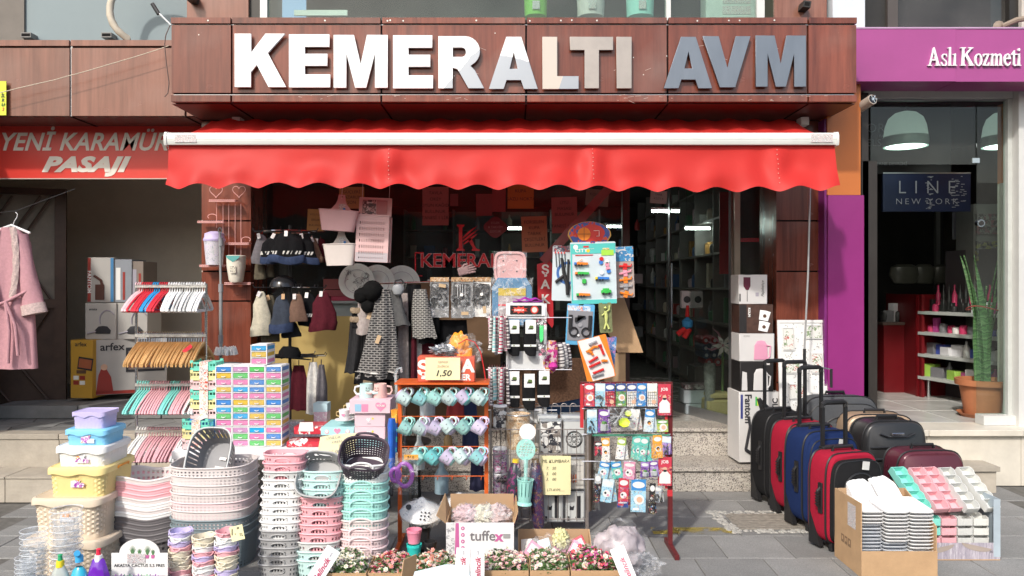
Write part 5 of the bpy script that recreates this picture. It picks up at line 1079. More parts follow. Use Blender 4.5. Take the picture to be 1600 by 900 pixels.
for px,y0_,y1_,wpx,m_,bd,yo,lb_ in HL:
 D_=SD+yo;t=TH_('beanie_hat',lb_,'hat',tuple(at(px,y0_,D_)),0,'knitted hats on the hat stand')
 w_=X(CX+wpx*1.14,D_);h_=Z(y0_,D_)-Z(y1_,D_);mm_=KN[m_]
 put('crown',beanie(w_,h_,mm_,KN[bd]if bd else None),t)
 q=MB();q.tube([(0,0,.0),(0,.02,.02),(0,.04,.015)],.002,4);put('hook',q.k(CHROME),t)
 if rnd.random()<.8:stick('tag',[(-.012,-.03),(.012,-.03),(.012,.01),(-.012,.01)],(STK,PAPERW,CARD)[rnd.randrange(3)],t,(ru(-.02,.02),-.03,-.005),rot=(R(-10),R(ru(-30,30)),0))
 if 'zigzag' in lb_:
  q=MB();n_=9
  for k in range(n_):
   a0=R(205+k*130/n_);rr_=w_*.47;x,y=rr_*cos(a0),rr_*.5*sin(a0)-.003
   q.prism([(-.011,-.012),(.003,-.012),(.014,.012),(0,.012)],.002,0,Matrix.Translation((x,y,-h_*.66))@Matrix.Rotation((math.atan2(sin(a0)*.9,cos(a0))+R(90))*.6,4,'Z'))
  put('zigzag_band',q.mesh('zz',[KN['white']],0),t)
t=TH_('brim_hat','black brimmed hat resting on the third tier of the hat stand','hat',tuple(at(452,560,5.66)));q=MB();q.lathe([(.14,.0),(.145,.006),(.075,.012),(.072,.05),(.05,.085),(.001,.09)],32,sx=1.1);put('crown',q.mesh('bh',[KN['black']]),t,(0,0,0),(R(-6),R(5),0))
for px,y0_,y1_,wpx,m_,lb_ in((467,571,640,30,'maroon','maroon ribbed loop scarf hanging from the third tier'),(489,566,646,24,'white','off white cabled scarf hanging beside the maroon loop'),(502,570,640,17,'grey','grey knitted scarf end behind the white scarf'),(452,572,632,12,'slate','dark blue scarf hanging left of the maroon loop')):
 D_=5.66;t=TH_('scarf',lb_,'scarf',tuple(at(px,y0_,D_)),0,'scarves on the hat stand')
 put('knit',drape(X(CX+wpx*.5,D_),X(CX+wpx,D_),Z(y0_,D_)-Z(y1_,D_),.07,5,KN[m_],px,mid=X(CX+wpx,D_)),t);q=MB();q.tube([(0,0,0),(0,0,.04)],.004,5);put('hook',q.k(BLKP),t)
t=TH_('yellow_board','large yellow ochre board leaning against the shop window behind the hats','board',(X(545,6.30),6.30,.45));q=MB();q.box(X(415,6.30)-t.location.x,X(632,6.30)-t.location.x,0,.018,0,Z(494,6.30)-.45);put('sheet',q.k(mat('ochre_board',(.46,.34,.13),.8,var=.06,vs=2)),t)
t=TH_('brown_board','brown cardboard sheet behind the gloves and bags','board',(X(700,6.30),6.28,.45));q=MB();q.box(X(636,6.30)-t.location.x,X(782,6.30)-t.location.x,0,.01,0,Z(440,6.30)-.45);put('sheet',q.k(mat('brown_sheet',(.16,.10,.06),.8,var=.15)),t)
SC=5.62
st2=TH_('scarf_stand','chrome display stand buried under scarves in front of the window','stand',(X(628,SC),SC+.12,.42));q=MB();q.cyl((0,0,0),(0,0,Z(440,SC)-.42),.012,n=10);put('pole',q.k(CHROME),st2);q=MB();q.lathe([(.001,.02),(.2,.015),(.2,0)],20);put('base',q.k(BLKP),st2)
q=MB();q.tube([(X(575,SC)-X(628,SC),-.1,Z(444,SC)-.42),(X(682,SC)-X(628,SC),-.1,Z(440,SC)-.42)],.005,6);put('rail',q.k(CHROME),st2)
HT=hounds('houndstooth_knit',(.022,.022,.024),(.22,.21,.20),24,30);HT2=hounds('houndstooth_fine',(.03,.03,.03),(.30,.29,.27),30,38)
SL=[(562,500,582,24,34,KN['dark'],.12,7,.10,-.02,'coat','dark quilted glove bundle hanging left of the scarves'),(573,455,522,22,28,KN['taupe'],.08,4,-.06,.0,'scarf','beige taupe scarf hanging in front at the left'),(600,452,592,14,56,HT,.10,5,-.12,-.05,'scarf','big black and white houndstooth scarf widening downwards'),(616,452,508,16,24,knit('knit_ash',(.09,.09,.09)),.07,4,-.10,.05,'scarf','ash grey ribbed scarf beside the big houndstooth one'),(657,452,528,16,32,HT2,.07,4,-.06,.03,'scarf','smaller houndstooth scarf hanging at the right'),(666,505,536,14,22,KN['black'],.06,4,-.02,0,'scarf','black scarf end below the smaller houndstooth scarf'),(646,444,500,18,24,KN['black'],.09,5,.05,0,'scarf','black scarf hanging in the middle of the stand'),(630,458,600,12,18,KN['taupe'],.03,3,.02,0,'scarf','long pale grey scarf falling behind the houndstooth one'),(641,470,604,9,12,KN['black'],.03,3,.03,0,'scarf','long narrow black scarf in the middle'),(647,480,604,5,8,KN['maroon'],.03,3,.0,0,'scarf','narrow maroon scarf strip next to the black one'),(654,500,604,7,9,KN['white'],.02,3,.06,0,'scarf','thin off white scarf strip at the right'),(665,525,600,20,26,KN['maroon'],.04,3,.08,0,'bag','maroon cloth bag hanging low at the right'),(608,540,604,30,44,KN['black'],.10,5,.06,0,'scarf','black scarf mass under the houndstooth hem'),(580,545,608,14,22,KN['tan'],.06,4,.05,0,'scarf','tan and black spotted scarf low at the left'),(590,470,600,30,60,KN['black'],.10,6,.10,0,'scarf','broad black knit mass behind the beige scarf'),(636,452,540,22,30,KN['dark'],.08,5,.08,0,'scarf','dark grey scarf filling the gap in the middle'),(612,596,640,20,30,KN['tan'],.05,4,.02,0,'bag','tan and black cloth end above the hugging mugs'),(676,470,520,14,20,KN['black'],.05,4,.04,0,'scarf','thin black scarf at the far right of the stand'),(695,500,590,60,66,KN['black'],.10,6,.12,0,'bag','heap of black knitwear behind the orange bag')]
for k,(px,y0_,y1_,w0,w1,m_,dp,nf,do,sw,ct,lb_)in enumerate(SL):
 D_=SC+do;t=TH_('scarf' if ct=='scarf' else 'hanging_textile',lb_,ct,tuple(at(px,y0_,D_)),0,'textiles on the scarf stand');h_=Z(y0_,D_)-Z(y1_,D_)
 w0*=1.2;w1*=1.2;put('cloth',drape(X(CX+w0,D_),X(CX+w1,D_),h_,dp,nf,m_,k*1.3,sway=sw,n=56),t)
 if k==2:
  put('hem',drape(X(CX+w1*.98,D_),X(CX+w1*1.02,D_),.055,dp*1.15,nf,KN['black'],k*1.3+.8,rows=4,n=56),t,(sw,0,-h_+.05));put('hem_stripe',drape(X(CX+w1*.99,D_),X(CX+w1*1.0,D_),.008,dp*1.18,nf,KN['white'],k*1.3+.8,rows=2,n=56),t,(sw,0,-h_+.055))
 if k in(1,2):stick('price_tag',[(-.014,-.03),(.014,-.03),(.016,.03),(-.012,.03)],mat('kraft_tag',(.50,.36,.22),.8),t,(-.03 if k==2 else.03,-dp*.75,-h_*.55),rot=(0,R(20),0))
for i,(px,py,r_)in enumerate(((565,462,.055),(582,455,.075),(575,478,.05))):
 t=TH_('fur_hat','%s black fluffy pompom hat at the top left of the scarf stand'%('left','large upper','small lower')[i],'hat',tuple(at(px,py,SC-.12)),0,'fluffy hats');q=MB()
 for a in range(9):
  for e_ in range(7):
   pass
 pr=[(r_*sin(pi*j/10)*(1+.06*rnd.random()),-r_*cos(pi*j/10))for j in range(11)];q.lathe([(max(a,.001),z)for a,z in pr],20)
 v_=[]
 for(x,y,z)in q.v:s_=1+ru(-.07,.07);v_.append((x*s_,y*s_,z*s_))
 q.v=v_;put('fur',q.k(knit('fur_black',(.008,.008,.008),bump=1.)),t)
for y,lb_ in((485,'upper'),(499,'lower')):
 t=TH_('fur_cuff','%s tan fur cuff on the dark hanging gloves'%lb_,'glove',tuple(at(559,y,SC-.05)),0,'fur cuffs');q=MB();q.lathe([(.03,-.02),(.05,-.018),(.058,0),(.05,.018),(.03,.02)],20,sy=.7);q.v=[(x*(1+ru(-.08,.08)),y_*(1+ru(-.08,.08)),z*(1+ru(-.2,.2)))for x,y_,z in q.v];put('fur',q.mesh('fc',[KN['tan']]),t)
 put('cuff_band',drape(.085,.09,.05,.07,4,KN['black'],0,rows=3),t,(0,.005,-.01))
t=TH_('ear_muffs','grey satin ear muffs hanging at the top of the scarf stand','ear muffs',tuple(at(622,452,SC-.14)));q=MB();q.lathe([(.001,-.045),(.03,-.035),(.046,0),(.035,.03),(.001,.04)],20,sy=.7);put('pad',q.k(mat('satin_grey',(.25,.26,.27),.35)),t);q=MB();q.tube([(-.03,0,.02),(-.02,0,.06),(.02,0,.07),(.045,0,.04)],.006,6);put('headband',q.k(BLKP),t)
GLV=mat('glove_leather',(.018,.017,.017),.32,bump=.5,bs=30)
def glove(s=1.):
 b=MB();b.rbox(-.038*s,.038*s,-.012,.012,-.10*s,.0,.012)
 for k,(dx,L_g)in enumerate(((-.029,.062),(-.010,.075),(.010,.07),(.029,.052))):b.tube([(dx*s,0,-.095*s),(dx*1.1*s,-.002,-.095*s-L_g*s*.6),(dx*1.15*s,.0,-.095*s-L_g*s)],[.0105*s,.0098*s,.006*s],8)
 b.tube([(.034*s,0,-.05*s),(.053*s,-.004,-.075*s),(.052*s,-.004,-.105*s)],[.012*s,.011*s,.007*s],8);return b.k(GLV)
glm=glove();KT=PM_('kraft_header',(.45,.28,.14),[(.1,.06,.04),(.6,.5,.4),(.3,.12,.05)],60,.35)
t=TH_('glove_rail','thin rail above the row of packed gloves','rail',tuple(at(720,438,5.70)));q=MB();q.tube([(X(668,5.7)-X(720,5.7),0,.0),(X(772,5.7)-X(720,5.7),0,.004)],.005,6);q.tube([(0,0,0),(0,.3,.3)],.003,4);put('rod',q.k(STEELW),t)
for k,(px,y0_,y1_,w_)in enumerate(((687,434,496,29),(722,434,497,34),(753,434,495,28))):
 D_=5.62+.03*k;W_=X(CX+w_,D_);H_=Z(y0_,D_)-Z(y1_,D_);t=TH_('glove_pack',('unwrapped black leather gloves with kraft tag, leftmost glove pack','black gloves with white finger stripes, middle glove pack','black gloves on a white card, rightmost glove pack')[k],'gloves',tuple(at(px,y0_,D_)),0,'packed gloves on the rail')
 q=MB();q.box(-W_/2,W_/2,-.002,0,-.028,.004);put('header_card',q.k(KT),t);put('glove',glm,t,(-.022,-.016,-.04),(0,R(5),0));put('glove',glm,t,(.022,-.008,-.045),(0,R(-5),R(180)))
 q=MB();q.box(-W_/2,W_/2,.006,.007,-H_,-.028);put('card',q.k(PAPERW if k==2 else mat('clear_grey_card',(.18,.18,.18),.5)),t)
 q=MB();q.grid(lambda u,v:(-W_/2+W_*u,-.040+.010*sin(u*9+k)*sin(v*11),-.028-(H_-.028)*v),14,18);put('clear_bag',q.k(FILM),t)
 if k:stick('round_label',disc_pts(.012),PAPERW,t,(.0,-.050,-H_*.42));
 stick('price_tag',[(-.022,-.011),(.03,-.011),(.03,.013),(-.022,.013)],mat('kraft_tag',(.50,.36,.22),.8),t,(0.02,-.052,(-H_*.2,-H_*.88,-H_*.8)[k]),rot=(0,R((10,0,85)[k]),0))
 if k==1:
  q=MB()
  for j in range(4):q.tube([(-.03+.018*j,-.034,-.05),(-.03+.018*j,-.032,-.14)],.0018,4)
  put('finger_stripe',q.k(WHITE),t)
t=TH_('loose_glove','pale pink knitted glove lying above the packed gloves','glove',tuple(at(722,424,5.66)),rot=(0,R(-105),0));put('hand',glm,t,(0,0,.03),(0,0,0),.8,mats=[knit('glove_rose',(.30,.20,.20))])
LEDGE=Z(470,6.36)
t=TH_('display_ledge','grey window display ledge holding the plates behind the glass','shelf',(X(600,6.38),6.38,LEDGE));q=MB();q.box(-.55,.30,-.06,.03,-.02,0);q.box(-.55,.30,.0,.01,-.15,-.02);put('board',q.k(mat('ledge_grey',(.30,.33,.32),.5)),t)
PLG=mat('plate_green',(.80,.88,.82),.25,var=.04)
for k,(px,py,r_)in enumerate(((558,440,28),(590,442,28),(628,444,29))):
 D_=6.33+.012*k;rr_=X(CX+r_,D_);t=TH_('plate',('pale green plate with dark flower drawing, leftmost plate','plain pale green plate in the middle','plain pale green plate with a dark rim line, rightmost plate')[k],'plate',tuple(at(px,py,D_)),0,'plates in the window',rot=(R(83),0,0))
 q=MB();q.lathe([(.001,0),(rr_*.6,.002),(rr_*.68,.010),(rr_,.020),(rr_,.024),(rr_*.66,.014),(rr_*.58,.007),(.001,.006)],48);put('dish',q.k(PLG),t);q=MB();q.tube([(rr_*.66*cos(a),rr_*.66*sin(a),.0155)for a in[R(v)for v in range(0,360,10)]],.0018,4,0,True);put('ring_line',q.k(GRY_P),t)
 if k==0:
  q=MB()
  for f in range(26):
   cx_,cy_=ru(-.04,.09),ru(-.08,.07);a0=ru(0,6);rr2=ru(.008,.03);q.tube([(cx_+rr2*cos(a0+t2*.5),cy_+rr2*sin(a0+t2*.5)*.8,.0245-.006)for t2 in range(7)],.0014,4)
  for f in range(60):a0=ru(0,6.28);r0=ru(0,.03);q.tube([(-.075+r0*cos(a0),.07+r0*sin(a0),.021),(-.072+r0*cos(a0),.072+r0*sin(a0),.021)],.0014,4)
  put('flower_print',q.k(INK),t)
for k,(px,y0_,y1_,w_,m_)in enumerate(((525,436,452,40,(.20,.05,.05)),(525,453,463,40,(.22,.04,.05)),(540,463,470,46,(.35,.03,.07)))):
 gift('book',px-w_/2,px+w_/2,y0_,y1_,6.325+.004*k,.06,mat('box_red%d'%k,m_,.5),'%s of three dark red flat boxes left of the plates'%('topmost','middle','lowest')[k],'box','red flat boxes on the ledge')
def caddy(px,y0_,y1_,wpx,D_,m_,label,tilt):
 t=TH_('hanging_caddy',label,'caddy',tuple(at(px,y1_,D_)),0,'hanging plastic caddies',rot=(0,R(tilt),0));W_=X(CX+wpx,D_);H_=Z(y0_+(y1_-y0_)*.45,D_)-Z(y1_,D_);full=Z(y0_,D_)-Z(y1_,D_)
 rr=[]
 for j in range(8):s=.80+.20*j/7;rr.append(ellring(0,.0,W_/2*s,.055*s,H_*j/7,64,4))
 b=MB();b.loft(rr,0,None,True);b.loft([[(x*.965,y*.93,z+.002)for x,y,z in r_]for r_ in rr],0,None,True);b.tube(rr[-1],.004,6,0,True);put('body',b.k(m_,a=45),t)
 w2=W_/2;pts=[(-w2*.98,H_*.95),(w2*.98,H_*.95),(w2*.98,H_*1.02),(w2*.5,H_*1.10),(w2*.28,H_*1.35),(w2*.20,full*.85),(w2*.16,full),(-w2*.16,full),(-w2*.20,full*.85),(-w2*.28,H_*1.35),(-w2*.5,H_*1.10),(-w2*.98,H_*1.02)]
 me=SH_([pts,[(-.01,full*.93),(.01,full*.93),(.008,full*.965),(-.008,full*.965)]],m_,.003,.0);put('hook_plate',me,t,(0,.050,0))
 stick('label_print',[(-.035,0),(.012,0),(.012,.05),(-.035,.05)],STK,t,(.02,.044,H_*1.02));stick('label_print',disc_pts(.010),mat('label_blue',(.05,.2,.5),.5),t,(.025,.0425,H_*1.12))
 return t
cadA=caddy(528,303,361,62,5.62,PL_('caddy_pink',(.62,.38,.38)),'pink plastic caddy hanging highest under the valance',4)
t=caddy(532,355,415,52,5.66,PL_('caddy_white',(.62,.56,.52)),'off white plastic caddy hanging below the pink one',-1)
t=TH_('hanging_hamper','tall pink slotted laundry hamper hanging beside the caddies','hamper',tuple(at(581,409,5.66)),rot=(0,R(2.5),0));W_=X(CX+50,5.66);H_=Z(309,5.66)-Z(409,5.66)
hp_=PL_('hamper_pink',(.66,.44,.43));b=MB();NX,NZ=41,31;zf=H_*.72
for j in range(NZ):
 for i in range(NX):
  x0_,x1_=-W_/2+W_*i/NX,-W_/2+W_*(i+1)/NX;z0_,z1_=zf*j/NZ,zf*(j+1)/NZ
  if i%3==1 and 3<i<NX-4 and j%4 in(1,2)and 1<j<NZ-2:continue
  b.add([(x0_,-.03,z0_),(x1_,-.03,z0_),(x1_,-.03,z1_),(x0_,-.03,z1_)],[(0,1,2,3)],0 if j>5 else 1)
b.box(-W_/2,W_/2,.05,.054,zf,H_);b.box(-W_/2,W_/2,.12,.124,0,zf);b.box(-W_/2-.002,-W_/2,-.03,.054,0,zf);b.box(W_/2,W_/2+.002,-.03,.054,0,zf);b.box(-W_/2,W_/2,-.03,.05,-.002,.0);b.box(-W_/2-.003,-W_/2+.006,.046,.058,zf,H_+.004);b.box(W_/2-.006,W_/2+.003,.046,.058,zf,H_+.004);b.box(-W_/2,W_/2,.046,.058,H_-.006,H_+.006);b.box(-W_/2-.003,W_/2+.003,-.036,-.028,zf-.004,zf+.006)
put('body',b.k(hp_,PL_('hamper_lilac_grey',(.45,.40,.42)),a=20),t)
stick('label_print',[(-.05,0),(.05,0),(.05,.11),(-.05,.11)],PM_('hamper_label',(.12,.06,.06),[(.5,.3,.3),(.05,.04,.05),(.6,.5,.5)],30,.45),t,(-.045,.043,zf+.01));stick('label_print',[(-.04,0),(.04,0),(.04,.11),(-.04,.11)],mat('label_rose',(.45,.22,.22),.6),t,(.05,.043,zf+.01));put('lettering',TX_('gondol',.016,PAPERW,.0005,0,.0003),t,(-.04,.040,zf+.10))
for par,dx,z0_ in((cadA,0,.24),(t,-.10,H_),(t,.10,H_)):
 q=MB();q.tube([(dx,.045,z0_),(dx,.05,2.62-par.location.z)],.0015,4);put('cord',q.k(PAPERW),par)
DR=mat('decal_red',(.66,.015,.025),.5);DW=mat('decal_white_edge',(.70,.52,.50),.6)
t=TH_('window_decal','red shop name and flame shaped K emblem stuck on the window','decal',tuple(at(715,408,6.41)))
me=TX_('KEMERALTI',.158,DW,.0055,0,.0002,1.0,1.0,'LEFT');put('lettering_edge',me,t,(X(656,6.41)-X(715,6.41),0,-.0));put('lettering',TX_('KEMERALTI',.158,DR,.0025,0,.0002,1.0,1.0,'LEFT'),t,(X(656,6.41)-X(715,6.41),-.0015,0))
ec=lambda p:X(p,6.41)-X(715,6.41);ez=lambda p:Z(p,6.41)-Z(408,6.41)
loops=[[(ec(714),ez(351)),(ec(726),ez(351)),(ec(725),ez(354)),(ec(722.5),ez(355)),(ec(722.5),ez(387)),(ec(726),ez(390)),(ec(726),ez(392)),(ec(713),ez(392)),(ec(713),ez(390)),(ec(717),ez(387)),(ec(717),ez(355)),(ec(714),ez(353))]]
for q0,q1,q2 in(((723,372),(733,362),(749,351)),((723,377),(736,367),(749,357)),((724,382),(738,371),(749,363))):
 up,dn=[],[]
 for k in range(9):
  u=k/8;x=(1-u)**2*q0[0]+2*u*(1-u)*q1[0]+u*u*q2[0];y=(1-u)**2*q0[1]+2*u*(1-u)*q1[1]+u*u*q2[1];tt=2.0*sin(pi*min(u+.12,1))+.1;up.append((ec(x),ez(y-tt)));dn.append((ec(x),ez(y+tt)))
 loops.append(up+dn[::-1])
loops.append([(ec(731),ez(374)),(ec(736),ez(372)),(ec(744),ez(388)),(ec(750),ez(390)),(ec(750),ez(392)),(ec(737),ez(392)),(ec(737),ez(390)),(ec(739),ez(388))])
for lp in loops:put('emblem',SH_([lp],DR,.0004),t,(0,-.001,0))
q=MB();q.box(ec(648),ec(650),-.001,0,ez(432),ez(394));q.box(ec(650),ec(662),-.001,0,ez(396),ez(394));q.box(ec(650),ec(660),-.001,0,ez(432),ez(430));put('corner_line',q.k(DR),t)
def notice(px0,px1,y0_,y1_,c,lines,label,D_=6.405,rot=0,sz=None):
 m=mat('notice_%02d%02d%02d'%tuple(int(v*99)for v in c),c,.8,var=.04);t=TH_('paper_notice',label,'notice',tuple(at((px0+px1)/2,(y0_+y1_)/2,D_)),0,'paper notices in the window',rot=(0,R(rot),0));W_,H_=X(CX+px1-px0,D_),Z(y0_,D_)-Z(y1_,D_)
 q=MB();q.box(-W_/2,W_/2,0,.001,-H_/2,H_/2);put('sheet',q.k(m),t);n=len(lines)
 for k,s in enumerate(lines):put('lettering',TX_(s,sz or W_*.17,INK,-.0002,0,.0002),t,(0,-.001,H_/2-H_*(k+1)/(n+1.2)))
notice(660,701,292,352,(.36,.13,.12),['TAVLA','OKEY','OYUN KAĞIDI','BULUNUR.','*TANESİ 1 LİRA'],'rose paper notice in the upper middle of the window, just under the valance')
notice(530,569,292,326,(.40,.20,.09),['GÜÇLERİ','PAZARLIK','SON'],'orange brown notice half hidden behind the pink caddy')
notice(480,506,327,362,(.40,.25,.10),['KOLTUK','ŞALAR','BULUNUR'],'tan notice above the hats at the left end of the window',rot=3)
notice(793,834,286,326,(.48,.16,.05),['KUPA','GAZLI NOKTA'],'bright orange notice tucked right under the scalloped edge')
notice(815,855,338,394,(.45,.19,.11),['FORSELEN','KUPA','TABAK','ÇEŞİTLERİ','BULUNUR'],'orange notice standing above the pink tray',rot=-2)
notice(862,902,308,364,(.36,.12,.11),['ÜTÜ','MASASI','BULUNUR','','*TANESİ 1 LİRA'],'rose notice with ironing board offer, left of the basketball toy',rot=-1.5)
notice(915,951,296,322,(.20,.16,.13),['KOLTUK','11 TL'],'dim grey notice right of the rose one',rot=5)
notice(1016,1042,298,318,(.42,.40,.36),['TANE','KİLİT 4'],'white handwritten notice in the doorway top',6.6,rot=4)
for k,(a,b_4,y0_,y1_)in enumerate(((703,716,303,322),(744,769,303,337),(769,790,296,331))):notice(a,b_4,y0_,y1_,(.22+.04*k,.07,.07),['~','~','~'],'small dark red wavy print, %s in the row under the valance'%ordn(k))
t=TH_('round_badge_sign','dark red octagonal badge sign on the window right of the emblem','sign',tuple(at(774,355,6.40)));stick('plate',[(.092*cos(R(a))*(1+.08*cos(R(a*4))),.082*sin(R(a))*(1+.08*cos(R(a*4))))for a in range(0,360,10)],mat('badge_red',(.17,.02,.025),.5),t,(0,0,0));
for k,s in enumerate(('DİLEK','& TAKVİM','ÇOCUK')):put('lettering',TX_(s,.026,mat('badge_ink',(.45,.25,.25),.6),.0,0,.0002),t,(0,-.002,.035-.035*k))
t=TH_('vertical_banner','narrow red vertical banner with white capital letters beside the toy packs','banner',tuple(at(852,413,6.02)));W_=X(CX+22,6.02)
stick('strip',[(-W_/2-.01,0),(W_/2-.02,.03),(W_/2,0),(W_/2+.01,-.47),(W_/2-.002,-.5),(-W_/2,-.36)],mat('banner_deep_red',(.50,.02,.03),.45),t,(0,0,0))
for k,s in enumerate('ŞAKA'):put('lettering',TX_(s,.098,PAPERW,.003,0,.0004),t,(.0,-.002,-.045-.115*k))
q=MB();q.grid(lambda u,v:((.02+.52*u)+(-.035+.07*v)*.8,-.02-.02*sin(u*6),.02+.58*u+(.035-.07*v)*.6),20,3);put('ribbon',q.k(mat('ribbon_red',(.28,.06,.06),.4,alpha=.75)),t,(-.04,0,0))
t=TH_('pink_tray','pink rounded tray in clear wrapping hanging above the sock rack','tray',tuple(at(797,441,5.66)));W_=X(CX+50,5.66);H_=Z(393,5.66)-Z(441,5.66)
q=MB();rg=lambda s,y:[(x,y,H_/2+z)for x,z,_ in ellring(0,0,W_/2*s,H_/2*s,0,48,5)];q.loft([rg(1,0),rg(1,-.012),rg(.86,-.012),rg(.82,0)],0,None,False,True);q.loft([rg(1,0),rg(.8,.02)],0,None,False,True);put('body',q.k(PL_('tray_rose',(.62,.36,.36))),t)
q=MB();q.grid(lambda u,v:(-W_/2*1.05+W_*1.05*u,-.03-.012*sin(u*11)*sin(v*9),-.01+H_*1.05*v),14,14);put('clear_bag',q.k(FILM),t)
for dx in(-.05,.05):
 for dz in(.35,.7):stick('hole',disc_pts(.006,10),INK,t,(dx,-.003,H_*dz))
t=TH_('blue_board_pack','blue plastic board with a yellow headed label in clear wrapping','board',tuple(at(800,508,5.60)));W_=X(CX+62,5.6);H_=Z(434,5.6)-Z(508,5.6)
stick('board',[(-W_/2,0),(W_/2,0),(W_/2,H_*.8),(W_*.36,H_),(-W_*.36,H_),(-W_/2,H_*.8)],PL_('board_blue',(.07,.20,.35)),t,(0,0,0),.012);stick('label_print',[(-.10,0),(.10,0),(.10,.22),(-.10,.22)],mat('label_mauve',(.42,.36,.36),.6),t,(-.0,-.006,.05),.004);stick('label_print',[(-.10,0),(.10,0),(.10,.055),(-.10,.055)],mat('label_gold',(.55,.40,.03),.5),t,(0,-.010,.215),.003);stick('label_print',[(-.10,0),(.10,0),(.10,.012),(-.10,.012)],DR,t,(0,-.0095,.14),.003)
q=MB();q.grid(lambda u,v:(-W_/2*1.05+W_*1.05*u,-.03-.01*sin(u*10)*sin(v*12),-.01+H_*1.03*v),14,20);put('clear_bag',q.k(FILM),t)
# --- TOY PACKS beside the door
def card_pack(px,ytop,ybot,wpx,D_,base,label,cat='toy pack',grp='toy packs hanging by the door',tilt=0,edge=None):
 W_,H_=X(CX+wpx,D_),(ybot-ytop)*D_/F
 t=TH_('blister_pack',label,cat,tuple(at(px,ytop,D_)),0,grp,rot=(0,R(tilt),0));t['W']=W_;t['H']=H_
 stick('card',[(-W_/2+.006,0),(-.02,0),(-.016,-.010),(.016,-.010),(.02,0),(W_/2-.006,0),(W_/2,-.008),(W_/2,-H_+.006),(W_/2-.006,-H_),(-W_/2+.006,-H_),(-W_/2,-H_+.006),(-W_/2,-.008)],base,t,(0,0,0),.002)
 return t
def blk(t,x0,x1,z0,z1,m,y=-.003,th=.002,nm='print'):
 q=MB();q.box(x0,x1,0,th,z0,z1);return put(nm,q.mesh(nm,[m]),t,(0,y,0))
TCOL={k:PL_('toy_'+k,v,.28)for k,v in dict(green=(.05,.45,.08),orange=(.80,.22,.03),yellow=(.80,.58,.05),blue=(.05,.20,.60),red=(.60,.03,.03),white=(.75,.75,.75),pink=(.75,.3,.4),lime=(.35,.65,.08),grey=(.3,.3,.32)).items()}
TEAL=mat('card_teal',(.08,.50,.46),.5,var=.05);
def truck(par,x,z,cab,bed,L_=.066,rot=0,crane=False):
 q=MB();q.rbox(0,.018,-.024,-.004,.008,.030,.003,n=1);c=put('toy_cab',q.k(cab),par,(x,0,z),(0,R(rot),0))
 q=MB();q.loft([[(.020,-.024,.012),(.020,-.004,.012),(.020,-.004,.032),(.020,-.024,.032)],[(L_,-.024,.010),(L_,-.004,.010),(L_,-.004,.026),(L_,-.024,.026)]],0,None,True,True)
 if crane:q.tube([(.025,-.012,.03),(.06,-.014,.052)],.003,5)
 put('toy_bed',q.k(bed),par,(x,0,z),(0,R(rot),0))
 q=MB()
 for wx in(.009,.034,.054):q.cyl((wx,-.027,.008),(wx,-.021,.008),.0075,n=12)
 put('toy_wheels',q.k(BLKP),par,(x,0,z),(0,R(rot),0))
PAGE=mat('card_pale_blue',(.56,.64,.68),.4,var=.05)
t=card_pack(882,384,470,36,5.66,PAGE,'toy rifle and darts pack half hidden at the left of the truck pack',tilt=1.5)
stick('print',disc_pts(.085,28),mat('target_blue',(.04,.13,.38),.5),t,(.03,-.002,-.20),.001);stick('print',disc_pts(.065,28),PAGE,t,(.03,-.0033,-.20),.001)
q=MB();q.tube([(-.02,-.014,-.09),(.0,-.014,-.2),(.03,-.014,-.29),(.03,-.014,-.36)],[.010,.014,.018,.012],6);q.tube([(0,-.014,-.22),(-.06,-.014,-.27)],.012,6);q.tube([(.03,-.014,-.10),(.03,-.014,-.36)],.008,6);put('toy_rifle',q.k(BLKP),t)
for k in range(4):
 q=MB();q.tube([(-.065+.022*k,-.012,-.05),(-.055+.022*k,-.012,-.16)],.003,5);q.lathe([(.001,0),(.007,0),(.004,.012)],8,1,Matrix.Translation((-.066+.022*k,-.012,-.058)));put('toy_dart',q.mesh('dt',[BLKP,TCOL['red']]),t)
blk(t,-.08,.06,-.045,-.003,PM_('dark_toy_print',(.12,.12,.16),[(.45,.05,.05),(.6,.6,.6),(.05,.05,.08)],40,.45))
t=card_pack(972,385,465,34,5.66,mat('card_faded',(.40,.33,.30),.4),'toy plane and vehicle pack half hidden at the right of the truck pack',tilt=-2)
blk(t,-.08,.08,-.11,-.002,PM_('sky_toy_print',(.05,.22,.45),[(.65,.25,.03),(.05,.22,.45),(.6,.6,.6),(.08,.35,.6)],16,.45))
for z,c in((-.15,'red'),(-.20,'pink'),(-.25,'orange'),(-.30,'grey'),(-.35,'orange')):
 q=MB();q.tube([(-.03,-.014,0),(.06,-.014,.008)],[.009,.005],6);q.box(.0,.03,-.016,-.013,-.022,.026);q.tube([(.055,-.014,.008),(.062,-.014,.026)],.004,5);put('toy_plane',q.mesh('pl',[TCOL[c]]),t,(.0,0,z),(0,R(ru(-20,20)),0))
t=card_pack(926,378,475,71,5.58,PAGE,'large toy truck pack with teal header, foremost of the toy packs',tilt=-1.5)
W_,H_=t['W'],t['H'];blk(t,-W_/2+.002,W_/2-.002,-.085,-.012,TEAL);blk(t,-W_/2+.002,W_/2-.002,-H_+.002,-H_+.032,TEAL);blk(t,-W_/2+.002,-W_/2+.012,-H_+.03,-.085,TEAL)
put('lettering',TX_('CITY',.034,PAPERW,.001,0,.0004,1.1,1.15),t,(-.085,-.0045,-.062));put('lettering',TX_('SUPER TEAM',.010,PAPERW,0,0,.0004),t,(-.02,-.0045,-.05));stick('print',disc_pts(.013),TCOL['yellow'],t,(-.035,-.0045,-.063),.001);stick('print',disc_pts(.018),PAPERW,t,(-.125,-.0045,-.035),.001)
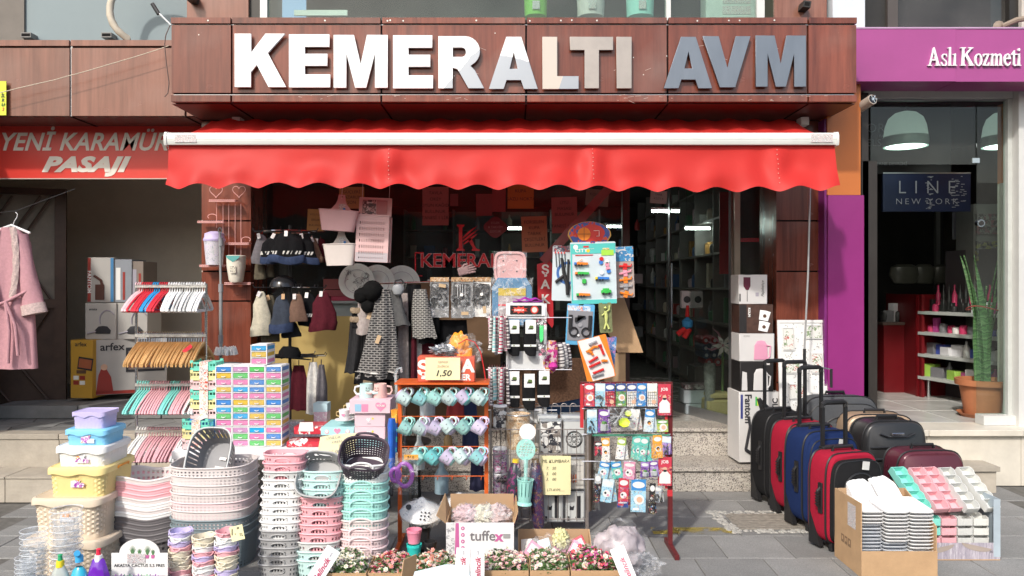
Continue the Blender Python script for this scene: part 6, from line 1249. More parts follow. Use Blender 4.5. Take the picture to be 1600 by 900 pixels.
blk(t,-.07,-.03,-.04,-.028,TCOL['red'],-.0045);blk(t,.06,.15,-.10,-.06,TCOL['lime'],-.0045);blk(t,-.13,.0,-.098,-.092,TCOL['red'],-.0045);blk(t,.07,.12,-.058,-.046,PM_('tiny_toy_print',(.7,.65,.3),[(.6,.1,.1),(.1,.4,.2)],60,.4),-.006)
for x,z,cab,bed,cr2 in((-.14,-.175,'blue','orange',True),(-.135,-.245,'orange','green',False),(-.13,-.40,'green','orange',False),(.01,-.285,'yellow','blue',False)):truck(t,x,z,TCOL[cab],TCOL[bed],.10,0,cr2)
q=MB();q.rbox(0,.075,-.028,-.004,.008,.034,.008,n=2);q.rbox(.012,.06,-.026,-.005,.03,.046,.006,n=2);v_=put('toy_van',q.mesh('van',[TCOL['green']]),t,(.05,0,-.385));q=MB();[q.cyl((wx,-.031,.008),(wx,-.024,.008),.009,n=12)for wx in(.016,.058)];put('toy_wheels',q.k(BLKP),t,(.05,0,-.385))
q=MB();q.rbox(0,.03,-.02,-.004,0,.032,.004,n=1);put('toy_crate',q.mesh('tcr',[TCOL['green']]),t,(-.085,0,-.30))
for x,z,c in((.06,-.125,'red'),(.10,-.145,'white'),(.10,-.165,'pink'),(.11,-.215,'blue'),(.055,-.15,'blue'),(.06,-.225,'white'),(.105,-.195,'pink')):q=MB();q.cyl((0,-.012,0),(0,-.003,0),.015,n=14);put('toy_badge',q.mesh('tb',[TCOL[c]]),t,(x,0,z))
q=MB();q.grid(lambda u,v:(-W_/2+.015+(W_-.03)*u,-.038+.004*sin(u*13)*sin(v*9),-.10-(H_-.14)*v),14,14);put('blister',q.k(glass_mat('blister_clear',(.97,.98,.98),1.25,.12)),t)
t=TH_('basketball_toy','red and blue fan shaped toy basketball board above the toy packs','toy',tuple(at(921,384,5.60)))
W_,H_=X(CX+68,5.6),(384-346)*5.6/F
fan=lambda s:[(-W_*.36*s,0),(W_*.36*s,0),(W_*.5*s,H_*.42)]+[(W_*.5*s*cos(R(a)),H_*(.45+.55*s*sin(R(a))))for a in range(12,169,12)]+[(-W_*.5*s,H_*.42)]
stick('rim',fan(1.0),mat('fan_yellow',(.55,.32,.06),.4),t,(0,0,0),.004);stick('face',fan(.94),PM_('fan_print',(.05,.08,.28),[(.50,.03,.02),(.05,.10,.35),(.60,.08,.03)],15,.45),t,(0,-.003,.004),.003);stick('panel',[(x*.62,z*.7)for x,z in fan(.94)],mat('fan_red',(.52,.03,.02),.4),t,(.02,-.0055,.035),.002)
q=MB();q.tube([(.03,-.007,.11),(.07,-.007,.11),(.07,-.007,.07),(.05,-.007,.07)],.002,4);put('print',q.k(PAPERW),t);stick('ball',disc_pts(.048,24),PL_('ball_orange',(.70,.20,.02)),t,(-.04,-.009,.085),.003)
q=MB();q.tube([(-.088,-.0125,.085),(.008,-.0125,.085)],.0015,4);q.tube([(-.04,-.0125,.037),(-.04,-.0125,.133)],.0015,4);put('ball_seam',q.k(BLKP),t)
BLC=mat('card_sky',(.10,.36,.60),.45,var=.05)
t=card_pack(908,475,539,43,5.54,BLC,'black police play set on a sky blue card below the truck pack',tilt=3);W_,H_=t['W'],t['H']
blk(t,-W_/2+.01,W_/2-.01,-H_+.03,-.05,mat('card_grey_well',(.22,.22,.24),.5));blk(t,-W_/2+.004,W_/2-.03,-.05,-.014,PM_('police_print',(.5,.6,.7),[(.7,.2,.05),(.7,.7,.7),(.1,.3,.6)],50,.45))
for s in(-1,1):
 q=MB();q.tube([(.030*cos(a),-.014,.030*sin(a))for a in[R(v)for v in range(0,360,24)]],.006,6,0,True);put('toy_cuff',q.k(BLKP),t,(s*.045,0,-.20));q=MB();q.rbox(-.013,.013,-.018,-.004,-.06,.05,.006);put('toy_radio',q.k(BLKP),t,(s*.07,0,-.13))
q=MB();q.prism([(-.04,0),(.03,0),(.035,.016),(-.02,.018),(-.025,-.03),(-.04,-.03)],.012);put('toy_pistol',q.k(BLKP),t,(.0,-.018,-.10));stick('toy_badge',disc_pts(.016,8),TCOL['grey'],t,(.0,-.012,-.15),.004);stick('toy_badge',disc_pts(.010,5),TCOL['white'],t,(-.01,-.015,-.225),.004)
t=card_pack(945,473,520,20,5.56,mat('card_olive',(.16,.18,.08),.5,var=.4,vs=30),'small green figure pack right of the police set',tilt=-3)
q=MB();q.tube([(0,-.014,-.16),(.004,-.014,-.10),(0,-.014,-.06)],[.006,.013,.011],8);q.lathe([(.001,-.012),(.012,0),(.001,.013)],10,0,Matrix.Translation((0,-.014,-.038)));q.tube([(.0,-.014,-.07),(.028,-.016,-.05),(.03,-.016,-.02)],.005,6);q.tube([(.0,-.014,-.07),(-.028,-.016,-.09)],.005,6);q.tube([(.004,-.014,-.15),(.02,-.014,-.19)],.007,6);q.tube([(-.002,-.014,-.15),(-.015,-.014,-.19)],.007,6);put('toy_figure',q.k(PL_('doll_green',(.55,.60,.20))),t)
t=card_pack(952,525,577,24,5.60,PM_('blue_kids_print',(.08,.20,.45),[(.5,.5,.6),(.08,.20,.45),(.45,.2,.4),(.15,.4,.65)],28,.5),'blue printed toy card behind the orange tool pack',tilt=5)
t=card_pack(924,527,595,46,5.48,mat('card_tool_orange',(.80,.22,.02),.45),'orange and white toy tool pack hanging askew, lowest of the toy packs',tilt=-14);W_,H_=t['W'],t['H']
stick('print',[(-W_/2+.004,-.005),(W_/2-.05,-.004),(W_/2-.006,-H_+.05),(W_/2-.01,-H_+.004),(-W_/2+.04,-H_+.004)],mat('card_white',(.70,.68,.66),.45),t,(0,-.002,0),.001)
for pts,c in(([(-.05,-.09),(.0,-.07),(.03,-.075)],'orange'),([(-.05,-.165),(.01,-.145)],'red'),([(-.055,-.20),(.02,-.185)],'red'),([(-.04,-.25),(.03,-.24)],'red'),([(.045,-.07),(.055,-.14)],'red'),([(.04,-.18),(.07,-.19)],'orange'),([(-.02,-.045),(.03,-.035)],'grey'),([(-.05,-.27),(.02,-.27)],'grey'),([(-.03,-.10),(-.02,-.125)],'orange')):
 q=MB();q.tube([(x,-.012,z)for x,z in pts],.0095,6);q.cyl((pts[0][0],-.012,pts[0][1]-.006),(pts[0][0],-.012,pts[0][1]+.008),.013,n=8);put('toy_tool',q.mesh('tt',[TCOL[c]]),t)
t=TH_('cardboard_sheet','bent brown cardboard sheet sticking out behind the toy packs by the doorway','cardboard',tuple(at(978,505,5.92)));cz=lambda px,py:(X(px,5.92)-t.location.x,Z(py,5.92)-t.location.z)
stick('flap',[cz(952,462),cz(975,465),cz(1005,551),cz(965,551),cz(950,520)],CARD,t,(0,0,0),.006);stick('lower_flap',[cz(945,552),cz(978,552),cz(978,600),cz(945,600)],CARD,t,(0,.02,0),.006)
t=TH_('blue_slide_board','dark blue curved plastic board lying low between the sock rack and the card rack','board',tuple(at(880,630,5.55)));q=MB();q.grid(lambda u,v:(-.32+.62*u,-.05+.12*v,.02-.07*(1-u)**2+.055*u*u-.10*v),20,3);q.grid(lambda u,v:(-.32+.62*u,-.045+.12*v,.012-.07*(1-u)**2+.055*u*u-.10*v),20,3);put('panel',q.k(mat('navy_board',(.03,.10,.24),.35)),t)
t=TH_('wicker_mat','brown coir doormat roll behind the striped slippers','mat',(X(865,6.2),6.2,.42));q=MB();q.rbox(X(800,6.2)-X(865,6.2),X(925,6.2)-X(865,6.2),0,.05,0,Z(560,6.2)-.42,.01);put('coir',q.k(mat('coir',(.10,.055,.035),.95,var=.6,vs=60,bump=.6)),t)
# --- SOCK RACK
KD=5.15
sr=TH_('sock_rack','white wire sock rack with black header sign and starbursts','rack',(X(822,KD),KD,0));sx=lambda p:X(p,KD)-sr.location.x
for px in(793,852):q=MB();q.box(sx(px)-.009,sx(px)+.009,0,.02,0,Z(474,KD));put('post',q.k(WHITE),sr)
q=MB();q.prism([(sx(793),0),(sx(852),0),(sx(852),.06),(sx(849),.085),(sx(843),.095),(sx(802),.095),(sx(796),.085),(sx(793),.06)],.015);put('header_frame',q.k(WHITE),sr,(0,-.012,Z(493,KD)))
q=MB();q.box(sx(797),sx(846),-.003,0,.008,.068);put('header_sign',q.k(mat('header_black',(.015,.012,.012),.4)),sr,(0,-.013,Z(493,KD)))
star=[((.058 if k%2 else.036)*cos(pi*k/9),(.027 if k%2 else.016)*sin(pi*k/9))for k in range(18)]
stick('starburst',star,mat('star_red',(.60,.05,.03),.45),sr,(sx(812),-.018,Z(484,KD)),.001);put('lettering',TX_('DARICA',.018,PAPERW,.0006,.1,.0003),sr,(sx(811),-.0195,Z(484.5,KD)))
stick('starburst',disc_pts(.026,20),mat('star_red',(.60,.05,.03),.45),sr,(sx(835),-.018,Z(484,KD)),.001);stick('starburst',disc_pts(.018,20),mat('star_ring',(.72,.6,.55),.45),sr,(sx(835),-.0195,Z(484,KD)),.001)
for y0_,y1_ in((494,498),(549,574),(574,578),(638,692)):q=MB();q.box(sx(793)+.009,sx(852)-.009,.006,.012,Z(y1_,KD),Z(y0_,KD));put('panel',q.k(mat('rack_grey_white',(.62,.63,.63),.45)),sr)
for y in(496,577,640):
 q=MB();q.tube([(sx(760),-.02,Z(y,KD)),(sx(893)if y<600 else sx(870),-.02,Z(y,KD))],.003,5);put('rail',q.k(CHROME),sr)
SOCK=knit('sock_black',(.012,.012,.013));
def sock_pack(px,y0_,k,label,D_):
 t=TH_('sock_pair',label,'socks',tuple(at(px,y0_,D_)),0,'black sock pairs')
 w_=.088;H_=.235;q=MB();rings=[]
 for z,ww,yy_ in((-.006,.96,0),(-.05,1,.0),(-.15,.98,0),(-.19,.97,-.004),(-.22,.8,-.012),(-.235,.5,-.014)):rings.append(ellring((1-ww)*.03,yy_,w_/2*ww,.014,z,28,3))
 q.loft(rings,0,None,True,True);put('knit',q.k(SOCK),t)
 blk(t,-.030,.040,-.085,.006,mat('white_card',(.74,.74,.73),.6),-.018,.002,'header_card');stick('leaf_print',[(-.016,0),(-.004,-.012),(.016,-.008),(.014,.012),(-.008,.014)],mat('leaf_green',(.10,.16,.04),.5),t,(.008,-.0195,-.045),.001);blk(t,-.012,.020,-.058,-.050,INK,-.0195,.001)
 blk(t,-.040,.042,-.172,-.158,mat('white_card',(.74,.74,.73),.6),-.018,.002,'paper_band');stick('leaf_print',disc_pts(.005,8),mat('leaf_green',(.10,.16,.04),.5),t,(.005,-.0195,-.165),.001)
for k,(px,y0_)in enumerate(((802,501),(828,501),(802,581),(826,585),(849,580))):sock_pack(px,y0_,k,('left black sock pair with white leaf card on the upper sock row','right black sock pair with white leaf card on the upper sock row','left black sock pair on the lower sock row','middle, slightly lower black sock pair on the lower sock row','right black sock pair on the lower sock row')[k],KD-.03-(.01 if k==3 else 0))
t=TH_('water_pistol_pack','bright green toy pistol in a clear bag hanging beside the upper socks','toy pack',tuple(at(846,500,KD-.08)));q=MB();q.prism([(-.012,-.03),(.014,-.03),(.012,-.13),(-.004,-.15),(-.012,-.12)],.016);put('toy_pistol',q.k(PL_('neon_green',(.05,.75,.18),.25)),t)
blk(t,-.032,.034,-.032,.008,PM_('skull_print',(.03,.02,.02),[(.7,.3,.4),(.7,.7,.7),(.03,.02,.02)],50,.5),-.006);blk(t,-.02,.03,-.24,-.16,PM_('skull_print2',(.05,.04,.05),[(.6,.15,.25),(.7,.7,.7),(.05,.04,.05)],40,.5),.0);q=MB();q.grid(lambda u,v:(-.034+.07*u,-.012-.006*sin(u*5)*sin(v*14),-.03-.225*v),6,18);put('clear_bag',q.k(FILM),t)
SCOL=[knit('s_pink',(.62,.30,.38)),knit('s_white',(.66,.63,.60)),knit('s_dark',(.10,.08,.09)),knit('s_red',(.45,.05,.10)),knit('s_aqua',(.25,.50,.50)),knit('s_grey',(.30,.28,.29))]
def striped(i,j):a,b_=SCOL[i],SCOL[j];return band_mat('stripe_%d_%d'%(i,j),[tuple(v)for v in((a_c(a)),(a_c(b_)),a_c(a),a_c(a),a_c(b_))],2,22)
def a_c(m):
 for n in m.node_tree.nodes:
  if n.type=='VECT_MATH' and n.operation=='SCALE':return tuple(n.inputs[0].default_value)
 return(.5,.5,.5)
for row,(y0_,y1_)in enumerate(((494,552),(574,632))):
 for k in range(8):
  px=765+k*3.9;m_=striped((0,1,4,3,5,1,0,2)[k],(1,2,1,1,1,3,1,1)[k]);D_=KD-.02-.03*(k%3)
  t=TH_('striped_sock','%s striped sock from the left in the %s bunch left of the sock rack'%(ordn(k),('upper','lower')[row]),'sock',tuple(at(px,y0_,D_)),0,'striped socks, %s bunch'%('upper','lower')[row])
  h_=(y1_-y0_)*D_/F*ru(.86,1.03);q=MB();rings=[ellring(0,-.01*sin(v*3)-.035*max(0,v-.8)*3,.0085+.004*v,.020,-h_*min(v,1),14,2.4)for v in(0,.1,.3,.5,.7,.82,.93,1.0)];q.loft(rings,0,None,True,True);put('knit',q.k(m_),t,(0,0,0),(R(ru(-4,4)),R(ru(-5,5)),R(ru(-30,30))))
  q=MB();q.tube([(0,0,0),(0,.02,.015)],.002,4);put('hook',q.k(CHROME),t)
for k,(px,y0_,y1_,w_,mm_)in enumerate(((862,532,583,24,PM_('slipper_print',(.40,.06,.18),[(.70,.30,.03),(.55,.05,.25),(.65,.5,.5),(.30,.02,.12)],55,.6)),(874,535,578,12,striped(1,2)),(881,535,577,9,striped(5,1)),(887,537,576,8,striped(2,1)))):
 D_=KD+.02+.05*k;t=TH_('house_slipper',('pink and orange patterned knitted slipper with a magenta pompom','first pale striped slipper right of the patterned one','second grey striped slipper right of the patterned one','third dark striped slipper at the end of its row')[k],'slipper',tuple(at(px,y0_,D_)),0,'slippers by the sock rack')
 h_=(y1_-y0_)*D_/F;ww=X(CX+w_,D_)/2;q=MB();q.loft([ellring(0,0,ww*s,.03*s,-h_*v,20,2.4)for v,s in((0,.55),(.12,.8),(.4,.95),(.7,1),(.9,.85),(1,.4))],0,None,True,True);put('knit',q.k(mm_),t,rot=(0,R(-6 if k else 4),0))
 if k==0:q=MB();q.lathe([(.001,-.03),(.022,-.02),(.032,0),(.022,.02),(.001,.03)],14);q.v=[(x*(1+ru(-.1,.1)),y_*1.1,z*(1+ru(-.1,.1)))for x,y_,z in q.v];put('pompom',q.k(knit('pom_magenta',(.55,.05,.30))),t,(.005,-.03,-h_*.78))
t=TH_('purple_bundle','purple satin bundle lying on top of the sock rack header','textile',tuple(at(822,471,KD)));q=MB();q.grid(lambda u,v:(-.10+.22*u,-.03+.07*v,.010+.016*sin(pi*u)*sin(pi*v)+.006*sin(u*19)),24,6);q.box(-.09,.11,-.02,.03,-.004,.004);put('cloth',q.k(mat('purple_satin',(.30,.03,.30),.3)),t)
# --- ORANGE MUG RACK
MD=4.72
mr=TH_('mug_rack','bright orange metal rack with rows of hooks hung with plastic mugs','rack',(X(690,MD),MD,0));mx_=lambda p:X(p,MD)-mr.location.x
ORM=mat('rack_orange',(.60,.11,.02),.35,var=.06)
for px in(625,760):
 q=MB();q.box(mx_(px)-.012,mx_(px)+.012,-.012,.012,0,Z(598,MD)-.0);put('post',q.k(ORM),mr);q=MB();q.box(mx_(px)-.012,mx_(px)+.012,-.16,-.0125,0,.022);q.box(mx_(px)-.012,mx_(px)+.012,.0125,.16,0,.022);put('foot',q.k(ORM),mr)
q=MB();q.box(mx_(625)+.0125,mx_(760)-.0125,-.010,.010,Z(603,MD),Z(598,MD)-.001);put('top_bar',q.k(ORM),mr)
for y in(604,650,697,743):
 q=MB();q.tube([(mx_(627),-.014,Z(y,MD)),(mx_(758),-.014,Z(y,MD))],.0032,6);put('hook_rail',q.k(ORM),mr)
 for k in range(6):
  q=MB();X0=mx_(640+k*22.5);q.tube([(X0,-.014,Z(y,MD)),(X0,-.03,Z(y,MD)-.004),(X0,-.075,Z(y,MD)-.008),(X0,-.085,Z(y,MD)+.004)],.0024,5);put('hook',q.k(ORM),mr)
q=MB();q.box(mx_(625)-.02,mx_(760)+.02,-.10,.14,Z(598,MD)+.0005,Z(598,MD)+.010);put('top_plate',q.k(ORM),mr)
def mug_meshes():
 q=MB();n=36;q.lathe([(.001,.0),(.030,0),(.034,.004),(.042,.068),(.0435,.070),(.041,.070),(.0405,.067),(.033,.006),(.001,.003)],n)
 h=MB();h.tube([(.040,0,.060),(.058,0,.062),(.070,0,.050),(.071,0,.030),(.060,0,.018),(.036,0,.016)],[.0045,.0058,.006,.006,.0055,.0045],8)
 f=MB()
 for s in(-1,1):
  f.cyl((s*.016,-.0395,.042),(s*.016,-.0375+.0,.042),.0038,n=10)
 f.tube([(.015*cos(R(a)),-.0375-.001*0,.030+.013*sin(R(a))-.0)for a in range(205,336,18)],.0017,5)
 return q.mesh('mug',[PW['white']]),h.mesh('mh',[PW['white']]),f.k(mat('face_grey',(.22,.26,.28),.5))
mgA,mgB,mgC=mug_meshes()
MGC={'mint':PL_('mug_mint',(.40,.72,.66),.4),'teal':PL_('mug_teal',(.20,.62,.62),.4),'lilac':PL_('mug_lilac',(.64,.56,.73),.4),'white':PL_('mug_ice',(.60,.75,.73),.4),'aqua':PL_('mug_aqua',(.34,.69,.70),.4)}
mrow=[['white','aqua','mint','white','lilac','white'],['mint','white','lilac','white','mint','lilac'],['lilac','mint','teal','lilac','white','aqua']]
mback=[['lilac','mint','mint','aqua','teal','mint'],['mint','lilac','lilac','lilac','mint','lilac'],['mint','teal','teal','mint','lilac','lilac']]
for r_,y in enumerate((604,650,697)):
 for k in range(6):
  for bkk in(1,0):
   cn=(mback if bkk else mrow)[r_][k];m_=MGC[cn];px=634.5+k*23.4+(-2 if r_==2 else 0)+(4 if bkk else 0)
   if r_==2 and k==0:continue
   ori=1
   P=at(px+4,y+4,MD-.062+.030*bkk)
   t=TH_('plastic_mug','%s smiling mug, %s from the left in the %s row, %s'%(cn,ordn(k),('top','middle','bottom')[r_],'behind' if bkk else 'foremost'),'mug',tuple(P),0,'smiling mugs on the orange rack')
   M_=Matrix.Rotation(R((38 if ori>0 else-38)+ru(-8,8)+(90 if ori<0 else-90)),4,'Y')
   R_=Matrix.Rotation(R(ru(-16,10)),4,'Z')@Matrix.Rotation(R(ru(-22,0)),4,'X')@M_
   if ori<0:R_=R_@Matrix.Rotation(R(180),4,'Z')
   off=R_@Vector((.064,0,.045));e_=R_.to_euler()
   t.rotation_euler=e_;t.location=P-off
   put('body',mgA,t,mats=[m_]);put('handle',mgB,t,mats=[m_])
   if not bkk:put('face',mgC,t,rot=(0,0,0)if ori>0 else(0,0,R(180)))
PD=4.66;SB=mat('signbox_red',(.62,.10,.05),.55)
t=TH_('sign_box','red orange cardboard box with white capitals standing on the mug rack','sign',(X(697,PD),PD,Z(597,PD)+.002));W_,H_=X(CX+89,PD),39*PD/F;q=MB();q.rbox(-W_/2,W_/2,0,.14,0,H_,.003,n=1);put('carton',q.k(SB),t)
put('lettering',TX_('Ş',.115,PAPERW,.005,0,.0004),t,(-W_/2+.034,-.002,H_*.52));put('lettering',TX_('A',.105,PAPERW,.005,0,.0004),t,(W_/2-.040,-.002,H_*.62));put('lettering',TX_('LER',.05,PAPERW,.002,0,.0004),t,(W_/2-.065,-.002,H_*.17))
t=TH_('price_note','pale yellow note reading 1,50 fixed over the red sign box','note',(X(692,PD-.02),PD-.022,Z(595,PD)+.006));W_=X(CX+54,PD);q=MB();q.grid(lambda u,v:(-W_/2+W_*u,-.003-.010*max(0,u-.75)*4*(1-v),.002+.135*v+.01*(1-v)*max(0,u-.8)),10,6);q.grid(lambda u,v:(-W_/2+W_*u,-.001-.010*max(0,u-.75)*4*(1-v),.002+.135*v+.01*(1-v)*max(0,u-.8)),10,6);put('sheet',q.k(PAPERY),t);put('lettering',TX_('1,50',.05,INK,.0004,.25,.0003,1.15),t,(0,-.006,.042));put('lettering',TX_('tanesi\nsadece',.026,mat('faded_ink',(.62,.45,.32),.7),0,.2,.0003),t,(0,-.006,.10))
def crumple(nm,label,cat,px,py,D_,rx,ry,rz,m,amp=.22,sc_=3.2,seed=0,film=False):
 t=TH_(nm,label,cat,tuple(at(px,py,D_)));from mathutils import noise;q=MB();n=40;k=24;q.lathe([(max(sin(pi*j/k),.001),-cos(pi*j/k))for j in range(k+1)],n);vv=[]
 for v in q.v:s=1+amp*noise.noise(Vector(v)*sc_+Vector((seed,seed,seed)))+amp*.5*noise.noise(Vector(v)*sc_*2.7+Vector((seed,0,0)));vv.append((v[0]*rx*s,v[1]*ry*s,v[2]*rz*s))
 q.v=vv;put('bag_body',q.mesh('cr',[m],60 if not film else 25),t);return t
crumple('orange_bag','bright orange padded bag in clear wrap on the red sign box','bag',718,538,PD+.07,.062,.05,.072,mat('bag_orange',(.85,.30,.02),.35),seed=2)
q=MB();q.rbox(-.06,.04,-.03,.03,-.16,-.02,.015);put('pocket',q.k(mat('bag_orange',(.85,.30,.02),.35)),bpy.data.objects['orange_bag'],(.04,0,0))
crumple('wrapped_bundle','silver grey crumpled plastic bundle left of the orange bag','bag',694,547,PD+.05,.085,.05,.032,mat('silver_wrap',(.30,.31,.33),.22,.5,var=.5,vs=30),.5,4,5,True)
crumple('clear_wrap','loose clear film sheet crumpled over the orange bag','film',722,548,PD+.03,.115,.07,.10,film_mat('film_loose',a=.14,bs=14),.35,3,9,True)
t=TH_('red_strap','thin red cord looping from the orange bag down the rack side','cord',tuple(at(742,545,PD)));q=MB();q.tube([(-.10,0,.03),(-.05,-.01,.06),(.0,-.01,.04),(.035,0,-.02),(.055,0,-.12),(.065,0,-.19)],.0035,6);put('strand',q.mesh('rs',[TCOL['red']]),t)
t=TH_('umbrella','folded clear handled umbrella with orange and turquoise cloth hanging left of the mugs','umbrella',(X(619,4.78),4.78,Z(655,4.78)))
UO=PM_('umbrella_orange',(.75,.30,.03),[(.7,.6,.5),(.8,.25,.03),(.75,.5,.1)],30,.4);UB=PM_('umbrella_blue',(.02,.10,.50),[(.05,.55,.50),(.02,.10,.45),(.02,.25,.6)],25,.35)
q=MB();q.tube([(0,0,.13),(0,0,.20),(-.005,0,.28),(.008,0,.315),(.03,0,.32),(.035,0,.29)],.009,8);put('crook_handle',q.k(film_mat('handle_clear',(.75,.85,.88),.5,4)),t)
for nm,m_,za,zb2,r0,r1 in(('cloth_top',UO,.06,-.02,.030,.022),('band',mat('umbrella_navy',(.02,.06,.25),.5),-.02,-.045,.026,.026),('cloth',UB,-.045,-.20,.027,.030)):
 q=MB();n=24;q.loft([[((r0+(r1-r0)*v)*(1+.16*sin(4*2*pi*i/n+v))*cos(2*pi*i/n),(r0+(r1-r0)*v)*(1+.16*sin(4*2*pi*i/n+v))*sin(2*pi*i/n),za+(zb2-za)*v)for i in range(n)]for v in[j/6 for j in range(7)]],0,None,True,True);put(nm,q.k(m_),t)
t=TH_('umbrella','folded royal blue umbrella hanging tip down left of the purple bag','umbrella',(X(612,4.66),4.66,Z(690,4.66)));q=MB();n=20;prof=[(.018,.14),(.024,.10),(.022,0),(.020,-.12),(.016,-.19),(.012,-.20)];q.loft([[(r_*(1+.18*sin(3*2*pi*i/n))*cos(2*pi*i/n),r_*(1+.18*sin(3*2*pi*i/n))*sin(2*pi*i/n),z)for i in range(n)]for r_,z in prof],0,None,True,True);put('cloth',q.k(mat('umbrella_royal',(.02,.12,.55),.45,var=.2,vs=25)),t)
q=MB();q.tube([(0,0,-.2),(0,0,-.24)],.012,8);put('collar',q.k(CARD),t);q=MB();q.tube([(0,0,-.24),(0,0,-.33)],[.010,.007],8);put('tip',q.k(BLKP),t)
t=TH_('purple_swim_set','purple plastic ring set in a clear bag with an orange price card','toy pack',(X(632,4.60),4.60,Z(742,4.60)))
for sx_,rr_ in((-.055,.03),(.0,.055)):q=MB();q.tube([(sx_+rr_*cos(a)*.85,0,rr_*1.25*sin(a))for a in[R(v)for v in range(0,360,20)]],.0135,8,0,True);put('ring',q.k(PL_('ring_purple',(.35,.08,.45),.3)),t)
q=MB();q.grid(lambda u,v:(-.095+.18*u,-.03-.008*sin(u*9)*sin(v*14),-.11+.22*v),12,16);put('clear_bag',q.k(FILM),t);blk(t,.0,.085,.095,.125,mat('card_amber',(.75,.35,.05),.5),-.02,.002,'price_card');put('lettering',TX_('₺1,0',.022,INK,0,0,.0003),t,(.04,-.0215,.11))
for k,(px,py,w_,h_,cc,lb_)in enumerate(((655,705,18,55,(.45,.5,.5),'clear bottle'),(700,690,14,40,(.35,.22,.08),'amber bottle'),(712,640,30,40,(.35,.05,.05),'red bag'),(735,660,26,80,(.03,.04,.09),'navy bag'),(668,640,24,48,(.35,.40,.42),'grey bottle'),(745,735,24,60,(.04,.04,.08),'dark bag'),(648,760,20,60,(.02,.02,.02),'black bag'),(690,745,22,50,(.25,.35,.4),'pale jug'))):
 D_=5.05;t=TH_('shelf_ware','%s behind the orange rack, %s of the wares there'%(lb_,ordn(k)),'ware',tuple(at(px,py+h_/2,D_)),0,'wares behind the mug rack');W_,H_=X(CX+w_,D_),h_*D_/F;q=MB()
 if 'bottle' in lb_ or 'jug' in lb_:q.lathe([(.001,0),(W_/2,0),(W_/2,H_*.6),(W_*.2,H_*.8),(W_*.2,H_),(.001,H_)],16);put('body',q.k(mat('ware%d'%k,cc,.25)),t);q=MB();q.cyl((0,0,H_),(0,0,H_+.02),W_*.24,n=12);put('cap',q.mesh('c',[TCOL['red']if k%2 else WHITE]),t)
 else:put('cloth',drape(W_*.7,W_,H_,.06,5,mat('ware%d'%k,cc,.8),k),t,(0,0,H_))
GD=4.92
gr=TH_('wire_grid_rack','rusty grey wire grid rack holding tins and picture money boxes','rack',(X(850,GD),GD,0));gx_=lambda p:X(p,GD)-gr.location.x
WIRE=mat('wire_dull',(.34,.30,.28),.45,.7,var=.2,vs=40)
for y in(671,710,750,811):q=MB();q.tube([(gx_(765),0,Z(y,GD)),(gx_(917),0,Z(y,GD))],.0036,6);q.tube([(gx_(765),.22,Z(y,GD)),(gx_(917),.22,Z(y,GD))],.0036,6);put('cross_wire',q.k(WIRE),gr)
for k in range(11):
 px=768+k*14.8;q=MB();ztop=Z(671,GD)
 q.tube([(gx_(px),0,Z(815,GD)),(gx_(px),0,ztop)],.0024,5);put('upright_wire',q.k(WIRE),gr)
for k in range(9):
 px=780+k*15;q=MB();z0_=Z(644,GD);q.tube([(gx_(px)+.022*cos(R(a)),.22,z0_+.022*sin(R(a)))for a in range(0,181,30)]+[(gx_(px)-.022,.22,Z(700,GD))],.0028,5);put('loop_wire',q.k(WIRE),gr)
q=MB();q.tube([(gx_(766),.22,Z(643,GD)),(gx_(917),.22,Z(643,GD))],.0036,6);put('cross_wire',q.k(WIRE),gr)
for px in(766,916):
 for y in(0,.22):q=MB();q.tube([(gx_(px),y,0),(gx_(px),y,Z(643,GD))],.006,6);put('post',q.k(WIRE),gr)
for y in(750,811):q=MB();[q.tube([(gx_(px),0,Z(y,GD)),(gx_(px),.22,Z(y,GD))],.0024,4)for px in range(768,918,12)];o=put('shelf_wire',q.k(WIRE),gr);o['kind']='stuff'
SIL=mat('tin_silver',(.50,.52,.53),.3,.6,var=.1);PH=PM_('photo_print',(.62,.62,.60),[(.05,.05,.05),(.3,.3,.3),(.62,.62,.6)],22,.55);CUB=PM_('square_print',(.60,.60,.58),[(.04,.04,.05),(.25,.22,.2),(.7,.7,.68)],30,.6,stretch=(1,1,1.3))
def tin(px0,px1,y0_,y1_,D_,m,label,kind=0):
 W_,H_=X(CX+px1-px0,D_),(y1_-y0_)*D_/F;t=TH_('money_box',label,'money box',(X((px0+px1)/2,D_),D_,Z(y1_,D_)),0,'picture money boxes');q=MB();q.rbox(-W_/2,W_/2,0,.10,0,H_,.006);put('tin_body',q.k(SIL),t);blk(t,-W_/2+.008,W_/2-.008,.008,H_-.008,m,-.002,.0018)
 if kind==1:
  for r_ in(.052,.045,.020,.012):q=MB();q.tube([(r_*cos(a),-.004,H_*.45+r_*sin(a))for a in[R(v)for v in range(0,360,15)]],.0028 if r_>.05 else.0018,4,0,True);put('ring_print',q.k(INK),t)
  for k in range(10):a=R(36*k);stick('print',disc_pts(.004,8),INK,t,(.033*cos(a),-.004,H_*.45+.033*sin(a)))
 if kind==2:blk(t,W_*.08,W_*.28,H_*.14,H_*.86,INK,-.004);stick('print',[(-.03,.0),(-.005,0),(.0,.03),(-.015,.02),(-.03,.03)],INK,t,(-.005,-.004,H_*.4));blk(t,-W_*.4,-W_*.28,H_*.06,H_*.2,INK,-.004)
 if kind==3:
  for(dx,dz)in((-.02,.25),(-.005,.22),(.01,.24)):q=MB();q.tube([(dx,-.004,H_*dz),(dx,-.004,H_*dz+.05)],.004,5);put('figure_print',q.k(mat('coral_print',(.6,.2,.12),.5)),t)
  q=MB()
  for f in range(24):x,z=ru(-.04,.04),ru(.03,H_-.02);q.tube([(x,-.0035,z),(x+ru(-.03,.03),-.0035,z+ru(-.02,.03))],.0009,3)
  o=put('line_print',q.k(GRY_P),t)
 return t
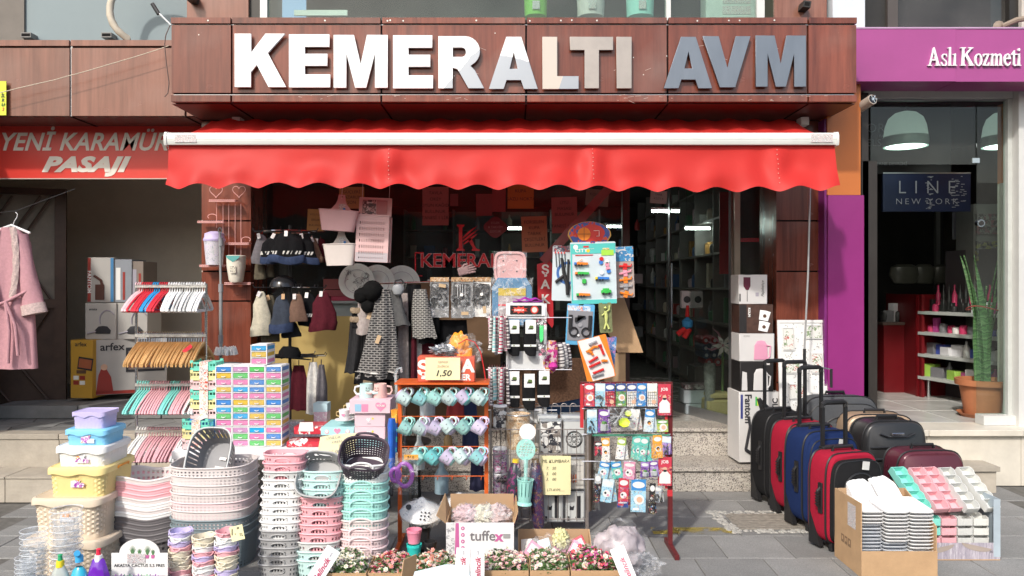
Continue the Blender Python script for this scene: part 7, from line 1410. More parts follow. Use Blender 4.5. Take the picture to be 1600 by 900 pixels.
PLN=mat('print_pale_grey',(.52,.54,.54),.4,var=.08)
tin(843,878,657,710,GD+.06,CUB,'silver money box covered in small black photographs, upper left of the pair');tin(880,914,657,710,GD+.06,PLN,'silver money box with a round dial drawing, upper right of the pair',1)
tin(880,914,715,765,GD+.05,mat('print_cream_grey',(.58,.57,.54),.45,var=.1),'silver money box with city lines and coral figures, behind the yellow note',3)
tin(848,880,768,816,GD+.05,PLN,'silver money box with black bar, lower left',2);tin(883,914,768,816,GD+.05,PLN,'silver money box with black bar, lower right',2)
tin(839,872,648,660,GD+.17,PLN,'money box lid seen behind the photograph covered one');tin(876,908,648,660,GD+.17,PLN,'money box lid seen behind the dial one')
BROWNT=PM_('brown_tin_print',(.55,.42,.28),[(.35,.2,.1),(.7,.62,.5),(.5,.3,.15)],30,.4)
t=TH_('brown_tin','tall round brown printed tin in the upper left of the wire rack','tin',(X(810,GD),GD+.11,Z(705,GD)));q=MB();q.lathe([(.001,0),(.078,0),(.078,.215),(.080,.216),(.080,.224),(.074,.224),(.072,.215),(.001,.214)],40);put('tin_body',q.k(BROWNT),t);q=MB();q.tube([(.0785*cos(a),.0785*sin(a),.22)for a in[R(v)for v in range(0,360,12)]],.004,6,0,True);put('rim',q.k(SIL),t)
put('lettering',TX_('AFRIKA BANGO',.018,mat('brown_ink',(.15,.08,.04),.6),0,0,.0004),t,(0,-.081,.19))
PUT=PM_('purple_words_print',(.62,.55,.62),[(.30,.05,.35),(.1,.1,.1),(.6,.1,.3),(.7,.65,.7)],36,.5,stretch=(1,1,2.2));
for k,(y0_,y1_,s)in enumerate(((705,742,0),(744,780,1),(640,672,2))):
 m_=PUT if k<2 else CUB;t=TH_('word_print_tin',('upper round tin with purple words at the left of the wire rack','lower round tin with purple words and the number 500','small black and white printed tin at the top left of the wire rack')[k],'tin',(X(781,GD)+.0,GD+.06+.06*(k==2),Z(y1_,GD)),0,'word printed tins');H_=(y1_-y0_)*GD/F
 q=MB();q.lathe([(.001,0),(.046,0),(.046,H_)],32);put('tin_body',q.k(m_),t);q=MB();q.lathe([(.047,H_),(.048,H_+.004),(.044,H_+.012),(.001,H_+.012)],32);put('lid',q.k(WHITE),t)
 if k==1:put('lettering',TX_('500',.045,INK,.001,0,.0004),t,(.01,-.048,H_*.8))
t=TH_('lower_tin','flower printed tin at the foot of the wire rack','tin',(X(785,GD),GD+.08,Z(812,GD)));q=MB();q.lathe([(.001,0),(.05,0),(.05,.11),(.001,.11)],28);put('tin_body',q.mesh('lt',[PM_('bag_flowers_print',(.62,.58,.52),[(.5,.1,.15),(.6,.5,.2),(.2,.2,.3)],30,.45)]),t)
t=TH_('price_note','yellow handwritten money box price list clipped on the wire rack','note',(X(868,GD-.02),GD-.025,Z(741,GD)));W_,H_=X(CX+47,GD),61*GD/F;q=MB();q.grid(lambda u,v:(-W_/2+W_*u,-.004-.012*(u**4)*(v-.5),-H_/2+H_*v),10,8);q.grid(lambda u,v:(-W_/2+W_*u,-.003-.012*(u**4)*(v-.5),-H_/2+H_*v),10,8);put('sheet',q.k(PAPERY),t)
for s,x,z,sz in(('ML KUMBARA',.0,.090,.030),('7.   50',-.03,.045,.026),('5.   00',-.03,.010,.026),('3.   00',-.03,-.025,.026),('LTI AVM......',.0,-.092,.024)):put('lettering',TX_(s,sz,INK,-.0003,.22,.0003,.95),t,(x,-.0075,z))
SPN=PL_('spoon_mint',(.34,.68,.62),.3)
t=TH_('spoon_holder','mint skimmer spoon standing in a slotted mint holder, hung on the wire rack','kitchen set',(X(819,GD-.12),GD-.12,Z(788,GD-.12)),rot=(0,R(3),0))
q=MB();n=48;q.lathe([(.045,0),(.050,0),(.046,.012),(.040,.016),(.043,.055),(.046,.100),(.050,.150),(.053,.152),(.053,.158),(.048,.158)],n,skip=lambda i,j:i%4==0 and j in(4,5));q.lathe([(.001,.014),(.040,.016)],n);put('holder',q.k(SPN),t)
q=MB();q.tube([(0,.0,.02),(.0,-.005,.20),(-.004,-.01,.29)],[.013,.012,.015],8);put('spoon_handle',q.k(SPN),t)
qs=[[(.060*cos(R(a)),.068*sin(R(a)))for a in range(0,360,12)]]
for i in range(-2,3):
 for j in range(-2,3):
  if abs(i)+abs(j)>3:continue
  cx_,cz_=i*.018+.004*j,j*.017;qs.append([(cx_-.0065,cz_-.006),(cx_+.005,cz_-.001),(cx_+.0065,cz_+.006),(cx_-.005,cz_+.001)])
put('spoon_bowl',SH_(qs,SPN,.003,.0),t,(-.008,-.012,.345));
q=MB();q.grid(lambda u,v:(-.055+.115*u,-.055-.003*sin(u*12),.17+.12*v+0),8,8);q.grid(lambda u,v:(-.045+.09*u,-.03-.003*sin(u*12),.30+.14*v),8,8);put('clear_bag',q.k(FILM),t);stick('header_card',disc_pts(.052,24),PAPERW,t,(-.003,-.01,.455),.002)
for k,(px,c0,lb_)in enumerate(((797,PM_('rose_wrap',(.035,.035,.05),[(.28,.03,.07),(.03,.05,.07),(.035,.035,.05),(.20,.04,.14)],22,.45),'dark wrapping roll with red roses left of the mint spoon'),(842,PM_('dot_wrap',(.05,.03,.08),[(.22,.12,.06),(.12,.03,.08),(.05,.08,.16)],60,.4),'dark wrapping roll with fine coloured dots right of the mint spoon'))):
 t=TH_('wrap_roll',lb_,'wrapping roll',(X(px,GD-.07),GD-.06,Z(825,GD-.07)),0,'wrapping rolls',rot=(R(-3),R(-3 if k else 5),0));q=MB();q.lathe([(.001,-.01),(.03,0),(.042,.06),(.043,.34),(.030,.40),(.02,.41)],24);put('roll',q.k(c0),t);q=MB();q.cyl((0,0,.40),(0,0,.43),.022,n=16);put('cap',q.mesh('c',[TCOL['yellow']if k==0 else CARD]),t)
t=TH_('yellow_keyring','small yellow toy tied on a cord at the wire rack','toy',tuple(at(834,703,GD-.08)));q=MB();q.lathe([(.001,-.016),(.018,-.008),(.018,.008),(.001,.016)],16);put('bead',q.mesh('b',[TCOL['yellow']]),t);q=MB();q.tube([(0,0,.016),(-.01,0,.06),(.01,.02,.16)],.0022,4);q.tube([(0,0,.016),(.012,0,.06),(.01,.02,.16)],.0022,4);put('loop',q.k(CARD),t)
for k,px in enumerate((922,930)):
 t=TH_('hanging_bag',('brown plastic bag strip hanging between the two racks','grey transparent bag strip next to the brown one')[k],'bag',(X(px,4.75),4.75,Z(655,4.75)),0,'bag strips');put('cloth',drape(.05,.06,.56,.05,4,(mat('bag_brown',(.10,.075,.06),.35),film_mat('bag_grey',(.4,.4,.38),.3,20))[k],k,rows=20),t)
BD=4.66
br_=TH_('card_rack','dark red tubular rack on one foot, full of small carded goods on hooks','rack',(X(980,BD),BD,0));bx=lambda p:X(p,BD)-br_.location.x
RR=mat('rack_dark_red',(.13,.018,.02),.4,.2,var=.15);RR2=mat('rack_bright_red',(.50,.03,.04),.4)
q=MB();q.box(bx(1047)-.013,bx(1047)+.013,-.013,.013,.03,Z(600,BD));put('post',q.k(RR),br_)
q=MB();q.box(bx(1047)-.013,bx(1047)+.013,-.20,.12,0,.0295);put('foot',q.k(RR),br_)
q=MB();q.box(bx(909)-.010,bx(909)+.010,-.010,.010,Z(668,BD),Z(597,BD));put('post',q.k(RR2),br_);q=MB();q.box(bx(918)-.006,bx(918)+.006,-.006,.006,.0,Z(668,BD));put('lower_post',q.k(WIRE),br_)
q=MB();q.box(bx(909)-.010,bx(1047)+.013,-.012,.012,Z(600,BD)+.001,Z(596.5,BD));put('top_bar',q.k(RR),br_)
q=MB();q.box(bx(1042),bx(1050),-.0135,-.0131,Z(718,BD)-.22,Z(718,BD)-.18);q.box(bx(1038),bx(1042),-.02,-.016,Z(762,BD),Z(600,BD));put('red_tape',q.k(RR2),br_)
for y in(601,638,678,720,748):
 q=MB();q.tube([(bx(909),-.012,Z(y,BD)),(bx(1047),-.012,Z(y,BD))],.003,5);put('hook_rail',q.k(CHROME),br_)
q=MB();q.box(bx(925),bx(1045),-.03,-.024,Z(680,BD),Z(677,BD));put('green_strip',q.k(mat('strip_green',(.05,.22,.14),.5)),br_)
PK={n:mat('pk_'+n,c,.42,var=.06)for n,c in dict(red=(.50,.04,.07),navy=(.04,.07,.25),sky=(.30,.55,.68),green=(.12,.28,.08),blue=(.04,.22,.52),white=(.68,.68,.66),purple=(.17,.06,.30),teal=(.12,.50,.42),orange=(.70,.33,.04),rose=(.62,.28,.40),lav=(.32,.20,.50),black=(.02,.02,.022),grey=(.38,.40,.42),lime=(.35,.48,.08),pale=(.55,.66,.70)).items()}
PKP={n:PM_('pkp_'+n,tuple(m.node_tree.nodes[i].inputs[0].default_value)[:3],[(.6,.6,.58),(.03,.03,.05),(.45,.12,.12),(.1,.2,.4),(.6,.5,.25)],75,.22)for n,m in PK.items()for i in[next(x.name for x in m.node_tree.nodes if x.type=='VECT_MATH')]}
SKIN=mat('print_skin',(.62,.38,.26),.5)
def goods(px,y0_,y1_,w_,c1,c2,pic,label,dd=0,tilt=0,n=3):
 """a little bunch of identical cards on one hook; each card a thing"""
 for k in range(n-1,-1,-1):
  D_=BD-.035+dd+.018*k;W_,H_=X(CX+w_,D_),(y1_-y0_)*D_/F
  t=TH_('carded_item',label+(', foremost' if k==0 else ', %s one behind'%ordn(k-1)),'carded goods',tuple(at(px,y0_,D_)),0,'carded goods on the red rack',rot=(0,R(tilt*(1 if k%2==0 else-.8)+ru(-2,2)),R(ru(-8,8))))
  q=MB();q.box(-W_/2,W_/2,0,.0012,-H_,0);put('card',q.mesh('cd',[PKP[c1]]),t)
  if k>1:continue
  blk(t,-W_/2+.001,W_/2-.001,-H_*.34,-.001,PK[c2],-.0008,.0008,'header');pic=='man' or stick('badge',[(W_*.42*cos(a),H_*.10*sin(a))for a in[R(v)for v in range(0,360,24)]],PK['white'],t,(0,-.0018,-H_*.17),.0008)
  if pic=='disc':stick('print',disc_pts(W_*.34,18),PK['white'],t,(W_*.05,-.0012,-H_*.62),.0008);stick('print',disc_pts(W_*.20,14),SKIN,t,(W_*.08,-.0022,-H_*.62),.0008);blk(t,-W_*.35,W_*.05,-H_*.95,-H_*.88,PK['white'],-.0016,.0008)
  elif pic=='grid':
   q=MB()
   for i in range(5):q.box(-W_*.45,W_*.45,0,.0008,-H_*(.40+.12*i)-.001,-H_*(.40+.12*i)+.0008);q.box(-W_*.4+W_*.2*i,-W_*.4+W_*.2*i+.0014,0,.0008,-H_*.96,-H_*.36)
   put('grid_print',q.mesh('gp',[PK['black']]),t,(0,-.0012,0));stick('print',disc_pts(W_*.22,14),SKIN,t,(W_*.15,-.0026,-H_*.8),.0008)
  elif pic=='man':
   stick('print',[(-W_*.42,-H_*.92),(W_*.42,-H_*.92),(W_*.40,-H_*.62),(W_*.12,-H_*.48),(-W_*.12,-H_*.48),(-W_*.40,-H_*.62)],PK['white'],t,(0,-.0014,0),.0008);stick('print',disc_pts(W_*.16,14),SKIN,t,(0,-.0024,-H_*.42),.0008);stick('print',[(-W_*.14,-.0),(W_*.14,0),(W_*.10,-W_*.16),(-W_*.10,-W_*.16)],PK['black'],t,(0,-.0030,-H_*.44),.0006);put('lettering',TX_('JOB',W_*.32,PAPERW,.0004,0,.0003),t,(0,-.003,-H_*.17))
  elif pic=='bits':
   q=MB()
   for i in range(9):x,z=ru(-W_*.3,W_*.3),-H_*ru(.45,.9);q.tube([(x,-.008,z),(x+ru(-.012,.012),-.012,z-.014)],.004,5)
   put('small_goods',q.mesh('sg',[PK['black']if c1!='black' else PK['grey']]),t)
  elif pic=='bottle':q=MB();q.rbox(-W_*.28,W_*.28,-.022,-.002,-H_*.92,-H_*.6,.008);put('bottle',q.mesh('sb',[PK['grey']]),t);q=MB();q.cyl((0,-.012,-H_*.6),(0,-.012,-H_*.5),W_*.18,n=12);put('cap',q.mesh('sc',[PK['green']]),t)
  elif pic=='duck':stick('print',disc_pts(W_*.3,14),PK['white'],t,(0,-.0014,-H_*.6),.0008);stick('print',disc_pts(W_*.19,12),PK['black'],t,(0,-.0024,-H_*.58),.0008);stick('print',disc_pts(W_*.13,10),mat('duck_orange',(.7,.3,.05),.5),t,(W_*.04,-.0032,-H_*.62),.0008)
  elif pic=='face':stick('print',disc_pts(W_*.32,16),PK['white'],t,(0,-.0014,-H_*.62),.0008);stick('print',disc_pts(W_*.10,10),PK['black'],t,(-W_*.12,-.0024,-H_*.6),.0008);stick('print',disc_pts(W_*.10,10),PK['rose'],t,(W_*.12,-.0024,-H_*.68),.0008)
  if k==0:q=MB();q.tube([(0,.03,.004),(0,-.02,.002),(0,-.03,.010)],.0014,4);put('hook',q.k(CHROME),t)
R1=[(921,'red','red','disc','cherry red card with round picture, far left of the top row'),(938,'sky','pale','bits','sky blue card of black clips, second on the top row'),(953,'red','navy','grid','red card with child picture, third on the top row'),(970,'green','navy','disc','green card with round picture, fourth on the top row'),(987,'white','navy','grid','white grid printed card, fifth on the top row'),(1003,'blue','blue','disc','bright blue card with round picture, sixth on the top row'),(1019,'white','white','grid','white grid printed card, seventh on the top row')]
for px,c1,c2,pic,lb_ in R1:goods(px,599,635,15.5,c1,c2,pic,lb_,n=2)
goods(1038,600,649,20,'red','red','man','tall red card with bearded man picture, upper right corner',n=2)
goods(1039,714,759,21,'red','red','man','tall red card with bearded man picture, lower right',n=2)
goods(925,640,677,16,'sky','pale','bits','pale blue card of black clips at the left of the second row',n=2);goods(944,640,676,17,'purple','purple','bottle','purple card with green capped bottle on the second row',n=2,tilt=3)
goods(993,640,672,14,'white','white','face','white rabbit shaped cards fanned on the second row',n=3,tilt=8);goods(1016,640,675,15,'pale','blue','duck','pale blue eye printed cards on the second row',n=3,tilt=7);goods(1035,656,675,17,'lime','green','disc','lime green card with almond picture at the right of the second row',n=2)
t=TH_('flower_bag','grey feathers with a neon yellow flower in a clear bag, second row of the rack','bag',tuple(at(968,650,BD-.07)));q=MB()
for k in range(60):a,r_=ru(0,6.28),ru(.02,.085);q.tube([(r_*.2*cos(a),ru(-.02,.02),r_*.2*sin(a)),(r_*cos(a),ru(-.03,.02),-.01+r_*.8*sin(a))],.0035,4,k%2)
o=put('feathers',q.mesh('ft',[PK['grey'],PK['black']]),t);o['kind']='stuff'
for dx,dz,s in((.012,-.035,1),(.04,.02,.6)):q=MB();q.lathe([(.001,0),(.012*s,.004),(.03*s,.022*s)],7,sx=1.3);put('yellow_flower',q.k(PL_('neon_yellow',(.62,.75,.05))),t,(dx,-.04,dz),(R(70),0,R(20)))
q=MB();q.grid(lambda u,v:(-.075+.15*u,-.05-.012*sin(u*10)*sin(v*11),-.08+.15*v),12,12);put('clear_bag',q.k(FILM),t)
for(px,y0_,y1_,w_,c1,c2,pic,n,tl,lb_)in((946,684,722,13,'white','orange','duck',2,2,'white card with colourful duck picture on the third row'),(972,684,718,13,'white','lime','face',3,8,'white doll face cards fanned on the third row'),(995,682,718,14,'teal','teal','face',2,-8,'left teal green cards leaning left on the third row'),(1008,683,721,13,'teal','teal','face',2,10,'right teal green cards leaning right on the third row'),(1027,680,716,14,'orange','orange','duck',3,-4,'orange yellow card with a black moustache picture on the third row'),(1042,682,710,14,'lav','pale','bits',2,3,'lavender card with a comb at the right of the third row'),(946,722,748,16,'sky','blue','face',3,10,'turquoise owl cards in a fan on the fourth row'),(962,722,748,16,'teal','blue','face',3,-10,'blue green owl cards beside the turquoise ones'),(984,722,749,18,'rose','rose','face',3,5,'pink heart pattern packs on the fourth row'),(1008,722,746,13,'purple','lav','bottle',2,4,'left purple pouch on the fourth row'),(1021,720,745,13,'lav','purple','bottle',2,-4,'right purple pouch on the fourth row'),(951,749,785,18,'sky','pale','face',3,9,'sky blue bird cards in a fan on the lowest row'),(975,747,790,16,'red','red','face',2,2,'red card with toy pictures on the lowest row'),(973,784,793,17,'navy','navy','none',2,0,'navy blue card end hanging under the red one'),(998,749,800,23,'sky','blue','disc',2,0,'large light blue card with boy and ball, lowest centre'),(1020,755,803,9,'black','black','none',2,2,'long black comb pack at the lower right'),(935,690,712,12,'red','black','bits',1,0,'small red thing half hidden at the left of the third row'),(1028,760,785,14,'grey','grey','bits',2,8,'clear bag of cables at the lower right'),(935,740,785,10,'black','grey','none',2,4,'black strip hanging low at the left')):
 goods(px,y0_,y1_,w_,c1,c2,pic,lb_,n=n,tilt=tl,dd=-.01)
def ashtray(px,ytop,r_,z0_,D_,m_,cn,label,h_=.075):
 t=TH_('ash_pot',label,'pot',(X(px,D_),D_,z0_),0,'small ash pots');q=MB();n=36;rr=r_
 q.lathe([(.001,0),(rr*.82,0),(rr,h_*.78),(rr*1.02,h_*.80),(rr*1.08,h_*.81)],n);q.lathe([(rr*1.08,h_*.81),(rr*1.08,h_),(rr*.92,h_),(rr*.88,h_*.5),(.001,h_*.45)],n,skip=lambda i,j:i%12==8 and j in(0,1));put('body',q.k(m_),t)
TQ=PL_('ash_turquoise',(.03,.58,.52));
for px,y,r_,z0_,D_,m_,lb_ in((647,837,.040,.150,4.32,PW['rose'],'rose pink ash pot on top of the small pot stack'),(647,847,.040,.075,4.30,TQ,'turquoise ash pot in the middle of the stack'),(645,857,.042,.0,4.24,PW['rose'],'rose pink ash pot at the foot of the stack, nearest the flowers'),(623,862,.040,0,4.20,PW['teal'],'teal green ash pot left of the pink ones'),(608,868,.040,0,4.13,PW['deepteal'],'blue teal ash pot, leftmost of the group'),(672,842,.036,.08,4.33,BLKP,'upper black ash pot beside the carton'),(674,850,.038,0,4.27,PW['darkgrey'],'dark grey ash pot in front of the black one'),(663,845,.034,.0,4.40,BLKP,'small black ash pot half hidden behind the others')):
 ashtray(px,y,r_,z0_,D_,m_,'',lb_)
for k,(px,py,rx,D_,s)in enumerate(((658,802,33,4.55,1),(720,795,36,4.62,1.05))):
 t=TH_('cone_lid',('white steamer lid with round holes wrapped in film, left of the pair','white pointed steamer lid wrapped in film, right of the pair')[k],'lid',(X(px,D_),D_,Z(py,D_)),0,'wrapped cone lids',rot=(R(14),R(-6 if k else 5),0));r_=X(CX+rx,D_)
 q=MB();q.lathe([(r_,0),(r_*1.0,.006),(r_*.86,.026),(r_*.55,.052),(r_*.28,.074),(r_*.10,.100),(.001,.103)],48);put('cone',q.k(mat('lid_white',(.74,.74,.73),.25)),t)
 q=MB();q.lathe([(r_*1.04,-.02),(r_*1.06,.0),(r_*.9,.035),(r_*.56,.062),(r_*.2,.09),(.001,.112)],30);q.v=[(x*(1+ru(-.03,.03)),y*(1+ru(-.03,.03)),z+ru(-.006,.006))for x,y,z in q.v];put('wrap',q.k(FILM,a=15),t)
 if k==0:
  for i in range(8):x,y=(.03+.022*(i%3),-.09-.012*(i//3));q=MB();q.cyl((0,0,0),(0,-.004,.002),.0055,n=10);put('hole',q.k(INK),t,(x-.02,-.075-.018*(i//3),.052-.012*(i//3)))
 q=MB();q.cyl((0,0,0),(0,-.004,.006),.016,n=14);put('slot',q.k(INK),t,(-.07 if k==0 else-.02,-.05,.062 if k==0 else.068))
 q=MB();q.rbox(-.06,.06,-.05,.05,-(Z(py,D_)-.01),-.01,.01);put('stand',q.k(BLKP),t,rot=(R(-14),0,0))if k==0 else None
t=TH_('low_stool','low black stool under the right steamer lid','stool',(X(722,4.75),4.75,0));q=MB();q.rbox(-.10,.10,-.08,.08,.18,.20,.01);put('seat',q.k(BLKP),t)
for sx_ in(-.08,.08):
 for sy_ in(-.06,.06):q=MB();q.cyl((sx_,sy_,0),(sx_,sy_,.18),.01,n=8);put('leg',q.k(BLKP),t)
def open_box(nm,label,x0,x1,y0,y1,h_,cat='carton',flaps=(),hf=None,fm=None,z0=0.0,th=.006,rz=0):
 t=TH_(nm,label,cat,((x0+x1)/2,y0,z0),rz);W_,dp=x1-x0,y1-y0;hf=h_ if hf is None else hf
 q=MB();q.box(-W_/2,W_/2,0,dp,0,th);put('bottom',q.k(CARD),t)
 q=MB();q.box(-W_/2,W_/2,0,th,th,hf);put('front_panel',q.k(fm or CARD),t)
 q=MB();q.box(-W_/2,W_/2,dp-th,dp,th,h_);put('back_panel',q.k(CARDIN),t)
 for s in(-1,1):q=MB();q.loft([[(s*W_/2,th,th),(s*(W_/2-th),th,th),(s*(W_/2-th),th,hf),(s*W_/2,th,hf)],[(s*W_/2,dp-th,th),(s*(W_/2-th),dp-th,th),(s*(W_/2-th),dp-th,h_),(s*W_/2,dp-th,h_)]],0,None,True,True);put('side_panel',q.k(CARD),t)
 return t
TF=mat('print_white_box',(.74,.74,.74),.45,var=.04)
bt_=open_box('tuffex_carton','white and magenta printed carton with its brown flaps open, full of wrapped goods',X(697,4.22),X(803,4.22),4.22,4.52,.292,fm=TF)
bt_.name='printed_carton'
MG=mat('print_magenta',(.60,.03,.20),.45)
W_=X(803,4.22)-X(697,4.22);stick('print',[(-W_/2+.045,.0),(-W_/2+.075,.0),(-W_/2+.070,.289),(-W_/2+.052,.289)],MG,bt_,(0,-.0012,.002),.001)
PATT=PM_('wave_print',(.66,.66,.66),[(.30,.30,.31),(.66,.66,.66)],55,.5);blk(bt_,-W_/2+.001,-W_/2+.046,.003,.289,PATT,-.0010,.001)
for k in range(4):stick('print',disc_pts(.0105,16),MG,bt_,(-W_/2+.092,-.0012,.262-.036*k),.001);stick('print',disc_pts(.004,8),TF,bt_,(-W_/2+.092,-.0022,.262-.036*k),.001)
put('lettering',TX_('tuffe',.078,mat('print_dark_grey',(.16,.15,.16),.5),.0008,0,.0004,1.0,1.0),bt_,(.015,-.002,.219));put('lettering',TX_('x',.078,MG,.0028,0,.0004),bt_,(.104,-.0022,.216));blk(bt_,.128,.166,.208,.232,mat('print_mid_grey',(.3,.3,.3),.5));blk(bt_,.12,.165,.10,.145,MG);put('lettering',TX_('3\'lü',.024,PAPERW,.0005,0,.0004),bt_,(.142,-.005,.124))
for s in(-1,):q=MB();q.loft([[(s*W_/2,.0,.289),(s*W_/2,.30,.289),(s*W_/2-.004,.30,.289),(s*W_/2-.004,.0,.289)],[(s*(W_/2+.05),-.01,.335),(s*(W_/2+.03),.31,.37),(s*(W_/2+.03)-.004,.31,.37),(s*(W_/2+.05)-.004,-.01,.335)]],0,None,True,True);put('flap',q.k(CARD),bt_)
q=MB();q.box(-W_/2,W_/2,.30,.304,.292,.37);put('flap',q.k(CARDIN),bt_);q=MB();q.loft([[(W_/2,.0,.289),(W_/2,.30,.289),(W_/2+.004,.30,.289),(W_/2+.004,.0,.289)],[(W_/2+.02,.02,.35),(W_/2+.01,.30,.36),(W_/2+.014,.30,.36),(W_/2+.024,.02,.35)]],0,None,True,True);put('flap',q.k(CARD),bt_)
for k,(dx,c)in enumerate(((-.08,(.50,.36,.38)),(.02,(.55,.52,.42)),(.10,(.50,.38,.37)))):
 o=crumple('wrapped_flower_ball','%s film wrapped flower ball inside the printed carton'%('pink, leftmost','cream, middle','rose, rightmost')[k],'wrapped goods',100,100,4.35,.075,.07,.06,mat('fl_ball%d'%k,c,.7,var=.3,vs=30,bump=.5),.35,5,k);o.location=(bt_.location.x+dx,4.36,.285);o['group']='wrapped flower balls'
 q=MB();q.lathe([(.001,.07),(.05,.06),(.085,.02),(.09,-.02)],18);q.v=[(x*(1+ru(-.12,.12)),y*(1+ru(-.12,.12)),z+ru(-.015,.015))for x,y,z in q.v];put('clear_film',q.k(FILM,a=10),o)
b2=open_box('small_goods_carton','shallow brown carton of film wrapped candy coloured packs behind the flowers',X(810,4.25),X(928,4.25),4.22,4.50,.17,hf=.05)
for k,(dx,dy,dz,m_,r3)in enumerate(((-.13,.06,.10,'rose',30),(-.06,.08,.11,'pale',-15),(.11,.07,.10,'rose',25),(.14,.12,.11,'red',-30),(.03,.12,.12,'rose',10),(-.16,.14,.09,'white',-10))):
 q=MB();q.rbox(-.035,.035,-.006,.006,-.045,.045,.004,n=1);q.box(-.024,.024,-.0075,-.006,-.02,.03,1);t=put('small_pack',q.mesh('sp',[PK[m_],PK['white']]),None,(b2 .location.x+dx,4.22+dy,.02+dz),(R(-25),R(r3),R(ru(-20,20))));tag(t,'%s candy coloured pack from the left in the shallow carton, tilted'%ordn([0,5,1,4,2,3].index(k)if k in(0,5,1,4,2,3)else k),'pack','packs in the shallow carton')
t=crumple('clear_wrap','clear crumpled wrapping over the small packs in the shallow carton','film',868,855,4.33,.17,.10,.055,film_mat('film_loose',a=.14,bs=14),.4,3,4,True)
t=crumple('yellow_bow','cream yellow plastic bow ball in the middle of the shallow carton','bow',876,842,4.34,.045,.045,.055,mat('bow_cream',(.62,.60,.33),.5,var=.2,vs=40),.45,6,3)
t=crumple('wrapped_sack','big pale pink bundle in shiny clear film at the end of the flower boxes','bundle',966,860,4.28,.14,.12,.125,mat('bundle_pink',(.37,.32,.335),.35,var=.3,vs=14,bump=.6,bs=18),.30,2.2,11);
q=MB();q.lathe([(.001,.175),(.08,.155),(.15,.08),(.175,-.02),(.19,-.14),(.22,-.19)],40);q.v=[(x*(1+ru(-.07,.07)),y*(1+ru(-.07,.07)),z+ru(-.012,.012))for x,y,z in q.v];put('clear_film',q.k(film_mat('film_sheet',a=.07,bs=6),a=10),t,(.01,0,0))
o=crumple('film_tail','loose crumpled clear film trailing on the paving right of the pink bundle','film',1000,882,4.12,.11,.09,.05,film_mat('film_loose',a=.14,bs=14),.5,3,14,True)
LEAFM=mat('leaf_green_dark',(.07,.14,.035),.6,var=.35,vs=60);
FLC={'white':mat('petal_white',(.74,.72,.62),.6),'pink':mat('petal_pink',(.72,.36,.40),.6),'rose':mat('petal_rose',(.60,.06,.12),.6),'blush':mat('petal_blush',(.76,.58,.56),.6),'magenta':mat('petal_magenta',(.55,.10,.32),.6),'centre':mat('petal_centre',(.62,.55,.15),.7),'coral':mat('petal_coral',(.74,.30,.26),.6)}
def flower_mesh(col):
 q=MB()
 for ring,(n,r_,up)in enumerate(((6,.017,.35),(5,.010,.9))):
  for k in range(n):
   a=2*pi*k/n+ring*.5;c,s=cos(a),sin(a);w_=r_*.42
   q.add([(0,0,0),(c*r_*.6-s*w_,s*r_*.6+c*w_,r_*up*.5),(c*r_,s*r_,r_*up),(c*r_*.6+s*w_,s*r_*.6-c*w_,r_*up*.5)],[(0,1,2,3)],0)
 q.lathe([(.0035,.002),(.003,.006),(.0005,.007)],5,1);return q.mesh('flower',[FLC[col],FLC['centre']],0)
def leaf_mesh():
 q=MB()
 for k in range(7):
  a=ru(0,6.28);L_f=ru(.02,.035);c,s=cos(a),sin(a);w_=.006;z=ru(.004,.018)
  q.add([(0,0,0),(c*L_f*.5-s*w_,s*L_f*.5+c*w_,z),(c*L_f,s*L_f,z*.8),(c*L_f*.5+s*w_,s*L_f*.5-c*w_,z)],[(0,1,2,3)])
 return q.k(LEAFM,a=0)
FM={k:flower_mesh(k)for k in('white','pink','rose','blush','magenta','coral')};LF=[leaf_mesh()for _ in range(4)]
def flower_box(px0,px1,D0,D1,h_,cols,label,n=230,div=True):
 t=open_box('flower_box',label,X(px0,D0),X(px1,D0),D0,D1,h_,'flower box');W_=X(px1,D0)-X(px0,D0);dp=D1-D0
 for nm,dens in(('flowers',n),('leaves',n)):
  q=MB();mats_=[];
  for i in range(dens):
   x,y=ru(-W_/2+.012,W_/2-.012),ru(.012,dp-.012);z=h_+ru(-.03,.03)+.018*sin(x*23+y*9)+(0 if nm=='flowers' else-.012)
   me=FM[rnd.choice(cols)]if nm=='flowers' else rnd.choice(LF)
   M_=Matrix.Translation((x,y,z))@Euler((R(ru(-10,65)),R(ru(-40,40)),ru(0,6.28))).to_matrix().to_4x4()@Matrix.Scale(ru(.5,.95),4)
   for m_ in me.materials:
    if m_ not in mats_:mats_.append(m_)
   o0=len(q.v);q.v+=[tuple(M_@v.co)for v in me.vertices]
   for p in me.polygons:q.f.append(tuple(o0+i_ for i_ in p.vertices));q.m.append(mats_.index(me.materials[p.material_index]))
  o=put(nm,q.mesh(nm,mats_,0),t);o['kind']='stuff'
 q=MB();q.box(-W_/2+.01,W_/2-.01,.01,dp-.01,.01,h_-.035);put('soil',q.k(mat('moss_fill',(.05,.08,.03),.95)),t)
 return t
flower_box(505,572,3.80,4.05,.172,['white','white','white','blush'],'left box of small white artificial flowers at the picture foot',n=330)
flower_box(574,640,3.82,4.05,.165,['blush','coral','white','rose','pink'],'box of white and coral artificial flowers next to the white ones',n=370)
flower_box(642,716,3.84,4.08,.160,['white','blush','coral','white'],'box of white flowers with coral buds in front of the carton',n=380)
flower_box(752,826,3.92,4.16,.140,['blush','pink','white','blush'],'box of pale pink roses right of the two standing flaps',n=380)
flower_box(828,890,3.92,4.17,.140,['blush','white','pink','white'],'middle right box of pale pink and white roses',n=360)
flower_box(892,968,3.92,4.18,.140,['magenta','rose','pink','white'],'box of magenta and red roses at the right end',n=400)
FLP=mat('flap_white',(.72,.71,.72),.5,var=.04);SCR=mat('script_red',(.42,.03,.09),.5)
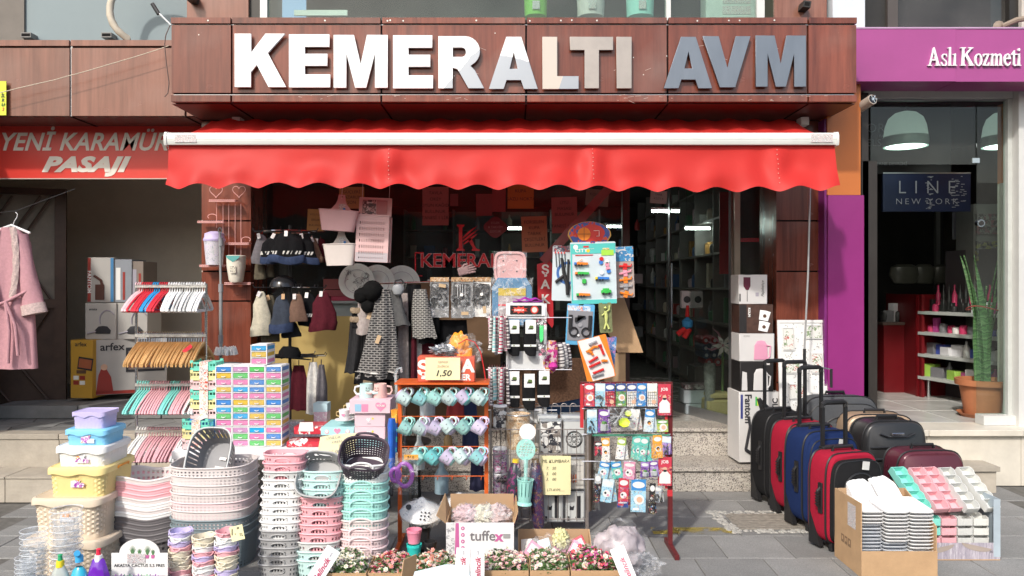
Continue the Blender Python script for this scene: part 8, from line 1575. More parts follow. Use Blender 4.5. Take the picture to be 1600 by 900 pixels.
for k,(px,py,D_,w_,h_,rx_,ry_,txt)in enumerate(((505,884,3.78,.075,.19,-35,32,'Gelincik'),(722,884,3.84,.070,.17,-12,4,'Gelincik'),(746,884,3.85,.070,.17,-12,0,'Gelincik'),(975,884,3.86,.075,.19,-30,-22,'Gelincik'))):
 t=TH_('box_flap',('slanting white box flap with red script at the left flower box','left one of two upright white flaps with red script','right one of two upright white flaps with red script','slanting white box flap with red script at the right flower box')[k],'box flap',tuple(at(px,py,D_)),0,'white box flaps',rot=(R(rx_),R(ry_),0));q=MB();q.box(-w_/2,w_/2,0,.003,-h_/2,h_/2);put('card',q.k(FLP),t)
 put('lettering',TX_(txt,.038,SCR,.0008,.35,.0004),t,(.004,-.002,-.025),(0,R(-90),0));put('lettering',TX_('tally',.015,mat('script_grey',(.35,.35,.38),.5),0,.3,.0004),t,(.002,-.002,.062),(0,R(-90),0))
t=TH_('blue_grey_flap','pale blue grey cardboard flap lying over the front flower boxes','box flap',tuple(at(690,893,3.70)));q=MB();q.prism([(-.14,-.05),(.14,-.05),(.13,.03),(.02,.035),(-.13,.0)],.004);put('card',q.k(mat('pale_blue_card',(.50,.60,.64),.6)),t,rot=(R(-40),0,0))
t=TH_('brown_flap','curled brown cardboard flap standing over the white and coral flowers','box flap',tuple(at(640,885,3.80)),rot=(0,R(8),R(60)));q=MB();q.prism([(-.06,-.05),(.06,-.05),(.05,.05),(-.05,.04)],.005);put('card',q.k(CARD),t)
t=TH_('edge_cardboard','brown cardboard edge along the right flower boxes at the picture foot','cardboard',(X(870,3.9),3.895,0));q=MB();q.box(-.39,.34,0,.006,0,.118);put('panel',q.k(CARD),t)
# --- BOXES BY THE DOOR, frame
XD=6.02
def boxed(px0,px1,y0_,y1_,base,label,rz=0,dp=.22,D_=XD,grp='appliance boxes by the door'):
 W_,H_=X(CX+px1-px0,D_),(y1_-y0_)*D_/F;t=TH_('appliance_box',label,'box',(X((px0+px1)/2,D_),D_,Z(y1_,D_)),rz,grp);q=MB();q.rbox(-W_/2,W_/2,0,dp,0,H_-.001,.004,n=1);put('carton',q.k(base),t);t['W']=W_;t['H']=H_;return t
BXW=mat('box_white_print',(.58,.57,.56),.45,var=.05);BXB=mat('box_black_print',(.02,.018,.018),.4)
t=boxed(1154,1218,612,722,BXW,'tall white vacuum cleaner box with vertical black lettering, bottom of the door stack',R(4),.26);W_,H_=t['W'],t['H']
put('lettering',TX_('Fantom',.085,INK,.002,0,.0004),t,(.03,-.003,.17),(0,R(-90),0));put('lettering',TX_('Fantom',.075,INK,.002,0,.0004),t,(-.09,-.003,.42),(0,R(90),0));blk(t,-W_/2+.012,-W_/2+.030,H_*.62,H_*.96,mat('label_navy',(.04,.05,.2),.5));put('lettering',TX_('PRATIC',.06,INK,.002,0,.0004),t,(W_/2-.03,-.003,.40),(0,R(-90),0))
for k,c in enumerate(((.05,.4,.1),(.4,.55,.05),(.7,.6,.05),(.7,.3,.03),(.6,.05,.04))):blk(t,-.03+.012*k,-.018+.012*k,H_*.80,H_*.93-.008*k,mat('energy%d'%k,c,.5),-.003,.0018)
q=MB();q.tube([(-.11,-.006,.10),(-.075,-.006,.28),(-.085,-.006,.36)],.010,6);q.tube([(.0,-.006,.34),(-.03,-.006,.30),(.04,-.006,.12)],.013,6);q.tube([(-.11,-.006,.10),(-.05,-.006,.06)],.014,6);put('vacuum_print',q.k(INK),t)
t=boxed(1156,1209,565,612,BXB,'black box with white kettle picture, fourth from the top of the door stack',R(2));W_,H_=t['W'],t['H']
q=MB();q.lathe([(.001,0),(.060,0),(.054,.13),(.035,.165),(.001,.17)],20,sy=.05);put('kettle_print',q.k(BXW),t,(.03,-.006,.012));q=MB();q.tube([(.075,-.006,.14),(.105,-.006,.12),(.10,-.006,.05),(.085,-.006,.03)],.006,5);put('kettle_print',q.k(BXW),t);stick('kettle_print',[(-.12,.01),(-.075,.01),(-.08,.15),(-.115,.16)],BXW,t,(0,-.002,0));put('lettering',TX_('sinbo',.026,PAPERW,.001,0,.0004),t,(.075,-.002,H_-.018))
t=boxed(1155,1210,521,564.5,BXW,'white box with pink kettle picture, third from the top of the door stack',0);W_,H_=t['W'],t['H']
q=MB();q.lathe([(.001,0),(.055,0),(.05,.11),(.03,.145),(.001,.15)],20,sy=.05);put('kettle_print',q.mesh('kp',[PK['rose']]),t,(.03,-.006,.014));q=MB();q.tube([(.07,-.006,.125),(.105,-.006,.12),(.10,-.006,.04),(.08,-.006,.02)],.007,5);put('kettle_print',q.mesh('kh',[PK['rose']]),t);put('lettering',TX_('KIWI',.022,mat('print_mid_grey',(.3,.3,.3),.5),0,0,.0004),t,(-.08,-.002,H_-.022))
t=boxed(1155,1208,475.5,520.5,mat('box_brown_print',(.07,.035,.025),.4,var=.5,vs=20),'brown box with two white mugs picture, second from the top of the door stack',R(-1));W_,H_=t['W'],t['H']
blk(t,-W_/2+.001,-.075,.003,H_-.004,BXB,-.0015,.001);put('lettering',TX_('KOLIN',.024,PAPERW,.001,0,.0004),t,(-.055,-.003,H_*.72),(0,R(90),0))
for dx,dz in((.055,.10),(.05,.015)):q=MB();q.lathe([(.001,0),(.036,0),(.043,.075),(.001,.078)],18,sy=.05);put('mug_print',q.k(WHITE),t,(dx,-.006,dz),(0,R(12),0));stick('mug_print',disc_pts(.014,12),mat('logo_brown',(.10,.05,.03),.5),t,(dx+.008,-.011,dz+.035))
t=boxed(1154,1199,429,475,BXW,'white box with dark wine glass picture on top of the door stack',0);W_,H_=t['W'],t['H']
stick('glass_print',[(-.075,.24),(-.02,.24),(-.02,.17),(-.035,.14),(-.055,.14),(-.075,.17)],mat('wine_print',(.10,.01,.03),.4),t,(0,-.002,-.03));q=MB();q.tube([(-.046,-.003,.11),(-.046,-.003,.02)],.002,4);q.tube([(-.08,-.003,.23),(-.02,-.003,.23)],.0015,4);put('glass_print',q.k(INK),t);put('lettering',TX_('Paşabahçe',.030,INK,0,.3,.0004),t,(.075,-.002,.12),(0,R(-90),0));blk(t,-W_/2+.006,-W_/2+.016,.02,.08,INK,-.002,.001);q=MB();q.box(.02,.045,0,.001,.06,.09);put('print',q.k(GRY_P),t,(0,-.002,0))
t=TH_('photo_frame','large white multi picture frame leaning against the pillar behind the suitcases','picture frame',(X(1260,5.98),5.98,.42),rot=(R(-5),0,0));W_,z1_,z0_=.40,Z(500,5.98)-.42,0
WF=mat('frame_white',(.72,.72,.70),.4);q=MB();q.box(-W_/2,W_/2,.006,.012,0,z1_);q.box(-W_/2,W_/2,0,.006,z1_-.022,z1_);q.box(-W_/2,-W_/2+.022,0,.006,0,z1_-.022);q.box(W_/2-.022,W_/2,0,.006,0,z1_-.022);put('frame_board',q.k(WF),t)
FP=PM_('frame_flower_print',(.66,.66,.62),[(.45,.12,.10),(.20,.28,.15),(.66,.66,.62)],26,.35);
for(x0_,x1_,za,zb3)in((-.16,-.07,.48,.66),(.02,.15,.57,.68),(-.15,-.03,.30,.40),(.06,.15,.30,.46),(-.12,.0,.10,.22),(.04,.15,.02,.12)):
 zo=z1_-.72;q=MB();q.box(x0_,x1_,0,.006,za+zo,za+zo+.005);q.box(x0_,x1_,0,.006,zb3+zo-.005,zb3+zo);q.box(x0_,x0_+.005,0,.006,za+zo+.005,zb3+zo-.005);q.box(x1_-.005,x1_,0,.006,za+zo+.005,zb3+zo-.005);pr_=put('picture',q.k(WF),t,(0,-.004,0));q=MB();q.box(x0_+.008,x1_-.008,0,.002,za+zo+.008,zb3+zo-.008);put('print',q.k(FP),pr_,(0,.004,0))
q=MB()
for i in range(240):
 x,z=ru(-.17,.17),ru(.02,z1_-.03);a=ru(0,3);q.tube([(x,0,z),(x+.012*cos(a),0,z+.012*sin(a))],.0022,3)
o=put('cut_ornament',q.k(mat('ornament_shade',(.30,.30,.28),.6)),t,(0,.004,0));o['kind']='stuff'
# --- SUITCASES
def suitcase(x,y,w_,h_,dep,rz,side,front,label,grp='suitcases',handle=None,soft=True,hard=False,badge=False,trim=None):
 t=TH_('suitcase',label,'suitcase',(x,y,0),rz,grp);z0_=.045;trim=trim or mat('case_trim',(.012,.012,.013),.45)
 def slab(y0_,y1_,s=1.,e=.05,nb=4):
  rings=[];n=40
  sh=lambda k,yy:[(w_/2*s*p_[0],yy,z0_+h_/2+h_/2*s*p_[1])for p_ in[((abs(cos(a))**(2/5.5))*(1 if cos(a)>0 else-1)*k,(abs(sin(a))**(2/(4.2 if sin(a)>0 else 9)))*(1 if sin(a)>0 else-1)*k)for a in[2*pi*i/n for i in range(n)]]]
  return[sh(1-e,y0_),sh(1-e*.3,y0_+.012),sh(1,y0_+.03),sh(1,y1_-.03),sh(1-e*.3,y1_-.012),sh(1-e,y1_)]
 q=MB();q.loft(slab(0,dep),0,None,True,True);put('body',q.k(side,a=50),t)
 rg=slab(0,dep)[2];rg2=slab(0,dep)[3]
 q=MB();q.tube([(p_[0]*1.006,.028,p_[2])for p_ in rg],.007,6,0,True);q.tube([(p_[0]*1.006,dep-.028,p_[2])for p_ in rg2],.007,6,0,True);put('piping',q.k(trim),t)
 if soft:
  q=MB();f1=[(p_[0]*.93,-.03,z0_+h_*.48+(p_[2]-z0_-h_/2)*.90)for p_ in rg];f0=[(p_[0]*.96,.006,z0_+h_*.48+(p_[2]-z0_-h_/2)*.93)for p_ in rg];f2=[(p_[0]*.86,-.042,z0_+h_*.46+(p_[2]-z0_-h_/2)*.82)for p_ in rg]
  q.loft([f0,f1,f2],0,None,False,True);put('front_pocket',q.k(front,a=50),t);q=MB();q.tube([(a[0]*1.0,-.031,a[2])for a in f1],.004,5,0,True);put('zip',q.k(trim),t)
  arcp=[(w_*.30*cos(R(a)),-.046,z0_+h_*.62+h_*.18*sin(R(a)))for a in range(0,181,15)];arcp=[(w_*.30,-.044,z0_+h_*.12)]+arcp+[(-w_*.30,-.044,z0_+h_*.12)];q=MB();q.tube(arcp,.005,5);put('pocket_zip',q.k(trim),t)
  q=MB();q.rbox(-w_*.27,w_*.27,-.052,-.030,z0_+h_*.10,z0_+h_*.72,.03);put('pocket',q.k(front,a=50),t)
 if hard:
  for k in range(5):q=MB();q.tube([(-w_*.40,-.004,z0_+h_*(.20+.13*k)),(0,-.012,z0_+h_*(.20+.13*k)+.005),(w_*.40,-.004,z0_+h_*(.20+.13*k))],.008,6);put('rib',q.k(side),t)
 q=MB();q.tube([(-.075,dep*.5,z0_+h_-.004),(-.07,dep*.5,z0_+h_+.022),(.07,dep*.5,z0_+h_+.022),(.075,dep*.5,z0_+h_-.004)],.011,8);put('top_handle',q.k(trim),t)
 q=MB();q.tube([(-w_/2,dep*.35,z0_+h_*.62),(-w_/2-.022,dep*.35,z0_+h_*.58),(-w_/2-.022,dep*.35,z0_+h_*.42),(-w_/2,dep*.35,z0_+h_*.38)],.011,8)
 for k in range(5):q.box(-w_/2-.035,-w_/2-.015,dep*.35-.012,dep*.35+.012,z0_+h_*(.43+.03*k),z0_+h_*(.443+.03*k))
 q.rbox(-w_/2-.010,-w_/2+.004,dep*.35-.018,dep*.35+.018,z0_+h_*.33,z0_+h_*.67,.005);put('side_handle',q.k(trim),t)
 for s in(-1,1):
  for yy in((dep-.035,)if soft else(.04,dep-.04)):
   q=MB();q.cyl((s*(w_/2-.05)-.014,yy,.032),(s*(w_/2-.05)+.014,yy,.032),.032,n=18);wh=put('wheel',q.k(trim),t);q=MB();q.rbox(s*(w_/2-.05)-.03,s*(w_/2-.05)+.03,yy-.04,yy+.035,.035,.10,.012);put('housing',q.k(trim),wh)
  if soft:q=MB();q.rbox(s*(w_/2-.05)-.015,s*(w_/2-.05)+.015,.02,.05,0,.055,.006);put('foot',q.k(trim),t)
 if soft:
  q=MB();q.prism([(0,0),(.10,0),(.05,.12),(.0,.22)],.03,0,Matrix.Translation((-w_/2-.001,dep-.02,.02))@Matrix.Rotation(R(-90),4,'Z'));put('corner_guard',q.k(trim),t)
 if handle:
  hw=.085;q=MB();zt_=handle
  for s in(-1,1):q.box(s*hw-.010,s*hw+.010,dep-.030,dep-.014,z0_+h_-.02,zt_-.02)
  put('pull_rods',q.k(trim),t)if False else[put('pull_rod',(lambda qq:(qq.box(s*hw-.010,s*hw+.010,dep-.032,dep-.014,z0_+h_-.02,zt_-.02),qq.k(trim))[1])(MB()),t)for s in(-1,1)]
  q=MB();q.tube([(-hw,dep-.023,zt_-.035),(-hw,dep-.023,zt_-.010),(-hw+.02,dep-.023,zt_),(hw-.02,dep-.023,zt_),(hw,dep-.023,zt_-.010),(hw,dep-.023,zt_-.035)],.0155,8);put('pull_grip',q.k(trim),t)
  for s in(-1,1):q=MB();q.cyl((s*hw,dep-.041,zt_-.025),(s*hw,dep-.0385,zt_-.025),.004,n=8);put('rivet',q.k(CHROME),t)
  q=MB();q.rbox(-.10,.10,dep-.05,dep-.0,z0_+h_-.01,z0_+h_+.016,.01);put('rod_base',q.k(trim),t)
 q=MB();q.tube([(w_*.30,-.05,z0_+h_*.55),(w_*.31,-.055,z0_+h_*.50)],.004,5);put('zip_pull',q.k(CHROME),t)
 if soft and handle:q=MB();q.box(-.025,.025,-.002,0,-.05,0);put('luggage_tag',q.k(mat('tag_print_white',(.5,.5,.48),.6)),t,(w_*.1,-.056,z0_+h_*.93),(0,R(8),0))
 if badge:
  q=MB();q.prism([(-.016,.014),(.016,.014),(.014,-.006),(0,-.022),(-.014,-.006)],.004);put('shield_badge',q.k(CHROME),t,(0,-.010,z0_+h_*.70));stick('badge_bar',[(-.003,-.012),(.003,-.012),(.003,.009),(-.003,.009)],BLKP,t,(0,-.012,z0_+h_*.70))
 return t
FB=mat('case_black',(.013,.013,.014),.85,var=.15,vs=60,bump=.15,bs=300,spec=.15);FR=mat('case_red',(.31,.012,.032),.8,var=.08,vs=40,bump=.12,bs=300,spec=.15);FN=mat('case_navy',(.011,.024,.085),.8,var=.1,vs=40,bump=.12,bs=300,spec=.15);FG=mat('case_grey',(.07,.074,.08),.8,var=.1,vs=40,bump=.12,bs=300,spec=.15)
RZ=R(15)
suitcase(2.03,5.58,.40,.62,.23,RZ,FB,FB,'black fabric suitcase with tall handle, rearmost and leftmost of the row',handle=1.03)
suitcase(2.07,5.28,.40,.60,.23,RZ,FR,FR,'red fabric suitcase with black trim, second from the back of the row',handle=1.05)
suitcase(2.08,5.00,.40,.60,.24,RZ,FN,FN,'navy blue fabric suitcase in the middle of the row',handle=1.04)
suitcase(2.06,4.62,.37,.54,.20,R(17),FR,FB,'red suitcase with black front pocket, nearest of the row',handle=.87)
suitcase(2.52,5.86,.60,.70,.24,R(3),FG,FG,'wide grey fabric suitcase standing behind the handles',soft=True)
suitcase(2.70,5.62,.52,.60,.22,R(-2),mat('case_tan',(.42,.30,.20),.35,.2,var=.1),FG,'tan hard shell suitcase between the grey and the big black one',soft=False,hard=True)
t=suitcase(2.62,5.24,.46,.62,.22,R(6),mat('case_black_shell',(.022,.022,.023),.32,var=.1),FB,'big black ribbed hard shell suitcase behind the maroon one',soft=False,hard=True)
q=MB();q.tube([(-.12,-.012,.585),(-.06,-.016,.565),(.08,-.016,.565),(.13,-.012,.585)],.006,6);put('lock_plate',q.k(BLKP),t);q=MB();q.rbox(-.04,.05,-.022,-.010,.575,.592,.004);put('lock',q.k(CHROME),t)
suitcase(2.66,4.86,.44,.50,.21,R(4),mat('case_maroon',(.10,.022,.035),.28,.15,var=.08),FB,'maroon hard shell cabin case with a small silver shield badge',soft=False,badge=True)
t=TH_('fold_handle','black folded trolley handle sticking up beside the tall white box','handle bar',(X(1196,5.8),5.8,.42));q=MB();q.tube([(-.05,0,.32),(-.02,0,.22),(.06,0,.05)],.016,8);q.tube([(-.05,0,.32),(.02,-.01,.25),(.03,-.01,.2)],.013,8);put('bar',q.k(BLKP),t)
# --- CARTON OF WHITE TRAYS
x0_,x1_,y0_,y1_=X(1346,4.19),X(1465,4.19),4.19,4.54
t=open_box('tray_carton','open brown cardboard carton holding stacked white plastic trays',x0_,x1_,y0_,y1_,.40,hf=.145)
sd_=[c for c in t.children if c.name.startswith('side_panel')]
for c in sd_:c.data.transform(Matrix.Identity(4))
for c,s in zip(sd_,(-1,1)):
 q=MB();W_=x1_-x0_;dp=y1_-y0_;zf=.405 if s<0 else.28
 q.loft([[(s*W_/2,.006,.006),(s*(W_/2-.006),.006,.006),(s*(W_/2-.006),.006,zf),(s*W_/2,.006,zf)],[(s*W_/2,dp-.006,.006),(s*(W_/2-.006),dp-.006,.006),(s*(W_/2-.006),dp-.006,.40),(s*W_/2,dp-.006,.40)]],0,None,True,True);c.data=q.k(CARD)
q=MB();q.box(0,.0008,.07,.17,.24,.37);put('shipping_label',q.k(STK),t,(-(x1_-x0_)/2-.0012,0,0))
for k in range(3):q=MB();q.box(0,.0008,.13+.045*k,.165+.045*k,.12,.165);q.box(-.0004,.0,.140+.045*k,.155+.045*k,.135,.155,1);put('handling_mark',q.k(mat('mark_line',(.20,.13,.08),.8),CARD),t,(-(x1_-x0_)/2-.0012,0,.0),(0,0,0))
TRW=mat('tray_white',(.80,.80,.80),.35,var=.02);TRC=mat('tray_clear',(.66,.70,.76),.2,var=.04,alpha=.85)
def tray_mesh(m):
 b=MB();n=44;r0=ellring(0,0,.062,.105,0,n,9);r1=ellring(0,0,.067,.118,.014,n,9);r2=ellring(0,0,.0695,.122,.0182,n,9);r3=ellring(0,0,.0695,.122,.0125,n,9);b.loft([r0,r1,r2,r3],0,None,True);return b.k(m,a=40)
trw,trc=tray_mesh(TRW),tray_mesh(TRC);xb=x0_+.012
for ci,(dx,yy,n_,clear,zt_)in enumerate(((.085,4.36,14,10,.34),(.20,4.335,15,6,.345),(.335,4.335,17,0,.345))):
 if ci==0:dx=.075
 for k in range(n_):
  z=zt_-k*.0195;cl_=(ci<2 and k>=n_-clear)
  o=put('plastic_tray',trc if cl_ else trw,None,(xb+dx,yy+(.02 if cl_ else 0),z),(R(4),0,R(ru(-.6,.6))));tag(o,'%s plastic tray, %s from the top of the %s column in the carton'%('clear' if cl_ else 'white',ordn(k),('left','middle','right')[ci]),'tray','stacked trays, %s column'%('left','middle','right')[ci])
for k in range(9):
 for ci,dx in enumerate((.125,.275)):
  q=MB();w2=.070
  q.loft([[(x,0,z)for x,y,z in[(p_[0],0,p_[1]+.10)for p_ in ellring(0,0,w2*.98,.10,0,40,6)]],[(x,.004,z)for x,y,z in[(p_[0],0,p_[1]+.10)for p_ in ellring(0,0,w2*.98,.10,0,40,6)]]],0,None,True,True)if k==0 and ci==0 else None
  if k==0 and ci==0:lidm_=q.k(TRW)
  o=put('flat_lid',lidm_,None,(xb+dx,4.385+.014*k,.335-.003*k),(R(-58+1.5*k),0,0));tag(o,'%s white lid from the front, leaning in the %s half of the carton'%(ordn(k),('left','right')[ci]),'lid','white lids in the carton')
ox0,ox1,oy0,oy1=X(1425,4.46),X(1563,4.46),4.46,4.86
t=open_box('organiser_carton','printed lilac and grey carton full of ribbed drawer organisers',ox0,ox1,oy0,oy1,.36,hf=.10,fm=PM_('lilac_line_print',(.40,.36,.42),[(.30,.28,.33),(.55,.52,.56)],30,.4,stretch=(4,1,.3)))
sd_=[c for c in t.children if c.name.startswith('side_panel')];W_=ox1-ox0
for c in sd_:
 c.data=(lambda q,s:(q.box(min(s*W_/2,s*(W_/2-.006)),max(s*W_/2,s*(W_/2-.006)),.006,.39,.006,.355),q.k(mat('grey_blue_card',(.38,.45,.50),.6)))[1])(MB(),1 if c is sd_[1]else-1)
q=MB();q.box(W_/2-.04,W_/2,-.0012,-.0002,.02,.355);put('edge_flap',q.k(mat('grey_blue_card',(.38,.45,.50),.6)),t)
for s,x,z in((-1,-.10,.075),(1,.12,.085)):stick('print',[(.09*cos(R(a)),.03*sin(R(a)))for a in range(180,361,15)],mat('print_taupe',(.36,.30,.26),.6),t,(x,-.002,z),.001,(0,R(12*s),0))
put('lettering',TX_('36',.022,mat('print_dark_grey',(.16,.15,.16),.5),0,0,.0003),t,(W_/2-.055,-.002,.05))
def org_mesh():
 """long organiser of five scooped compartments, ribbed short end"""
 b=MB();w_,L_o,h_=.088,.30,.052;e=.0035
 b.box(-w_/2,w_/2,0,L_o,0,.003)
 for s in(-1,1):
  tp=[(k/30*L_o,h_-.010*abs(sin(pi*k/6))*1.0)for k in range(31)];pts=[(0,.003)]+tp+[(L_o,.003)]
  pts=[(0,0.003)]+[(y,h_-.010+.010*abs(sin(pi*y/L_o*5/1)))for y,_ in tp]+[(L_o,.003)]
  b.prism(pts,e,0,Matrix.Translation((s*w_/2 if s<0 else w_/2-e,0,0))@Matrix.Rotation(R(90),4,'Z')@Matrix.Scale(-1,4,(0,1,0))if False else Matrix(((0,1,0,-w_/2 if s<0 else w_/2-e),(1,0,0,0),(0,0,1,0),(0,0,0,1))))
 for k in range(6):y=k*L_o/5;b.box(-w_/2+e,w_/2-e,min(y,L_o-e),min(y,L_o-e)+e,.003,h_-.012)
 for k in range(9):x=-w_/2+.006+k*(w_-.012)/8;b.box(x-.0018,x+.0018,-.0022,0,.004,h_-.014)
 return b.mesh('organiser',[PW['mint']])
orm=org_mesh();OM={'mint':PL_('org_mint',(.24,.66,.58)),'pink':PL_('org_pink',(.74,.42,.46)),'grey':PL_('org_grey',(.58,.59,.57)),'white':PL_('org_white',(.66,.67,.64))}
rows=[['mint','mint','pink','grey','white'],['mint','mint','pink','grey','white'],['mint','pink','pink','grey','grey']]
for r_,rw in enumerate(rows):
 for k,cn in enumerate(rw):
  o=put('drawer_organiser',orm,None,(ox0+.052+.0945*k+(.0 if r_ else-.0),oy0+.045,.075+(2-r_-0)*.056 if r_<3 else 0),(0,0,R(ru(-1.5,1.5))),mats=[OM[cn]]);tag(o,'%s ribbed organiser lying flat, %s from the left in the %s layer of the carton'%(cn,ordn(k),('lower','middle','upper')[2-r_]),'organiser','flat organisers in the carton')
for k,(px,cn,yb,lb_)in enumerate(((1400,'mint',820,'mint organiser of five cells, leaning low at the far left'),(1424,'mint',800,'mint organiser of five cells sloping over the carton, foremost mint one'),(1452,'pink',800,'left pink organiser sloping over the carton'),(1475,'pink',802,'right pink organiser sloping over the carton'),(1500,'grey',790,'left grey organiser sloping over the carton'),(1532,'white',790,'right grey white organiser sloping over the carton'))):
 Db=4.50+.015*(k%2);
 o=put('drawer_organiser',orm,None,(X(px+18,Db),Db+.01,.262 if k else.17),(R(38 if k else 32),0,R(10+2*(k%2))),mats=[OM[cn]]);tag(o,lb_,'organiser','sloping organisers')
GRPB='appliance boxes in the passage'
def pbox(x_px,y0_,y1_,wf,ws,D_,rz,base,label,zfix=None):
 H_=(y1_-y0_)*D_/F;t=TH_('appliance_box',label,'box',(X(x_px,D_),D_,Z(y1_,D_)if zfix is None else zfix),rz,GRPB);q=MB();q.rbox(0,wf,0,ws,0,H_-.002,.004,n=1);put('carton',q.k(base),t);t['H']=H_;return t
ORB=mat('box_orange_print',(.50,.28,.03),.6,var=.06);GRB=mat('box_grey_print',(.42,.40,.37),.6,var=.06)
t=pbox(110,531,622,.21,.62,6.85,R(-6),ORB,'orange fronted heater box standing lowest in the passage');H_=t['H']
put('lettering',TX_('arfex',.055,INK,.0006,0,.0003),t,(.10,-.002,H_-.04));q=MB();q.box(.03,.17,-.004,-.0015,.27,.38);q.box(.04,.16,-.0052,-.0042,.285,.365,1);put('heater_print',q.k(INK,mat('heater_red',(.35,.10,.04),.5)),t,(0,0,0),(0,R(8),0))
for i in range(2):
 for j in range(2):blk(t,.03+.06*i,.08+.06*i,.12+.045*j,.155+.045*j,PAPERW if(i+j)%2 else mat('print_dark_red',(.3,.03,.02),.5))
blk(t,.06,.15,.22,.25,mat('print_brown_dark',(.12,.06,.03),.6))
t2=pbox(146,531,618,.60,.20,6.87,R(24),GRB,'big grey white heater box with black brand word and red corner, beside the orange face');H2=t2['H']
put('lettering',TX_('arfex',.095,INK,.0015,0,.0004),t2,(.15,-.003,H2-.07));q=MB();q.box(.26,.58,-.006,-.0015,.20,.42);q.box(.28,.57,-.008,-.006,.22,.39,1);[q.box(.285,.565,-.010,-.008,.24+.045*k,.255+.045*k,2)for k in range(3)];put('heater_print',q.k(INK,mat('heater_grey',(.20,.15,.13),.5),mat('heater_red',(.35,.10,.04),.5)),t2)
stick('figure_print',[(.0,.0),(.14,.0),(.12,.14),(.08,.22),(.05,.24),(.02,.16)],mat('print_dark_red',(.3,.03,.02),.5),t2,(.02,-.003,.02));stick('figure_print',disc_pts(.028,14),SKIN,t2,(.085,-.005,.25));blk(t2,.02,.58,.005,.035,mat('print_dark_red',(.3,.03,.02),.5),-.003)
for k,(px,w_,lb_,y1b)in enumerate(((133,.275,'left vacuum cleaner box, drawn cleaner on pale card, second layer in the passage',529),(183,.27,'right vacuum cleaner box, half in shade, second layer in the passage',527))):
 t=pbox(px,473,530,w_,.3,6.93+.03*k,R(2),GRB,lb_);
 q=MB();q.tube([(.20-.07*cos(R(a)),-.004,.17+.09*sin(R(a)))for a in range(-20,150,15)],.006,5);q.tube([(.02,-.004,.05),(.10,-.004,.07)],.008,5);put('hose_print',q.k(GRY_P),t);q=MB();q.lathe([(.001,0),(.05,.0),(.055,.03),(.03,.065),(.001,.07)],18,sy=.06,sx=1.3);put('cleaner_print',q.k(INK),t,(.16,-.006,.05));put('lettering',TX_('arnica',.03,INK,.0004,.3,.0003),t,(.07,-.003,.27))if k==0 else None
for k,(px,w_,lb_)in enumerate(((137,.235,'red edged coffee machine box on top of the vacuum boxes'),(178,.16,'grey blue striped box right of the red edged one'),(203,.12,'dim brown box at the right end of the top layer'))):
 t=pbox(px,402+3*k,472,w_,.3,6.98+.02*k,R(2),(GRB,mat('box_dim_blue',(.25,.27,.30),.6),mat('box_dim_brown',(.22,.18,.15),.6))[k],lb_);H_=t['H']
 if k==0:blk(t,0.001,.028,.003,H_-.006,mat('print_dark_red',(.3,.03,.02),.5));put('lettering',TX_('FANTOM',.05,PAPERW,.0006,0,.0003),t,(.015,-.0045,H_*.45),(0,R(90),0));blk(t,.205,.232,.003,H_-.006,mat('box_blue_edge',(.05,.20,.40),.5));q=MB();q.rbox(.07,.15,-.010,-.002,.02,.16,.01);q.tube([(.06,-.006,.24),(.12,-.006,.20),(.14,-.006,.12)],.012,6);put('machine_print',q.k(mat('machine_brown',(.10,.04,.03),.4)),t)
 else:blk(t,.08,.10,.02,H_*.7,mat('print_dark_red',(.3,.03,.02),.5));blk(t,.02,.06,.02,H_*.8,PAPERW if k==1 else GRY_P)
rbt=TH_('bath_robe','dusty pink bath robe with lace lapels hanging at the far left','robe',tuple(at(12,352,5.85)))
RB=mat('robe_pink',(.50,.27,.30),.95,var=.12,vs=50,bump=.4,bs=150);LC=mat('robe_lace',(.52,.40,.38),.95,var=.35,vs=70,bump=.5,bs=200)
def body(u,v):
 a=pi*(u*2-.5);hw=.15+.06*v if v>.1 else.05+.10*(v/.1);x=hw*sin(a);y=-.07*cos(a)*(1+.22*sin(u*40+v*2)*min(1,v*2));return(x+.02,y,-.02-1.07*v)
q=MB();q.grid(body,90,30);put('robe_body',q.k(RB,a=70),rbt)
q=MB();rg=[]
for v in range(9):
 t_=v/8;cx_=.11+.10*t_;cz_=-.08-.52*t_;rw=.055+.022*t_;rg.append([(cx_+rw*cos(a)*(1+.08*sin(3*a+v)),.05*sin(a)-.03,cz_+rw*.25*cos(a))for a in[2*pi*i/18 for i in range(18)]])
q.loft(rg,0,None,True,True);put('sleeve',q.k(RB,a=70),rbt);q=MB();q.loft([[(p_[0]*1.0+(p_[0]-.21)*.12,p_[1]*1.15,p_[2]-.0)for p_ in rg[-1]],[(p_[0]+.018+(p_[0]-.21)*.18,p_[1]*1.2,p_[2]-.075)for p_ in rg[-1]]],0,None,True,True);put('lace_cuff',q.k(LC,a=70),rbt)
for s,x0q in((-1,-.05),(1,.075)):q=MB();q.grid(lambda u,v:(x0q*(1-v*.2)+(.05 if s>0 else.045)*(u-.5)+.02+s*.03*sin(v*3),-.085-.01*sin(u*3.14)-.004*sin(v*30+u*9),-.02-.55*v),6,30);put('lace_lapel',q.k(LC,a=70),rbt)
q=MB();q.tube([(-.16,-.085,-.52),(.0,-.10,-.60),(.06,-.11,-.58),(.19,-.07,-.50)],.012,6);q.tube([(.06,-.115,-.58),(.09,-.12,-.8),(.08,-.12,-1.04)],.013,6);q.tube([(.06,-.115,-.58),(.13,-.115,-.75),(.15,-.11,-.98)],.012,6);put('belt',q.k(RB,a=70),rbt)
